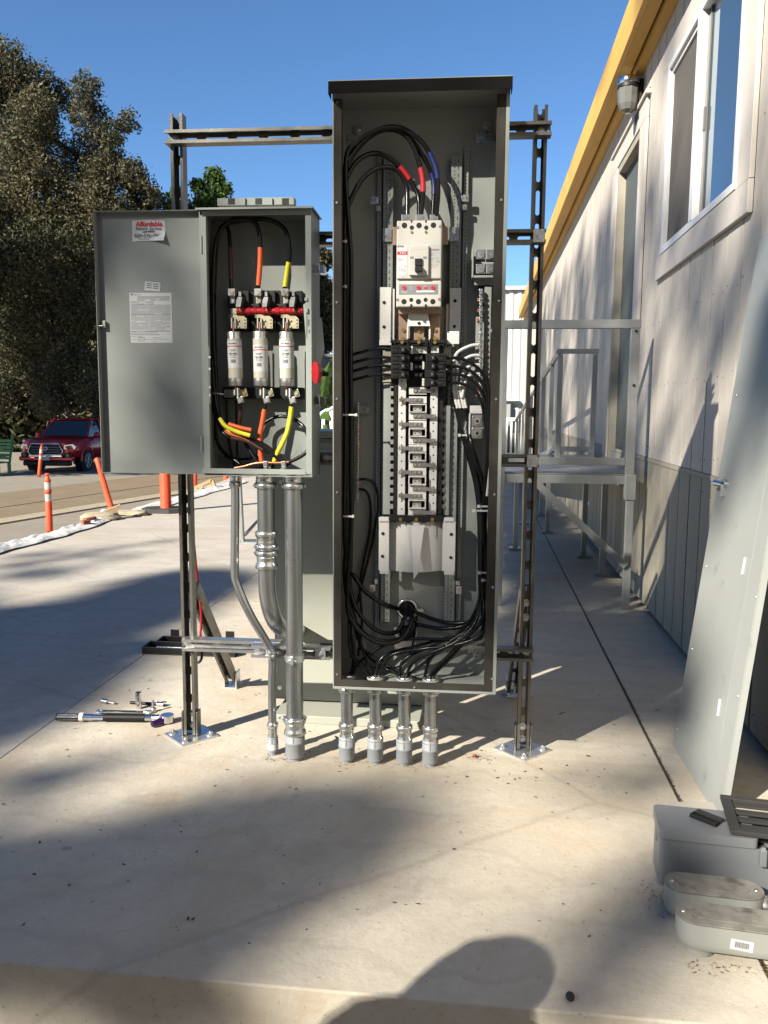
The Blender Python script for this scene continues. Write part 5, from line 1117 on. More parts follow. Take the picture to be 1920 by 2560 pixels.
for i, x in enumerate((586.5, 651.5, 716.5)):
    q = MB(); a = [rk(x + dx - 8, y, -.145) for dx, y in [(-6, 787), (10, 786), (17, 789.5), (31, 790), (38, 797), (38, 821), (9, 821), (9, 795), (-6, 794)]]
    q.prism([(k, 0) for k in range(9)], lambda p, z: a[int(p)], lambda p, z: a[int(p)] + Vector((0, .003, 0))); cl_ = FB.part('fuse_clip', q, 'brassplate')
    q = MB()
    for (dx, y, r_) in [(17, 801, 2.6), (17, 817, 2.6)]: rod(q, x + dx - 8, y, -.149, -.145, r_, 10)
    FB.part('rivet', q, 'brassplate', parent=cl_); q = MB()
    for (dx, y) in [(34, 800), (34, 809), (34, 817), (-4, 790)]: rod(q, x + dx - 8, y, -.1455, -.144, 1.9, 8)
    FB.part('clip_hole', q, 'black', parent=cl_)
    fpart('clip_leaf', [(x - 9, 795, x - 7, 820), (x - .5, 796, x + 2, 821)], -.155, -.14, 'label')
# fuses
for i, (xc, yt, yb_, xb) in enumerate([(585, 830, 965, 590), (650, 829, 965, 653), (716, 830, 966, 718)]):
    vf = -.15; a = rk(xc, yt, vf); b = rk(xb, yb_, vf); rr_ = 18.3 * (2.735 + vf) / FPX; ax = (b - a).normalized(); L1 = (b - a).length
    q = MB(); q.lathe(a + ax * .022, ax, [(0, rr_), (L1 - .046, rr_)], 28); fu = FB.part('fuse', q, 'fuse')
    q = MB(); q.lathe(a, ax, [(0, rr_ * .92), (.0015, rr_ * .97), (.020, rr_ * .97), (.0225, rr_ * 1.0)], 28); q.lathe(b, -ax, [(0, rr_ * .95), (.0015, rr_ * 1.01), (.020, rr_ * 1.01), (.023, rr_ * 1.0)], 28); FB.part('fuse_cap', q, 'alu', parent=fu)
    s0, s1 = .030 + (.012 if i == 1 else .0), .112 + (.012 if i == 1 else .0)
    q = MB(); q.lathe(a + ax * s0, ax, [(0, rr_ * 1.004), (s1 - s0, rr_ * 1.004)], 28); lb_ = FB.part('fuse_label', q, 'label', parent=fu)
    q = MB(); q.lathe(a + ax * (s0 + .014), ax, [(0, rr_ * 1.01), (.003, rr_ * 1.01)], 28); FB.part('red_stripe', q, 'inkred', parent=fu)
    def ftext(txt, off, size, mt='ink', sx=1., bold=.0002):
        # wrap the print round the body
        m_ = text_mb(txt, size, Matrix.Identity(4), bold, 'CENTER', sx); c0 = a + ax * off; vs = []
        for p in m_.v:
            th = p[0] / rr_ - .05; vs.append(c0 + Vector((rr_ * 1.016 * math.sin(th), -rr_ * 1.016 * math.cos(th), 0)) - ax * p[1])
        m_.v = [tuple(v) for v in vs]; FB.part('lettering', m_, mt, parent=fu)
    ftext('FERRAZ MERSEN', s0 + .0075, .0052, 'inkblue', .72); ftext('DUAL ELEMENT', s0 + .0265, .0032, 'inkgrey'); ftext('TIME DELAY', s0 + .030, .0030, 'inkgrey')
    ftext('TRS150R', s0 + .0385, .0068, 'ink', 1.0, .0003); ftext('600V 150A', s0 + .044, .0042, 'inkgrey'); ftext('CLASS RK5', s0 + .0495, .0038, 'inkgrey')
    q = MB(); x = -.0075; kk = 0
    while x < .0075:
        w_ = (.0006, .0011, .0005, .0014)[kk % 4]; th = x / rr_; c0 = a + ax * (s0 + .056); 
        vs = [c0 + Vector((rr_ * 1.016 * math.sin(t_), -rr_ * 1.016 * math.cos(t_), 0)) + ax * s_ for t_, s_ in [(th, 0), (th + w_ / rr_, 0), (th + w_ / rr_, .011), (th, .011)]]; q.add(vs, [(0, 1, 2, 3)]); x += w_ + .0009; kk += 1
    FB.part('barcode', q, 'ink', parent=fu, kind='stuff')
    q = MB(); q.marks.append((0, 0)); q.box(a.x - .0015, a.x + .0015, vf - .008, vf + .008, a.z, a.z + .03); q.marks.append((len(q.v), len(q.f))); q.box(b.x - .0015, b.x + .0015, vf - .008, vf + .008, b.z - .028, b.z); FB.part('fuse_blade', q, 'copper', parent=fu)
lb_ = fpart('bottom_terminal_block', [(556, 968, 755, 997)], -.12, -.07, 'black', bev=.002)
fpart('terminal_lug', [(560, 974, 583, 994)], -.135, -.12, 'dull', bev=.001)
for i, (x, y) in enumerate([(601, 1000), (666, 1000), (731, 1001)]):
    c_ = rk(x, y, -.16); T = Matrix.Translation(c_) @ Matrix.Rotation(R(-14), 4, 'Y'); q = MB(); h_ = .0098; q.box(-h_, h_, 0, .028, -h_, h_, T); lg = FB.part('terminal_lug', q, 'alu', bev=.0008)
    q = MB(); rod(q, x, y, -.162, -.16, 6, 18); rod(q, x, y, -.1625, -.1618, 3, 6); FB.part('lug_screw', q, 'dull', parent=lg)
    q = MB(); c2 = rk(x + 6, y - 17, -.15); T = Matrix.Translation(c2) @ Matrix.Rotation(R(-14), 4, 'Y'); q.box(-.018, .014, 0, .006, -.012, .012, T); FB.part('lug_tang', q, 'brassplate', bev=.0008)
    q = MB(); rod(q, x + 9, y - 17, -.153, -.15, 5, 12); FB.part('tang_screw', q, 'dull' if i else 'brass')
    fpart('clip_leaf', [(x - 17, y - 26, x - 14, y - 12), (x - 9, y - 30, x - 6, y - 8)], -.165, -.14, 'label')
# wires in the fuse box
cab(FB, [(578, 724, -.14), (577, 690, -.135), (575, 620, -.12), (571, 575, -.11), (560, 562, -.11), (548, 580, -.11), (540, 640, -.1), (535, 800, -.1), (540, 1000, -.1), (545, 1110, -.12), (600, 1160, -.15)], .0062, [(.9, 2.1, 'brown_tape')])
cab(FB, [(645, 724, -.14), (650, 660, -.145), (650, 600, -.15), (640, 560, -.15), (610, 548, -.15), (575, 552, -.15), (548, 580, -.15), (535, 640, -.14), (533, 800, -.13), (540, 940, -.13), (552, 1050, -.14), (610, 1095, -.16), (670, 1120, -.16), (720, 1165, -.155)], .0070, [(.25, 1.75, 'orange_tape')], n=12)
cab(FB, [(712, 724, -.14), (718, 680, -.145), (724, 630, -.15), (715, 580, -.15), (690, 556, -.15), (655, 548, -.14), (600, 552, -.13), (560, 565, -.12), (540, 610, -.12), (530, 750, -.12), (533, 940, -.13), (550, 1045, -.15), (600, 1085, -.17), (650, 1110, -.17), (700, 1150, -.16)], .0070, [(.25, 1.6, 'yellow_tape')], n=12)
for k in range(3):
    cab(FB, [(528 + 4 * k, 700 + 40 * k, -.10 - .01 * k), (530 + 4 * k, 900, -.10 - .01 * k), (535 + 4 * k, 1020, -.12), (560, 1072 + 6 * k, -.16 - .008 * k), (610 + 6 * k, 1092 + 6 * k, -.17), (665, 1115 + 7 * k, -.165), (720 + 3 * k, 1160, -.155)], .0062, [(3.0, 4.3, ('yellow_tape', 'orange_tape', 'brown_tape')[k])] if k != 2 else [(3.4, 4.9, 'brown_tape')], n=10)
q = MB()
cab(FB, [(549, 1046, -.185), (565, 1066, -.19), (595, 1080, -.19), (625, 1089, -.19)], .0068, mt='yellow_tape', name='taped_cable', n=12); cab(FB, [(572, 1060, -.175), (600, 1069, -.18), (628, 1075, -.18)], .0064, mt='orange_tape', name='taped_cable', n=12)
cab(FB, [(600, 1010, -.15), (601, 1040, -.14), (598, 1060, -.13), (610, 1100, -.13), (640, 1150, -.15), (648, 1172, -.155)], .0062, [(.6, 2.3, 'brown_tape'), (2.4, 3.2, 'brown_tape')])
cab(FB, [(664, 1012, -.15), (660, 1030, -.15), (655, 1060, -.15), (650, 1085, -.15), (650, 1120, -.15), (656, 1172, -.155)], .0068, [(.7, 4.8, 'orange_tape')], n=12)
cab(FB, [(729, 1012, -.16), (726, 1040, -.16), (718, 1080, -.165), (705, 1110, -.165), (690, 1140, -.16), (682, 1172, -.155)], .0068, [(.2, 4.5, 'yellow_tape')], n=12)
cab(FB, [(648, 1172, -.14), (646, 1120, -.12), (652, 1070, -.11), (680, 1046, -.11), (715, 1042, -.12), (755, 1062, -.15), (772, 1100, -.16), (766, 1130, -.17), (735, 1150, -.175), (712, 1156, -.175)], .0058)
cab(FB, [(560, 1140, -.1), (600, 1148, -.09), (640, 1140, -.09), (650, 1110, -.09)], .0045); cab(FB, [(566, 1000, -.09), (572, 1100, -.09), (585, 1160, -.12), (592, 1171, -.17)], .0045); cab(FB, [(590, 1000, -.1), (592, 1080, -.09), (594, 1160, -.12)], .004)
cab(FB, [(586, 1170, -.18), (610, 1166, -.18), (640, 1158, -.18), (670, 1157, -.182), (700, 1157, -.182), (722, 1155, -.18)], .0040, mt='copper', name='bare_copper_wire')
for x in (663, 708): fpart('ground_clamp', [(x - 5, 1153, x + 5, 1166), (x - 4, 1166, x + 4, 1174)], -.19, -.165, 'zinc', bev=.001)
q = MB()
for xx in (x_off.x, x2, x3): q.lathe((xx, vC, fb_ + .003), (0, 0, 1), [(0, .024), (.014, .024)], 20)
FB.part('conduit_locknut', q, 'black')
q = MB(); rod(q, 665, 589, -.074, -.066, 8, 18); rod(q, 665, 589, -.078, -.074, 4, 6); rod(q, 557, 1146, -.08, -.068, 8, 18); FB.part('mounting_bolt', q, 'dull')
q = MB()
for r_ in (17, 24, 31):
    c_ = rk(724, 1127, -.067); rr_ = r_ * 2.67 / FPX; q.tube([(c_.x + rr_ * math.cos(t * math.pi / 12), -.0663, c_.z + rr_ * math.sin(t * math.pi / 12) * .9) for t in range(25)], .0006, n=4, straight=True)
FB.part('knockout_ring', q, 'paint_in')
cab(FB, [(533, 983, -.15), (548, 984, -.16), (560, 986, -.15)], .002, mt='nylon', name='cable_tie')
q = MB(); bpx(q, 516, 866, 524, 1008, FR - .001, FR + .01); FB.part('latch_strip', q, 'paint'); q = MB()
for y in (893, 922, 968, 988): rod(q, 523.5, y, FR - .0015, FR, 3.2, 10)
FB.part('strip_slot', q, 'label')
# right side: operating lever, red grip, spring latches, interlock plate
vs_ = -.15
q = MB(); a = [rk(779.5 + dx, y, FR) for dx, y in [(6, 788), (17, 790), (24, 870), (12, 912), (4, 905), (2, 830)]]
q.prism([(k, 0) for k in range(6)], lambda p, z: a[int(p)] + Vector((0, .05, 0)), lambda p, z: a[int(p)] + Vector((0, .056, 0))); lv = FB.part('operating_lever', q, 'label', bev=.001)
q = MB(); a = [rk(778 + dx, y, FR - .01) for dx, y in [(4, 905), (15, 905), (19, 930), (15, 958), (5, 957), (0, 930)]]; q.prism([(k, 0) for k in range(6)], lambda p, z: a[int(p)] + Vector((0, 0, 0)), lambda p, z: a[int(p)] + Vector((.004, .045, 0))); FB.part('lever_grip', q, 'redplastic', parent=lv, bev=.003)
q = MB(); q.cyl(rk(798, 932, -.15), rk(822, 936, -.15), .011, .006, n=14); FB.part('lever_hub', q, 'black', parent=lv)
for y in (672, 1001):
    q = MB(); bpx(q, 785, y - 9, 797, y + 10, -.17, -.165); bpx(q, 797, y - 9, 810, y + 11, -.175, -.14); bpx(q, 808, y - 7, 813, y + 9, -.17, -.15); lt = FB.part('spring_latch', q, 'zinc' if y < 900 else 'strut', bev=.0015)
    q = MB(); q.tube([rk(786, y - 11, -.18), rk(797, y - 13, -.18), rk(799, y + 12, -.18), rk(787, y + 13, -.18)], .0016, n=6, straight=True); FB.part('latch_wire', q, 'zinc', parent=lt)
q = MB(); a = [rk(x, y, FR - .002) for x, y in [(758, 762), (764, 757), (766, 770), (770, 800), (768, 850), (764, 838)]]; q.prism([(k, 0) for k in range(6)], lambda p, z: a[int(p)], lambda p, z: a[int(p)] + Vector((0, .004, 0))); FB.part('interlock_plate', q, 'paint_light')
q = MB(); bpx(q, 761, 744, 768, 752, FR - .006, FR); bpx(q, 764, 770, 769, 782, FR - .008, FR); FB.part('interlock_hook', q, 'alu', kind='stuff'); fpart('slot_tab', [(774, 1080, 778, 1098)], FR - .0025, FR - .002, 'paint_in')
fpart('seam_line', [(771, 799, 773, 815), (772, 824, 774, 832)], FR - .0026, FR - .002, 'black')
# door
dl = U_(232, 525, FR); dr_ = U_(503.5, 850, FR); dt = Z_(400, 525.5, FR); db = Z_(400, 1184, FR)
vD = FR + .022
mb = MB(); mb.box(dl, dr_, vD, vD + .0016, db, dt); door = FB.part('door', mb, 'paint')
mb = MB(); mb.box(dl, dl + .0016, FR, vD - .0002, db, dt); mb.box(dl + .0018, dr_, FR, vD - .0002, dt - .0016, dt); mb.box(dl + .0018, dr_, FR, vD - .0002, db, db + .0016); mb.box(dr_ - .0016, dr_, FR + .004, vD - .0002, db + .002, dt - .002); FB.part('door_flange', mb, 'paint', parent=door)
mb = MB(); g_ = .017; mb.box(dl + .002, dl + g_, vD - .0012, vD - .0002, db + .002, dt - .002); mb.box(dl + g_, dr_ - .002, vD - .0012, vD - .0002, dt - .014, dt - .002); FB.part('door_gasket', mb, 'jbox', parent=door)
mb = MB()
for y in (612, 1110): 
    p = rk(504, y, FR); mb.cyl((p.x, FR - .002, p.z - .026), (p.x, FR - .002, p.z + .026), .0035, n=8)
FB.part('hinge', mb, 'paint', parent=door)
q = MB(); bpx(q, 246, 813, 256, 816, vD - .02, vD - .001); bpx(q, 256, 802, 263, 820, vD - .012, vD - .001); FB.part('door_catch', q, 'alu', parent=door, bev=.0008)
vl = vD - .0006
# advertising sticker, wrinkled corner
q = MB(); N_ = 8; vs = []
for j in range(N_ + 1):
    for i in range(N_ + 1):
        f, g = i / N_, j / N_; p = rk(330.5 + 83 * f, 552 + 52 * g - 2 * math.sin(f * 3), vl - .0004); p.y -= .010 * max(0, f + g - 1.45) ** 1.5 * 4 + .0006 * math.sin(f * 9 + g * 5); vs.append(p)
q.add(vs, [(j * (N_ + 1) + i, j * (N_ + 1) + i + 1, (j + 1) * (N_ + 1) + i + 1, (j + 1) * (N_ + 1) + i) for j in range(N_) for i in range(N_)], True); st = FB.part('sticker', q, 'label', parent=door)
def dt_(txt, x, y, h, mt='inkblue', bold=0., ax='CENTER', sx=1., ang=0.): tpx(txt, x, y, h, vl - .0016, FB, mt, door, bold, ang, sx, ax)
dt_('Affordable', 372.5, 560.5, 12.0, 'inkred', .0008, sx=.97); dt_('Electric Service', 371.5, 571.5, 8.0, 'inkblue', .0001, sx=.96); dt_('Lic# 649330', 371.5, 579, 4.8, 'ink', .0003, sx=.9); dt_('909\u2022596\u20227800', 371.5, 590, 10.2, 'inkblue', .0001, sx=.93)
q = MB(); lines(q, 345, 404, 597, 599, 3, vl - .0014, 1.2, 12, .1); FB.part('fine_print', q, 'inkgrey', parent=door)
c_ = rk(381, 716, vl); q = MB(); T = facing(c_, R(5)); q.box(-.0245, .0245, -.0135, .0135, -.0003, .0003, T); q.box(-.0225, .0225, -.0118, .0118, .0004, .0005, T); sm = FB.part('small_label', q, 'label', parent=door)
q = MB()
for k in range(3): q.box(-.019, -.002, .006 - .006 * k, .0085 - .006 * k, .0006, .0008, T); q.box(.002, .019, .006 - .006 * k, .0085 - .006 * k, .0006, .0008, T)
FB.part('fine_print', q, 'inkblue', parent=door)
fpart('instruction_label', [(325, 732, 430, 857)], vl - .0003, vl, 'label', door)
q = MB()
lines(q, 330, 352, 736, 739, 3, vl - .0006, 2.2, 1, 0); lines(q, 343, 424, 741, 752, 2.9, vl - .0006, 1.4, 2, .05); lines(q, 328, 385, 754, 760, 2.7, vl - .0006, 1.0, 3, .2); lines(q, 328, 426, 762, 785, 2.5, vl - .0006, 1.0, 4, .06); lines(q, 328, 373, 788, 825, 2.5, vl - .0006, .9, 5, .12); lines(q, 377, 426, 788, 827, 2.5, vl - .0006, .9, 6, .1)
lines(q, 328, 400, 829, 836, 3, vl - .0006, 1.0, 7, .1); lines(q, 328, 420, 841, 850, 3.4, vl - .0006, .9, 8, .5); rod(q, 329.5, 736, vl - .0006, vl - .0003, 3, 10)
FB.part('fine_print', q, 'inkgrey', parent=door, kind='stuff')
q = MB()
for r_ in [(327, 786, 427, 786.7), (327, 828, 427, 828.7), (327, 837, 398, 837.6), (375, 787, 375.7, 827), (345, 843, 361, 843.7), (345, 852, 361, 852.7), (345, 843, 345.6, 852), (361, 843, 361.6, 852), (380, 844, 392, 844.6), (380, 853, 392, 853.6), (327, 754, 384, 754.6), (327, 760.5, 384, 761)]: bpx(q, *r_, vl - .0006, vl - .0003)
FB.part('ruled_box', q, 'ink', parent=door)

# ================================================================== grey-green gear cabinet behind
gx0, gx1 = -.776, -.20; gy = 3.04
G = Thing('ground_cabinet', 'low green grey utility cabinet standing behind the conduits', 'utility cabinet', (-.46, 3.2, 0))
mb = MB(); mb.box(gx0, gx1, gy, 3.42, .033, 1.045); G.part('body', mb, 'gear', bev=.004)
mb = MB(); mb.box(gx0 - .004, gx1 + .004, gy - .012, 3.43, 1.047, 1.072); G.part('lid', mb, 'gear', bev=.003)
mb = MB(); mb.box(gx0 + .035, gx1 - .0, 2.885, 3.45, 0, .030); G.part('plinth', mb, 'gear', bev=.003)
mb = MB(); mb.box(gx0 + .01, gx1 - .01, gy - .004, gy - .0004, .06, 1.03); G.part('front_panel', mb, 'gear', bev=.001)
for (x, y) in [(790, 1105), (1040, 1718), (700, 1718), (704, 1205)]:
    p = at_y(x, y, gy); mb = MB(); hexbolt(mb, (p.x, gy - .004, p.z), (0, -1, 0), .005, .004, .008); G.part('bolt', mb, 'zinc')
mb = MB(); p = at_z(707, 1796, .03); hexbolt(mb, (p.x, p.y, .030), (0, 0, 1), .009, .006, .016); G.part('anchor_bolt', mb, 'zinc')
from mathutils import noise as mnoise
# ================================================================== leaning steel cover
def at_plane(px, py, p0, n): d = ray(px, py); return EYE + d * ((Vector(p0) - EYE).dot(n) / d.dot(n))
LA = at_z(1685, 1860); LB = at_z(1803, 2053); D_ = Vector((.205, .20, 1.333)).normalized(); LEN = 1.80
e1 = (LB - LA); WID = e1.length; e1.normalize(); e2 = (D_ - e1 * D_.dot(e1)).normalized(); e2 = D_; nn = e1.cross(e2).normalized()
if nn.x > 0: nn = -nn
CV = Thing('leaning_cover', 'tall pale grey steel cover leaning on the siding, with a chrome latch', 'panel cover', tuple(LA))
def sk(q, a0, a1, b0, b1, n0, n1):   # slab in the cover's own plane
    f = lambda a, b, n: LA + e1 * a + e2 * b + nn * n
    v = [f(a, b, n) for n in (n0, n1) for a, b in ((a0, b0), (a1, b0), (a1, b1), (a0, b1))]
    return q.add(v, [(0, 3, 2, 1), (4, 5, 6, 7), (0, 1, 5, 4), (1, 2, 6, 5), (2, 3, 7, 6), (3, 0, 4, 7)])
q = MB(); sk(q, 0, WID, 0, LEN, .004, .006); CV.part('sheet', q, 'paint_light', bev=.0006)
q = MB(); sk(q, 0, .002, 0, LEN, -.014, .0038); sk(q, WID - .002, WID, 0, LEN, -.014, .0038); sk(q, .0022, WID - .0022, 0, .002, -.014, .0038); sk(q, .0022, WID - .0022, LEN - .002, LEN, -.014, .0038); CV.part('folded_edge', q, 'paint_light')
q = MB(); sk(q, .10, WID - .09, .18, LEN - .12, .0062, .0075); CV.part('door_leaf', q, 'paint_light', bev=.0006)
pn0 = LA + nn * .0075
def onc(px, py): return at_plane(px, py, pn0, nn)
q = MB()
for (x, y) in [(1765, 1415), (1888, 1492), (1843, 1740), (1693, 1822), (1730, 1622), (1840, 988)]: screw(q, onc(x, y) - nn * .001, nn, .0042, .002)
CV.part('cover_screw', q, 'zinc')
for (xa, ya, xb, yb) in [(1865, 1394, 1857, 1436), (1802, 1748, 1796, 1790)]:
    q = MB(); q.cyl(onc(xa, ya) + nn * .002, onc(xb, yb) + nn * .002, .0038, n=8); CV.part('hinge', q, 'label')
c_ = onc(1815, 1212); q = MB(); q.cyl(c_ - nn * 0, c_ + nn * .012, .018, n=20); lt = CV.part('latch_body', q, 'chrome', bev=.001)
hd_ = (e1 * .55 + e2 * .1 + nn * .9).normalized(); q = MB(); q.cyl(c_ + nn * .010, c_ + nn * .010 - e1 * .045 + nn * .012, .009, .011, n=14); q.cyl(c_ + nn * .022 - e1 * .045, c_ + nn * .023 - e1 * .058, .011, .010, n=6); CV.part('latch_handle', q, 'chrome', parent=lt)
q = MB(); q.box(-.008, .008, -.002, .002, -.04, 0, Matrix.Translation(c_ + nn * .012 + e1 * .012)); CV.part('latch_tongue', q, 'zinc', parent=lt)

# ================================================================== foreground right: box, board, grille, conduit bodies
q = MB(); pl = [at_z(1673, 2019), Vector((.93, 2.43, 0)), Vector((.95, 2.12, 0)), Vector((.53, 2.09, 0))]
q.prism([(k, 0) for k in range(4)], lambda p, z: pl[int(p)] + Vector((0, 0, .006)), lambda p, z: pl[int(p)] + Vector((0, 0, .018)))
single('loose_board', q, 'steelboard', 'pale flat board lying on the pad behind the grey junction box', 'board', base=tuple(pl[0]))
J = Thing('junction_box', 'grey fibreglass junction box with screwed lid lying at lower right', 'junction box', (.452, 1.965, 0), rotz=R(-5))
RJ = J.o.rotation_euler; J.base = Vector((0, 0, 0))
def rrect(x0, x1, y0, y1, r, n=5):
    out = []
    for (cx, cy, a0) in ((x1 - r, y1 - r, 0), (x0 + r, y1 - r, 90), (x0 + r, y0 + r, 180), (x1 - r, y0 + r, 270)):
        for k in range(n): t = R(a0 + 90 * k / (n - 1)); out.append((cx + r * math.cos(t), cy + r * math.sin(t)))
    return out
pr = lambda z0, z1, pl_, s=1: (pl_, lambda p, w: Vector((p, w, z0)), lambda p, w: Vector((p, w, z1)))
q = MB(); q.prism(*pr(.006, .122, rrect(0, .50, 0, .125, .014)), smooth=False); J.part('body', q, 'jbox', bev=.004)
q = MB(); q.prism(*pr(.124, .148, rrect(-.004, .222, -.005, .130, .012))); J.part('lid', q, 'jbox', bev=.004)
q = MB(); q.prism(*pr(.1225, .1238, rrect(.001, .499, .001, .124, .012))); J.part('lid_seal', q, 'black')
for (x, y) in ((.004, .06), (.232, -.012)):
    q = MB(); q.box(x - .008, x + .008, y - .004, y + .012, .085, .128); lu = J.part('lid_lug', q, 'jbox', bev=.003); q = MB(); q.cyl((x, y + .004, .128), (x, y + .004, .134), .0055, n=12); J.part('lid_screw', q, 'zinc', parent=lu)
q = MB(); q.prism(*pr(.124, .130, rrect(.24, .50, .0, .125, .01))); J.part('inner_flange', q, 'jbox', bev=.002)
q = MB(); q.cyl((.05, .06, -.0), (.05, .06, .006), .03, n=20); J.part('hub', q, 'jbox')
K = Thing('black_grille', 'black slotted plastic grille resting on the junction box at the right edge', 'grille', (.63, 2.0, .15), rotz=R(-8)); K.base = Vector((0, 0, 0))
q = MB(); q.box(-.012, .20, -.05, -.03, 0, .012); q.box(-.012, .20, .125, .145, 0, .012); q.box(-.012, .012, -.03, .125, 0, .012); K.part('frame', q, 'rubber', bev=.002)
for k in range(4):
    y = -.024 + k * .040; q = MB(); q.box(.012, .2, y, y + .022, .002, .008); K.part('slat', q, 'rubber', bev=.001)
q = MB(); q.box(.012, .2, -.03, .125, -.02, -.018); K.part('back_sheet', q, 'black')
X_ = Thing('black_plastic_cover', 'small open black plastic cover lying on the lid of the junction box', 'plastic cover', tuple(at_z(1767, 2048, .150)), rotz=R(-42)); X_.base = Vector((0, 0, 0))
q = MB(); 
for r_ in [(-.034, .034, -.022, -.018), (-.034, .034, -.004, 0.0), (-.034, -.030, -.018, -.004), (.030, .034, -.018, -.004)]: q.box(*r_, .0012, .009)
q.box(-.034, .034, -.022, 0, 0, .001); X_.part('tray', q, 'black', bev=.0008)
q = MB(); q.box(-.034, .034, .002, .022, .004, .008); X_.part('flap', q, 'rubber', bev=.001)
def conduit_body(label, cx, cy, z0, z1, L_, Wd, rot, barcode=False):
    t = Thing('conduit_elbow_box', label, 'conduit body', (cx, cy, 0), rotz=R(rot), group='conduit bodies at the lower right'); t.base = Vector((0, 0, 0))
    r = Wd / 2; pl = []
    for k in range(13): a = R(90 + 180 * k / 12); pl.append((r + r * math.cos(a), r * math.sin(a)))
    for k in range(13): a = R(-90 + 180 * k / 12); pl.append((L_ - r + r * math.cos(a), r * math.sin(a)))
    q = MB(); n = len(pl); lv = [(z0, .86), (z0 + .006, .94), (z0 + .018, .985), (z1 - .004, 1.0), (z1 - .003, 1.0)]; vs = []
    for (z, s) in lv: vs += [((x - L_ / 2) * (1 - (1 - s) * .4) + L_ / 2, y * s, z) for x, y in pl]
    q.add(vs, [(j * n + k, j * n + (k + 1) % n, (j + 1) * n + (k + 1) % n, (j + 1) * n + k) for j in range(len(lv) - 1) for k in range(n)], True); q.add(vs[:n], [tuple(range(n - 1, -1, -1))]); q.add(vs[-n:], [tuple(range(n))]); t.part('housing', q, 'lbpaint')
    q = MB(); q.prism([(L_ / 2 + (x - L_ / 2) * .995, y * .98) for x, y in pl], lambda p, w: Vector((p, w, z1 - .0028)), lambda p, w: Vector((p, w, z1 - .0018))); t.part('gasket', q, 'black')
    q = MB(); q.prism([(L_ / 2 + (x - L_ / 2) * 1.0, y * 1.0) for x, y in pl], lambda p, w: Vector((p, w, z1 - .0015)), lambda p, w: Vector((p, w, z1 + .001))); cv = t.part('cover', q, 'dull', bev=.0006)
    q = MB(); q.prism([(L_ / 2 + (x - L_ / 2) * .72, y * .52) for x, y in pl], lambda p, w: Vector((p, w, z1 + .0012)), lambda p, w: Vector((p, w, z1 + .0026))); t.part('cover_boss', q, 'dull', parent=cv, bev=.0008)
    q = MB(); q.cyl((L_ * .68, 0, z1 + .0026), (L_ * .68, 0, z1 + .0034), .009, n=16); t.part('cast_mark', q, 'dull', parent=cv)
    for x in (.016, L_ - .016): q = MB(); q.lathe((x, 0, z1 + .001), (0, 0, 1), [(0, .0058), (.001, .0055), (.003, .003)], 14); t.part('cover_screw', q, 'alu', parent=cv)
    q = MB(); q.lathe((.052, 0, z0 + .003), (0, 0, -1), [(0, .034), (.006, .030), (z0 + .001, .030)], 24); t.part('hub', q, 'lbpaint')
    q = MB(); q.lathe((L_ - .006, 0, (z0 + z1) / 2 - .004), (1, 0, 0), [(0, .026), (.03, .025), (.034, .028), (.05, .028)], 24); t.part('side_hub', q, 'fitting')
    if barcode:
        q = MB(); T = Matrix.Translation((.128, -r * 1.0 - .0004, .048)) @ Matrix.Rotation(R(4), 4, 'Y'); q.box(-.0225, .0225, 0, .0005, -.0115, .0115, T); lb = t.part('barcode_label', q, 'label')
        q = MB(); x = -.014; kk = 0
        while x < .015: w_ = (.0006, .0013, .0005, .0009)[kk % 4]; q.box(x, x + w_, -.0004, -.0001, -.006, .007, T); x += w_ + .0009; kk += 1
        t.part('barcode', q, 'ink', parent=lb, kind='stuff')
    return t
p = at_z(1692, 2300, .078)
conduit_body('nearest grey oval conduit body with a weathered cover and white barcode label', p.x + .004, 1.735, .020, .082, .235, .085, -6, True)
p = at_z(1668, 2240, .07)
conduit_body('grey oval conduit body with stained cover between junction box and barcoded body', p.x + .004, 1.858, .012, .078, .215, .085, -5)

# ================================================================== tools
def gpt(px, py, z=0): return at_z(px, py, z)
TW = Thing('torque_wrench', 'long chrome torque wrench with knurled black grip lying left of the post', 'wrench', tuple(gpt(300, 1800)))
a = gpt(142, 1792, .019); b = gpt(418, 1795, .019); d = (b - a).normalized(); L1 = (b - a).length
at = lambda f: a + d * (L1 * f)
q = MB(); q.cyl(at(0), at(.205), .0135, n=20); TW.part('handle', q, 'black', bev=.001)
q = MB()
for k in range(10):
    t = k * math.pi / 5; o_ = Vector((0, 0, 1)); s_ = d.cross(o_); off = (o_ * math.cos(t) + s_ * math.sin(t)) * .0122; q.cyl(at(.012) + off, at(.195) + off, .0016, n=6)
TW.part('handle_rib', q, 'zinc')
q = MB(); q.cyl(at(.207), at(.245), .017, n=8, smooth=False); TW.part('lock_collar', q, 'white', bev=.001)
q = MB(); q.cyl(at(.246), at(.33), .0125, n=20); q.cyl(at(.33), at(.425), .0108, n=20); q.cyl(at(.80), at(.86), .011, n=20); TW.part('shaft', q, 'chrome', kind='stuff')
q = MB(); q.cyl(at(.426), at(.80), .0135, n=20)
for k in range(40): q.cyl(at(.43 + k * .0092), at(.4335 + k * .0092), .0142, n=16)
TW.part('grip', q, 'black')
q = MB(); q.cyl(at(.86), at(.93), .010, .014, n=14); c_ = at(1.0); q.cyl(c_ - Vector((0, 0, .013)), c_ + Vector((0, 0, .013)), .024, n=20); TW.part('ratchet_head', q, 'chrome', bev=.001)
q = MB(); q.cyl(c_ + Vector((.0, .0, -.002)), c_ + Vector((-.035, -.055, -.004)), .0115, n=16); TW.part('deep_socket', q, 'purple')
q = MB(); q.cyl(c_ + Vector((-.035, -.055, -.004)), c_ + Vector((-.0358, -.0562, -.004)), .008, n=14); TW.part('socket_bore', q, 'black')
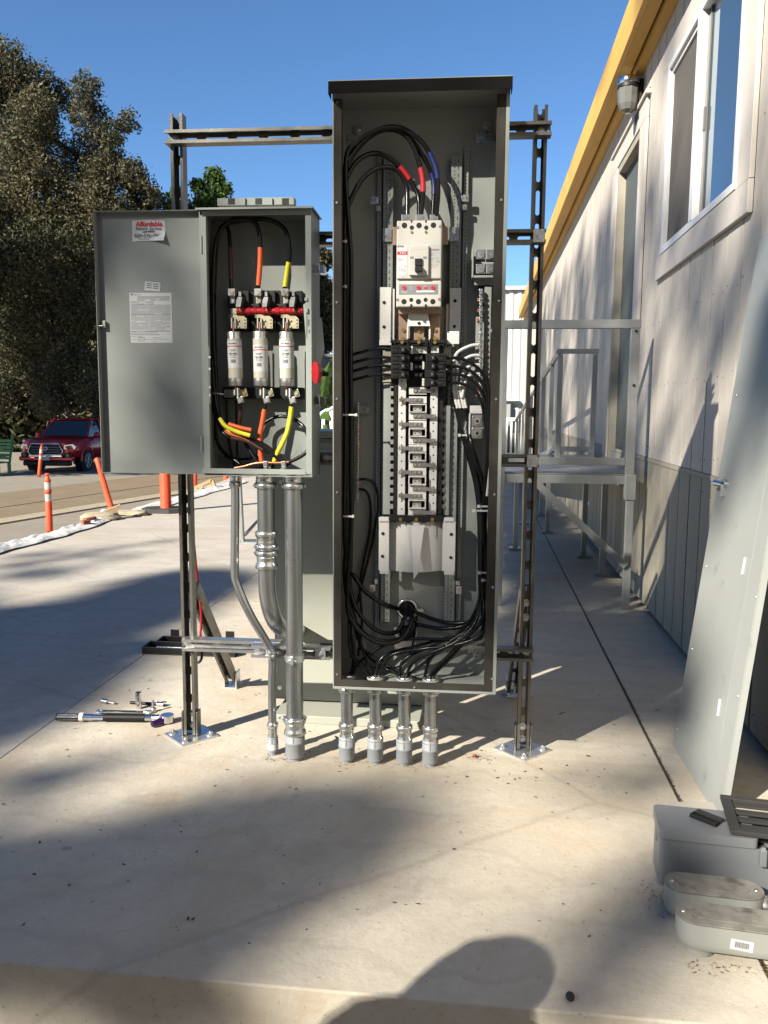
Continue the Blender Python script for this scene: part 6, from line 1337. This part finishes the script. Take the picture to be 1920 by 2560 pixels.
q = MB(); a = gpt(255, 1778, .012); b = gpt(362, 1780, .012); d = (b - a).normalized(); sd = Vector((0, 0, 1)).cross(d)
WR = Thing('combination_wrench', 'slim blue tinted chrome combination spanner lying just behind the torque wrench', 'spanner', tuple(gpt(300, 1779)))
q.prism([(0, -.006), (.0, .006), ((b - a).length, .006), ((b - a).length, -.006)], lambda p, w: a + d * p + sd * w - Vector((0, 0, .003)), lambda p, w: a + d * p + sd * w + Vector((0, 0, .003))); WR.part('shank', q, 'chrome', bev=.001)
q = MB(); q.tube([a + d * (-.008 + .0105 * math.cos(t * math.pi / 8)) + sd * .0105 * math.sin(t * math.pi / 8) for t in range(17)], .0042, n=8, straight=True); WR.part('ring_end', q, 'chrome')
q = MB()
for s_ in (-1, 1): q.cyl(b + sd * s_ * .004, b + d * .02 + sd * s_ * .011, .006, .004, n=8)
WR.part('open_end', q, 'chrome')
a = gpt(347, 1772, 0); S_ = Thing('socket', 'tall deep chrome socket standing upright behind the torque wrench', 'socket', tuple(a), group='loose sockets')
q = MB(); q.lathe(a, (0, 0, 1), [(0, .0105), (.012, .0115), (.045, .0115), (.066, .0115)], 20); S_.part('socket_body', q, 'chrome'); q = MB(); q.cyl(a + Vector((0, 0, .066)), a + Vector((0, 0, .0664)), .008, n=16); S_.part('socket_bore', q, 'black')
a = gpt(383, 1780, 0); S_ = Thing('socket', 'short bit socket standing upright, nearest the torque wrench head', 'socket', tuple(a), group='loose sockets')
q = MB(); q.lathe(a, (0, 0, 1), [(0, .0095), (.018, .0095), (.019, .006)], 18); S_.part('socket_body', q, 'chrome'); q = MB(); q.cyl(a + Vector((0, 0, .019)), a + Vector((0, 0, .046)), .0048, n=6, smooth=False); S_.part('bit', q, 'inkgrey')
a = gpt(255, 1752, .010); b = gpt(278, 1756, .008); S_ = Thing('socket', 'chrome hex bit socket lying on its side, farthest left of the loose sockets', 'socket', tuple(gpt(262, 1756)), group='loose sockets')
q = MB(); q.cyl(a, a.lerp(b, .62), .0105, n=16); S_.part('socket_body', q, 'chrome'); q = MB(); q.cyl(a.lerp(b, .6), b + (b - a) * .35, .0045, n=6, smooth=False); S_.part('bit', q, 'zinc')
a = gpt(326, 1756, .008); b = gpt(410, 1761, .009); S_ = Thing('socket_extension', 'black socket extension bar lying behind the upright deep socket', 'extension bar', tuple(gpt(366, 1760)))
q = MB(); q.cyl(a, a.lerp(b, .8), .0058, n=12); S_.part('bar', q, 'black'); q = MB(); q.cyl(a.lerp(b, .8), b, .0095, n=16); S_.part('socket_end', q, 'chrome')
TC = Thing('tool_case', 'open black plastic tool case lying behind the left post', 'tool case', (-1.34, 3.7, 0), rotz=R(1)); TC.base = Vector((0, 0, 0))
def cbox(name, x0, x1, y0, y1, z0, z1, mt='black', bev=.004): q = MB(); q.box(x0, x1, y0, y1, z0, z1); return TC.part(name, q, mt, bev=bev)
q = MB(); q.box(-.23, .22, -.06, .05, 0, .006); q.box(-.23, .22, -.06, -.052, .006, .036); q.box(-.23, .22, .042, .05, .006, .036); q.box(-.23, -.222, -.052, .042, .006, .036); q.box(.212, .22, -.052, .042, .006, .036); TC.part('tray', q, 'black', bev=.002)
q = MB(); q.box(-.21, .24, .055, .165, 0, .006); q.box(-.21, .24, .055, .062, .006, .03); q.box(-.21, .24, .157, .165, .006, .03); q.box(-.21, -.203, .062, .157, .006, .03); q.box(.233, .24, .062, .157, .006, .03); TC.part('lid', q, 'black', bev=.002)
for x in (-.15, .13): cbox('clasp', x - .022, x + .022, .166, .170, .012, .062, 'black', .001)
q = MB(); q.box(-.08, .02, -.03, .03, .006, .012); q.cyl((-.18, 0, .018), (.15, .01, .018), .006, n=10); TC.part('tool_insert', q, 'zinc')
q = MB(); q.tube([(.05, .17, .004), (.08, .19, .004), (.12, .172, .004)], .006, n=8); TC.part('carry_handle', q, 'black')
CD = Thing('hanging_cord', 'red cord with a black hooked end hanging behind the left post', 'cord', tuple(rk(500, 1600, .05)), rack=True)
CD.base = Vector(rk(500, 1600, .05)); CD.o.location = MR @ CD.base
q = MB(); q.tube([rk(484, 1345, .035), rk(489, 1400, .06), rk(496, 1470, .08), rk(503, 1540, .08), rk(501, 1590, .07)], .0042, n=8); CD.part('cord', q, 'redplastic')
q = MB(); q.tube([rk(501, 1590, .07), rk(504, 1625, .07), rk(504, 1645, .07), rk(498, 1655, .07), rk(492, 1656, .07)], .005, n=8); CD.part('hook', q, 'black')

# ================================================================== delineator posts
def delineator(label, base, lean=(0, 0), style=0, foot=False, h=1.07, r=.05, group='orange delineator posts'):
    t = Thing('delineator_post', label, 'delineator post', base, group=group); b_ = Vector(base); up = Vector((lean[0], lean[1], 1)).normalized()
    q = MB(); q.lathe(b_ + up * .0, up, [(0, r * 1.0), (.10, r * 1.02), (h * .55, r * 1.05), (h * .56, r * .96), (h * .68, r * .96), (h * .685, r * 1.08), (h * .735, r * 1.08), (h * .74, r * .96), (h * .86, r * .96), (h * .87, r * 1.04), (h * .885, r * .95), (h * .93, r * .45), (h * .955, r * .3)] if style == 0 else [(0, r * 1.3), (.04, r * 1.05), (h * .8, r * .9), (h * .95, r * .85), (h * .97, r * .4)], 16)
    t.part('post_tube', q, 'orange')
    if style == 0:
        for f0, f1 in ((.57, .675), (.75, .85)): q = MB(); q.lathe(b_ + up * h * f0, up, [(0, r * .985), (h * (f1 - f0), r * .985)], 16); t.part('reflective_band', q, 'reflect')
        q = MB(); c_ = b_ + up * h * .965; q.sphere(c_, .045, 14, 6, (1.0, 1.0, .42)); q.cyl(b_ + up * h * .93, c_, r * .3, n=10); t.part('grab_knob', q, 'orange')
        q = MB(); q.box(b_.x - .012, b_.x + .012, b_.y - r - .004, b_.y - r + .004, b_.z, b_.z + .14); t.part('slot', q, 'black')
    if foot:
        q = MB(); n = 8; q.prism([(b_.x + .30 * math.cos(R(45 * k + 22)), b_.y + .22 * math.sin(R(45 * k + 22))) for k in range(8)], lambda p, w: Vector((p, w, b_.z - .0)), lambda p, w: Vector((b_.x + (p - b_.x) * .9, b_.y + (w - b_.y) * .9, b_.z + .045))); t.part('rubber_base', q, 'rubber')
    return t
p = at_y(124, 1321, 12.3); delineator('orange delineator with two silver bands, nearest the white sheeting at left', (p.x, 12.3, -.92))
p = at_y(97, 1198, 23.5); delineator('tilted orange delineator with silver bands in front of the red pickup grille', (p.x, 23.5, -.98), lean=(.14, 0))
p = at_y(287, 1275, 12.5); delineator('plain leaning orange post seen below the open fuse box door', (p.x + .03, 12.5, -.75), lean=(-.27, 0), style=1, h=1.2, r=.047)
p = at_z(415, 1279); delineator('upright orange post on a black rubber base, standing on the pad', (p.x, p.y, 0), style=1, foot=True, h=.95, r=.06)
p = at_y(487, 1232, 13.0); delineator('farthest red orange post, seen just right of the left steel post', (p.x, 13.0, -.2), style=1, h=.9, r=.045)
p = at_y(565, 1208, 15.0); delineator('tiny orange post top far beyond, between left post and conduits', (p.x, 15, -.25), style=1, h=.35, r=.05)
p = at_y(594, 1197, 15); q = MB(); q.box(p.x - .12, p.x + .12, 15, 15.25, -.3, p.z + .12); single('concrete_block', q, 'concrete_cap', 'small pale block at the far pad edge beside the thin conduit', 'block', base=(p.x, 15, -.3), bev=.01)
# timber stakes, sandbag, white sheeting
q = MB(); s = Thing('timber_barricade', 'pale timber frame lying at the pad edge beyond the left post', 'barricade', tuple(at_z(510, 1225)))
for (pa, pb) in [((482, 1222), (530, 1200)), ((500, 1226), (508, 1210)), ((530, 1200), (537, 1218)), ((520, 1217), (530, 1212))]:
    a = at_y(*pa, 11.6); b = at_y(*pb, 11.6); q = MB(); T, Ln = frame_to(a, b, (0, 1, 0)); q.box(-.022, .022, -.02, .02, 0, Ln, T); s.part('timber', q, 'wood')
def lump(name, label, cat, c, size, mt, seed, rot=0, amp=.12):
    q = MB(); n, m = 28, 16; vs = []
    for j in range(m + 1):
        th = math.pi * j / m
        for k in range(n):
            ph = 2 * math.pi * k / n; d = Vector((math.sin(th) * math.cos(ph), math.sin(th) * math.sin(ph), math.cos(th))); e = 1 + amp * mnoise.noise(d * 2.2 + Vector((seed, 0, 0))) * 2 + amp * .5 * mnoise.noise(d * 6 + Vector((seed, 3, 0)))
            sx = abs(d.x) ** .7 * (1 if d.x > 0 else -1); vs.append(Vector((sx * size[0] * e, d.y * size[1] * e, max(0, d.z * size[2] * e + size[2] * .6))))
    Rz = Matrix.Rotation(rot, 3, 'Z'); vs = [Rz @ v + Vector(c) for v in vs]
    q.add(vs, [(j * n + k, (j + 1) * n + k, (j + 1) * n + (k + 1) % n, j * n + (k + 1) % n) for j in range(m) for k in range(n)], True)
    return single(name, q, mt, label, cat, base=tuple(c))
lump('sandbag', 'dusty beige sandbag slumped over the pad edge by the leaning orange post', 'sandbag', at_z(250, 1300), (.20, .12, .05), 'sandbag', 2.0, .5)
lump('sandbag', 'flat beige sandbag to the right of the timber wedge on the pad edge', 'sandbag', at_z(325, 1288), (.2, .12, .035), 'sandbag', 5.0, .2)
q = MB(); a = at_z(283, 1297); T = Matrix.Translation(a) @ Matrix.Rotation(R(30), 4, 'Z') @ Matrix.Rotation(R(-20), 4, 'Y'); q.box(-.07, .07, -.05, .05, 0, .09, T); q.box(-.05, .12, -.04, .04, .0905, .115, T); single('timber_wedge', q, 'wood', 'grey timber wedge block on the pad edge between two sandbags', 'timber block', base=tuple(a))
for (px_, py_, sz) in [(222, 1312, .05), (215, 1318, .04), (232, 1309, .035)]:
    a = at_z(px_, py_); q = MB(); T = Matrix.Translation(a + Vector((0, 0, .045))) @ Matrix.Rotation(R(25 + px_), 4, 'Z'); q.box(-sz, sz, -sz * .6, sz * .6, -.02, .025, T)
    single('brick_piece', q, 'brick', {222: 'largest broken red brick piece weighing down the white sheeting', 215: 'left broken red brick piece on the white sheeting', 232: 'right small broken red brick piece on the white sheeting'}[px_], 'brick piece', base=tuple(a), bev=.004)
def sheet(label, path, hw, amp, seed, mt='tarp'):
    q = MB(); W3 = [at_z(*p) for p in path]; W3 = catm(W3, 14); m = 14; vs = []
    for i, p in enumerate(W3):
        d = (W3[min(i + 1, len(W3) - 1)] - W3[max(i - 1, 0)]).normalized(); s_ = Vector((-d.y, d.x, 0))
        for j in range(m + 1):
            f = j / m * 2 - 1; w_ = hw * (1 + .35 * mnoise.noise(Vector((i * .13, seed, f)))); x = p + s_ * f * w_
            nz = mnoise.noise(Vector((x.x * 4, x.y * 2.2, seed))) + .6 * abs(mnoise.noise(Vector((x.x * 11, x.y * 7, seed + 4)))); z = .012 + max(0, amp * (1 - f * f) * (.55 + .8 * nz)) + amp * .25 * max(0, nz)
            if f > .2: z -= (f - .2) * .35      # hangs over the pad edge
            vs.append(x + Vector((0, 0, z)))
    n = len(W3); q.add(vs, [(i * (m + 1) + j, i * (m + 1) + j + 1, (i + 1) * (m + 1) + j + 1, (i + 1) * (m + 1) + j) for i in range(n - 1) for j in range(m)])
    return single('plastic_sheeting', q, mt, label, 'sheeting', base=tuple(W3[0]), group='white sheeting along the pad edge')
sheet('widest crumpled white sheeting along the left pad edge, nearest the viewer', [(-160, 1425), (-40, 1385), (60, 1358), (160, 1332), (235, 1305), (262, 1290)], .14, .055, 1.0)
sheet('long thin run of white sheeting at the far pad edge under the door', [(330, 1282), (400, 1262), (470, 1243), (540, 1222), (600, 1204)], .16, .03, 3.0)

# ================================================================== red pickup truck
def truck():
    o = at_y(118, 1196, 25.2); t = Thing('pickup_truck', 'dark red crew cab pickup parked in shade at the left', 'pickup truck', (o.x, 25.2, -.96), rotz=R(2)); t.base = Vector((0, 0, 0))
    def loft(name, secs, mt, parent=None, bev=0, smooth=True):
        q = MB(); n = len(secs[0]); vs = [p for s_ in secs for p in s_]
        q.add(vs, [(j * n + k, j * n + (k + 1) % n, (j + 1) * n + (k + 1) % n, (j + 1) * n + k) for j in range(len(secs) - 1) for k in range(n)], smooth); q.add(vs[:n], [tuple(range(n - 1, -1, -1))]); q.add(vs[-n:], [tuple(range(n))]); return t.part(name, q, mt, parent=parent, bev=bev)
    def sec(y, w, zb, zs, zt, wt): return [(-w, y, zb), (w, y, zb), (w + .02, y, (zb + zs) / 2), (w, y, zs), (wt, y, zt), (wt * .5, y, zt + .03), (-wt * .5, y, zt + .03), (-wt, y, zt), (-w, y, zs), (-w - .02, y, (zb + zs) / 2)]
    body = loft('body', [sec(.02, .70, .62, .86, .98, .62), sec(.12, .84, .55, .95, 1.08, .70), sec(.35, .92, .52, 1.0, 1.12, .74), sec(1.25, .94, .48, 1.08, 1.17, .78), sec(1.35, .94, .46, 1.10, 1.16, .84), sec(3.4, .94, .46, 1.10, 1.16, .86), sec(5.3, .93, .50, 1.08, 1.12, .86)], 'carred')
    def cs(y, w, zb, zt, wt): return [(-w, y, zb), (w, y, zb), (wt, y, zt), (-wt, y, zt)]
    q = MB(); A_ = [(-.80, 1.30, 1.16), (.80, 1.30, 1.16), (.82, 3.45, 1.16), (-.82, 3.45, 1.16)]; B_ = [(-.64, 1.95, 1.70), (.64, 1.95, 1.70), (.66, 3.25, 1.71), (-.66, 3.25, 1.71)]
    q.add(A_ + B_, [(0, 1, 5, 4), (1, 2, 6, 5), (2, 3, 7, 6), (3, 0, 4, 7), (4, 5, 6, 7)]); t.part('cab', q, 'carglass', bev=.03)
    q = MB(); q.box(-.66, .66, 1.93, 3.28, 1.70, 1.76); t.part('cab_roof', q, 'carred', bev=.03)
    q = MB()
    for s_ in (-1, 1):
        for (p0, p1) in [((s_ * .81, 1.30, 1.15), (s_ * .655, 1.96, 1.72)), ((s_ * .83, 2.45, 1.15), (s_ * .67, 2.5, 1.72)), ((s_ * .83, 3.44, 1.15), (s_ * .67, 3.26, 1.72))]: q.tube([p0, p1], .04, n=8, straight=True)
    t.part('cab_pillar', q, 'carred')
    gr = [(-.50, .62), (-.58, .72), (-.46, .97), (.46, .97), (.58, .72), (.50, .62)]
    q = MB(); q.prism(gr, lambda p, z: Vector((p, -.035, z)), lambda p, z: Vector((p, .10, z))); g = t.part('grille', q, 'black', bev=.01)
    q = MB(); q.tube([(p, -.045, z) for p, z in gr] + [(gr[0][0], -.045, gr[0][1])], .017, n=8, straight=True); t.part('chrome_surround', q, 'chrome', parent=g)
    q = MB()
    for z in (.70, .78, .86): q.box(-.48, .48, -.04, -.036, z - .01, z + .012)
    t.part('grille_bar', q, 'inkgrey', parent=g); q = MB(); q.tube([(.085 * math.cos(k * math.pi / 8), -.052, .82 + .06 * math.sin(k * math.pi / 8)) for k in range(17)], .009, n=6, straight=True); q.tube([(.04 * math.cos(k * math.pi / 8), -.052, .82 + .055 * math.sin(k * math.pi / 8)) for k in range(17)], .008, n=6, straight=True); t.part('badge', q, 'chrome', parent=g)
    for s_ in (-1, 1):
        q = MB(); pl = [(.60, .80), (.62, .93), (.84, .96), (.93, .88), (.90, .80)]; q.prism(pl, lambda p, z: Vector((s_ * p, -.02 + max(0, p - .6) * .55, z)), lambda p, z: Vector((s_ * p, .30, z))); h = t.part('headlight', q, 'chrome', bev=.01)
        q = MB(); q.prism([(.64, .83), (.66, .90), (.80, .92), (.82, .84)], lambda p, z: Vector((s_ * p, -.03 + max(0, p - .6) * .55, z)), lambda p, z: Vector((s_ * p, .1, z))); t.part('lens', q, 'frost', parent=h)
        q = MB(); q.cyl((s_ * .72, -.03, .60), (s_ * .72, .03, .60), .055, n=14); t.part('fog_light', q, 'frost')
        q = MB(); q.box(s_ * .60, s_ * .84, -.02, .04, .53, .68); t.part('fog_recess', q, 'black', bev=.02)
        q = MB(); q.sphere((s_ * 1.02, 1.55, 1.22), .12, 12, 8, (.9, .6, .85)); t.part('door_mirror', q, 'carred')
        for y in (.95, 4.2):
            q = MB(); q.tube([(s_ * .93, y + .46 * math.cos(R(a_)), .40 + .46 * math.sin(R(a_))) for a_ in range(0, 181, 15)], .045, n=8, straight=True); t.part('wheel_arch', q, 'carred')
            q = MB(); q.cyl((s_ * .70, y, .40), (s_ * .945, y, .40), .44, n=28); t.part('arch_recess', q, 'black')
            q = MB(); q.lathe((s_ * .74, y, .385), (s_, 0, 0), [(0, .34), (.03, .385), (.19, .385), (.22, .36), (.225, .26)], 32); w_ = t.part('wheel', q, 'tyre')
            q = MB(); q.cyl((s_ * .955, y, .385), (s_ * .966, y, .385), .05, n=14)
            for k in range(6):
                for dd in (-.13, .13): an = k * math.pi / 3 + dd; q.tube([(s_ * .962, y + .04 * math.cos(an), .385 + .04 * math.sin(an)), (s_ * .962, y + .225 * math.cos(an + dd * .5), .385 + .225 * math.sin(an + dd * .5))], .014, n=6, straight=True)
            q.tube([(s_ * .962, y + .232 * math.cos(k * math.pi / 12), .385 + .232 * math.sin(k * math.pi / 12)) for k in range(25)], .012, n=6, straight=True); t.part('rim', q, 'alu', parent=w_)
        q = MB(); q.box(s_ * .948, s_ * .955, 1.42, 1.425, .55, 1.1); q.box(s_ * .948, s_ * .955, 2.48, 2.485, .55, 1.1); t.part('door_seam', q, 'black')
        q = MB(); q.box(s_ * .955, s_ * .975, 2.2, 2.38, .98, 1.01); t.part('door_handle', q, 'chrome')
    q = MB(); q.box(-.90, .90, -.06, .12, .42, .56); t.part('bumper', q, 'carred', bev=.04); q = MB(); q.box(-.78, .78, -.04, .2, .26, .42); t.part('lower_valance', q, 'black', bev=.04)
    q = MB(); q.box(-.55, .55, -.075, -.05, .55, .61); t.part('bumper_bar', q, 'chrome', bev=.01)
    q = MB(); q.box(-.16, .15, -.085, -.07, .44, .56); pl = t.part('licence_plate', q, 'label', bev=.004)
    m_ = text_mb('5', .085, Matrix.Translation((-.10, -.087, .495)) @ Matrix.Rotation(R(90), 4, 'X'), .001, 'CENTER', .9); m_.v = [tuple(v) for v in m_.v]; 
    t.part('lettering', m_, 'inkblue', parent=pl)
    q = MB(); q.box(-.88, .88, 3.5, 5.25, 1.13, 1.135); t.part('load_bed', q, 'black')
truck()
# green slatted bench at the left edge
o = at_y(-12, 1192, 23.5); BN = Thing('green_bench', 'green plastic slatted bench cut by the left picture edge', 'bench', (o.x, 23.5, -.95), rotz=R(-15)); BN.base = Vector((0, 0, 0))
for x in (-1.0, .14):
    for y in (0, .42): q = MB(); q.box(x - .04, x + .04, y - .04, y + .04, 0, .62 if y == 0 else .45); BN.part('leg', q, 'green', bev=.01)
    q = MB(); q.box(x - .045, x + .045, -.06, .48, .62, .67); BN.part('armrest', q, 'green', bev=.01)
for k in range(4): q = MB(); q.box(-1.0, .16, .0 + k * .11, .09 + k * .11, .42, .46); BN.part('seat_slat', q, 'green', bev=.005)
for k in range(6):
    q = MB(); T = Matrix.Translation((0, .46 + k * .035, .52 + k * .105)); q.box(-1.0, .16 - k * .02, 0, .03, 0, .08, T); BN.part('back_slat', q, 'green', bev=.005)
q = MB(); q.tube([(.13, .46, .45), (.05, .70, 1.18)], .035, n=8, straight=True); BN.part('back_post', q, 'green')
# red car seen through the slot
o = at_y(806, 1074, 17); RC = Thing('parked_car', 'rear corner of a dark red car in the slot beside the tall panel', 'car', (o.x, 17, -.92)); RC.base = Vector((0, 0, 0))
q = MB(); q.box(-1.9, .02, 0, 1.7, .3, .95); RC.part('body', q, 'carred', bev=.12)
q = MB(); q.add([(-1.6, .1, .95), (-.06, .1, .95), (-.06, 1.6, .95), (-1.6, 1.6, .95), (-1.4, .3, 1.42), (-.3, .3, 1.42), (-.3, 1.4, 1.42), (-1.4, 1.4, 1.42)], [(0, 1, 5, 4), (1, 2, 6, 5), (2, 3, 7, 6), (3, 0, 4, 7), (4, 5, 6, 7)]); RC.part('cabin', q, 'carglass', bev=.06)
q = MB(); q.box(-.06, .04, -.02, .3, .62, .86); RC.part('tail_light', q, 'redplastic', bev=.03)
q = MB(); q.cyl((-.35, -.02, .3), (-.35, .2, .3), .3, n=24); q.cyl((-1.5, -.02, .3), (-1.5, .2, .3), .3, n=24); RC.part('wheel', q, 'tyre')

# ================================================================== litter, sawdust and joint dirt
rl = np.random.RandomState(77)
def ground_bits(name, label, P, size, mt, seed, aspect=.4):
    me = leaf_mesh(name, P, size, mt, seed, aspect)
    n = len(me.vertices) // 4; co = np.empty(len(me.vertices) * 3); me.vertices.foreach_get('co', co); co = co.reshape(n, 4, 3); c = co.mean(1, keepdims=True); d = co - c; d[:, :, 2] *= .18; co = c + d; co[:, :, 2] = np.maximum(co[:, :, 2], .0015)
    me.vertices.foreach_set('co', co.ravel()); me.update(); o = bpy.data.objects.new(name, me); COL.objects.link(o); o['kind'] = 'stuff'; o['label'] = label; return o
def scat(x0, x1, y0, y1, n, z=.003): return np.stack([rl.uniform(x0, x1, n), rl.uniform(y0, y1, n), np.full(n, z)], 1)
P = np.concatenate([scat(-1.5, .9, 1.55, 3.3, 170), scat(-3.6, .9, 3.3, 8, 330), scat(-3.8, .4, 8, 13, 120), scat(-.8, .45, 2.45, 2.75, 40)])
ground_bits('leaf_litter', 'small dry leaves and bark bits scattered over the concrete pad', P, .0075, 'litter', 3, .45)
P = np.concatenate([scat(-1.5, .9, 1.55, 3.0, 260), scat(-3.0, .9, 3.0, 6, 300)]); ground_bits('grit', 'fine dark grit specks scattered over the concrete pad', P, .0028, 'litter', 4, .7)
P = np.concatenate([scat(-3.4, .7, 2.6, 8, 70)]); ground_bits('twigs', 'thin twigs and curled leaves lying on the concrete pad', P, .028, 'litter', 5, .09)
bits = []
for cx_ in CX + [x3, x_off.x + .12]:
    w0 = MR @ Vector((cx_, vC, 0)); n = 90; r_ = np.abs(rl.normal(0, .025, n)) + .016; a_ = rl.uniform(0, 6.28, n); bits.append(np.stack([w0.x + r_ * np.cos(a_), w0.y + r_ * np.sin(a_) * .8, rl.uniform(.002, .008, n)], 1))
w0 = at_z(1190, 1895); n = 110; bits.append(np.stack([rl.normal(w0.x, .03, n), rl.normal(w0.y, .02, n), np.full(n, .003)], 1))
w0 = at_z(1640, 2245); n = 60; bits.append(np.stack([rl.normal(w0.x, .02, n), rl.normal(w0.y, .03, n), np.full(n, .003)], 1)); w0 = at_z(1800, 2420); n = 60; bits.append(np.stack([rl.uniform(.45, .62, n), rl.normal(w0.y, .01, n), np.full(n, .003)], 1))
ground_bits('sawdust', 'reddish brown sawdust and chips round the feet of the conduits', np.concatenate(bits), .0038, 'sawdust', 6, .6)
P = np.stack([rl.normal(.612, .0035, 4200), 1.55 + rl.uniform(0, 1, 4200) ** 1.6 * 10, np.full(4200, .001)], 1); ground_bits('joint_dirt', 'dark dirt and leaf crumbs packed along the pad joint', P, .0038, 'litter', 8, .6)
pr_ = at_z(1187, 1895); q = MB(); q.sphere((pr_.x, pr_.y, .008), .008, 8, 5, (1, .7, .6)); single('red_wire_nut', q, 'redplastic', 'tiny bright red wire nut lying in the sawdust right of the conduits', 'wire nut', base=tuple(pr_))
pr_ = at_z(1425, 2500); q = MB(); q.sphere((pr_.x, pr_.y, .008), .013, 9, 6, (.7, 1, .5)); single('dark_stone', q, 'rubber', 'small dark stone on the pad near the bottom of the picture', 'stone', base=tuple(pr_))

# ================================================================== bystander left of the camera whose shadow falls on the pad
def person(base):
    t = Thing('person', 'person in navy work clothes and cap, hands at the waist, left of the viewer', 'person', base, rotz=R(-8))
    J_ = {'pel': (0, 0, .95), 'sp': (0, .0, 1.15), 'ch': (0, .0, 1.38), 'nk': (0, .02, 1.50), 'sl': (-.18, 0, 1.42), 'el': (-.27, .05, 1.12), 'wl': (-.16, .24, 1.10), 'sr': (.20, 0, 1.46), 'er': (.27, .06, 1.18), 'wr': (.14, .26, 1.18),
          'hl': (-.10, 0, .90), 'kl': (-.12, .02, .50), 'al': (-.12, 0, .10), 'tl': (-.13, .16, .04), 'hr': (.10, 0, .90), 'kr': (.12, .02, .50), 'ar': (.12, 0, .10), 'tr': (.13, .16, .04)}
    Rr = dict(pel=.15, sp=.14, ch=.16, nk=.13, sl=.13, el=.06, wl=.032, sr=.13, er=.05, wr=.032, hl=.10, kl=.06, al=.045, tl=.035, hr=.10, kr=.06, ar=.045, tr=.035)
    E_ = [('pel', 'sp'), ('sp', 'ch'), ('ch', 'nk'), ('ch', 'sl'), ('sl', 'el'), ('el', 'wl'), ('ch', 'sr'), ('sr', 'er'), ('er', 'wr'), ('pel', 'hl'), ('hl', 'kl'), ('kl', 'al'), ('al', 'tl'), ('pel', 'hr'), ('hr', 'kr'), ('kr', 'ar'), ('ar', 'tr')]
    ks = list(J_); me = bpy.data.meshes.new('body'); me.from_pydata([J_[k] for k in ks], [(ks.index(a), ks.index(b)) for a, b in E_], []); me.materials.append(M['cloth'])
    o = bpy.data.objects.new('body', me); COL.objects.link(o); o.parent = t.o; o.modifiers.new('skin', 'SKIN')
    bpy.context.view_layer.update()
    for i, k in enumerate(ks): me.skin_vertices[0].data[i].radius = (Rr[k], Rr[k] * (.7 if k in ('pel', 'sp', 'ch') else 1)); me.skin_vertices[0].data[i].use_root = (k == 'pel')
    o.modifiers.new('sub', 'SUBSURF').levels = 2; o.modifiers['sub'].render_levels = 2
    t.base = Vector((0, 0, 0))
    q = MB(); q.sphere((0, .03, 1.625), .115, 20, 14, (.80, .92, 1.05)); q.sphere((0, .135, 1.63), .018, 8, 6, (.7, 1, 1.2)); q.sphere((-.085, .03, 1.64), .025, 8, 6, (.4, .8, 1.2)); q.sphere((.085, .03, 1.64), .025, 8, 6, (.4, .8, 1.2)); hd = t.part('head', q, 'skin')
    q = MB(); q.sphere((0, .0, 1.655), .118, 20, 10, (.95, 1.0, .82)); q.cyl((0, .06, 1.665), (0, .06, 1.672), .08, n=20); t.part('cap', q, 'cloth', parent=hd)
    q = MB()
    for s_ in (-1, 1): q.sphere((s_ * .032, .122, 1.655), .009, 8, 6)
    t.part('eye', q, 'ink', parent=hd); q = MB(); q.box(-.022, .022, .118, .124, 1.585, 1.590); t.part('mouth', q, 'brick', parent=hd)
    for s_, w0 in ((-1, Vector(J_['wl'])), (1, Vector(J_['wr']))):
        q = MB(); q.sphere(w0 + Vector((0, .05, 0)), .045, 12, 8, (.95, 1.1, .45))
        for k in range(4): x = (-.03 + .02 * k); L1 = (.065, .075, .07, .055)[k]; a = w0 + Vector((x, .085, 0)); q.tube([a, a + Vector((0, L1 * .5, -.008)), a + Vector((0, L1 * .85, -.03))], .009, n=8, sub=3)
        a = w0 + Vector((-s_ * .035, .03, 0)); q.tube([a, a + Vector((-s_ * .025, .03, 0)), a + Vector((-s_ * .028, .06, -.01))], .010, n=8, sub=3); t.part('hand', q, 'skin')
# the person holds a phone
person((-1.215, .01, -.445))
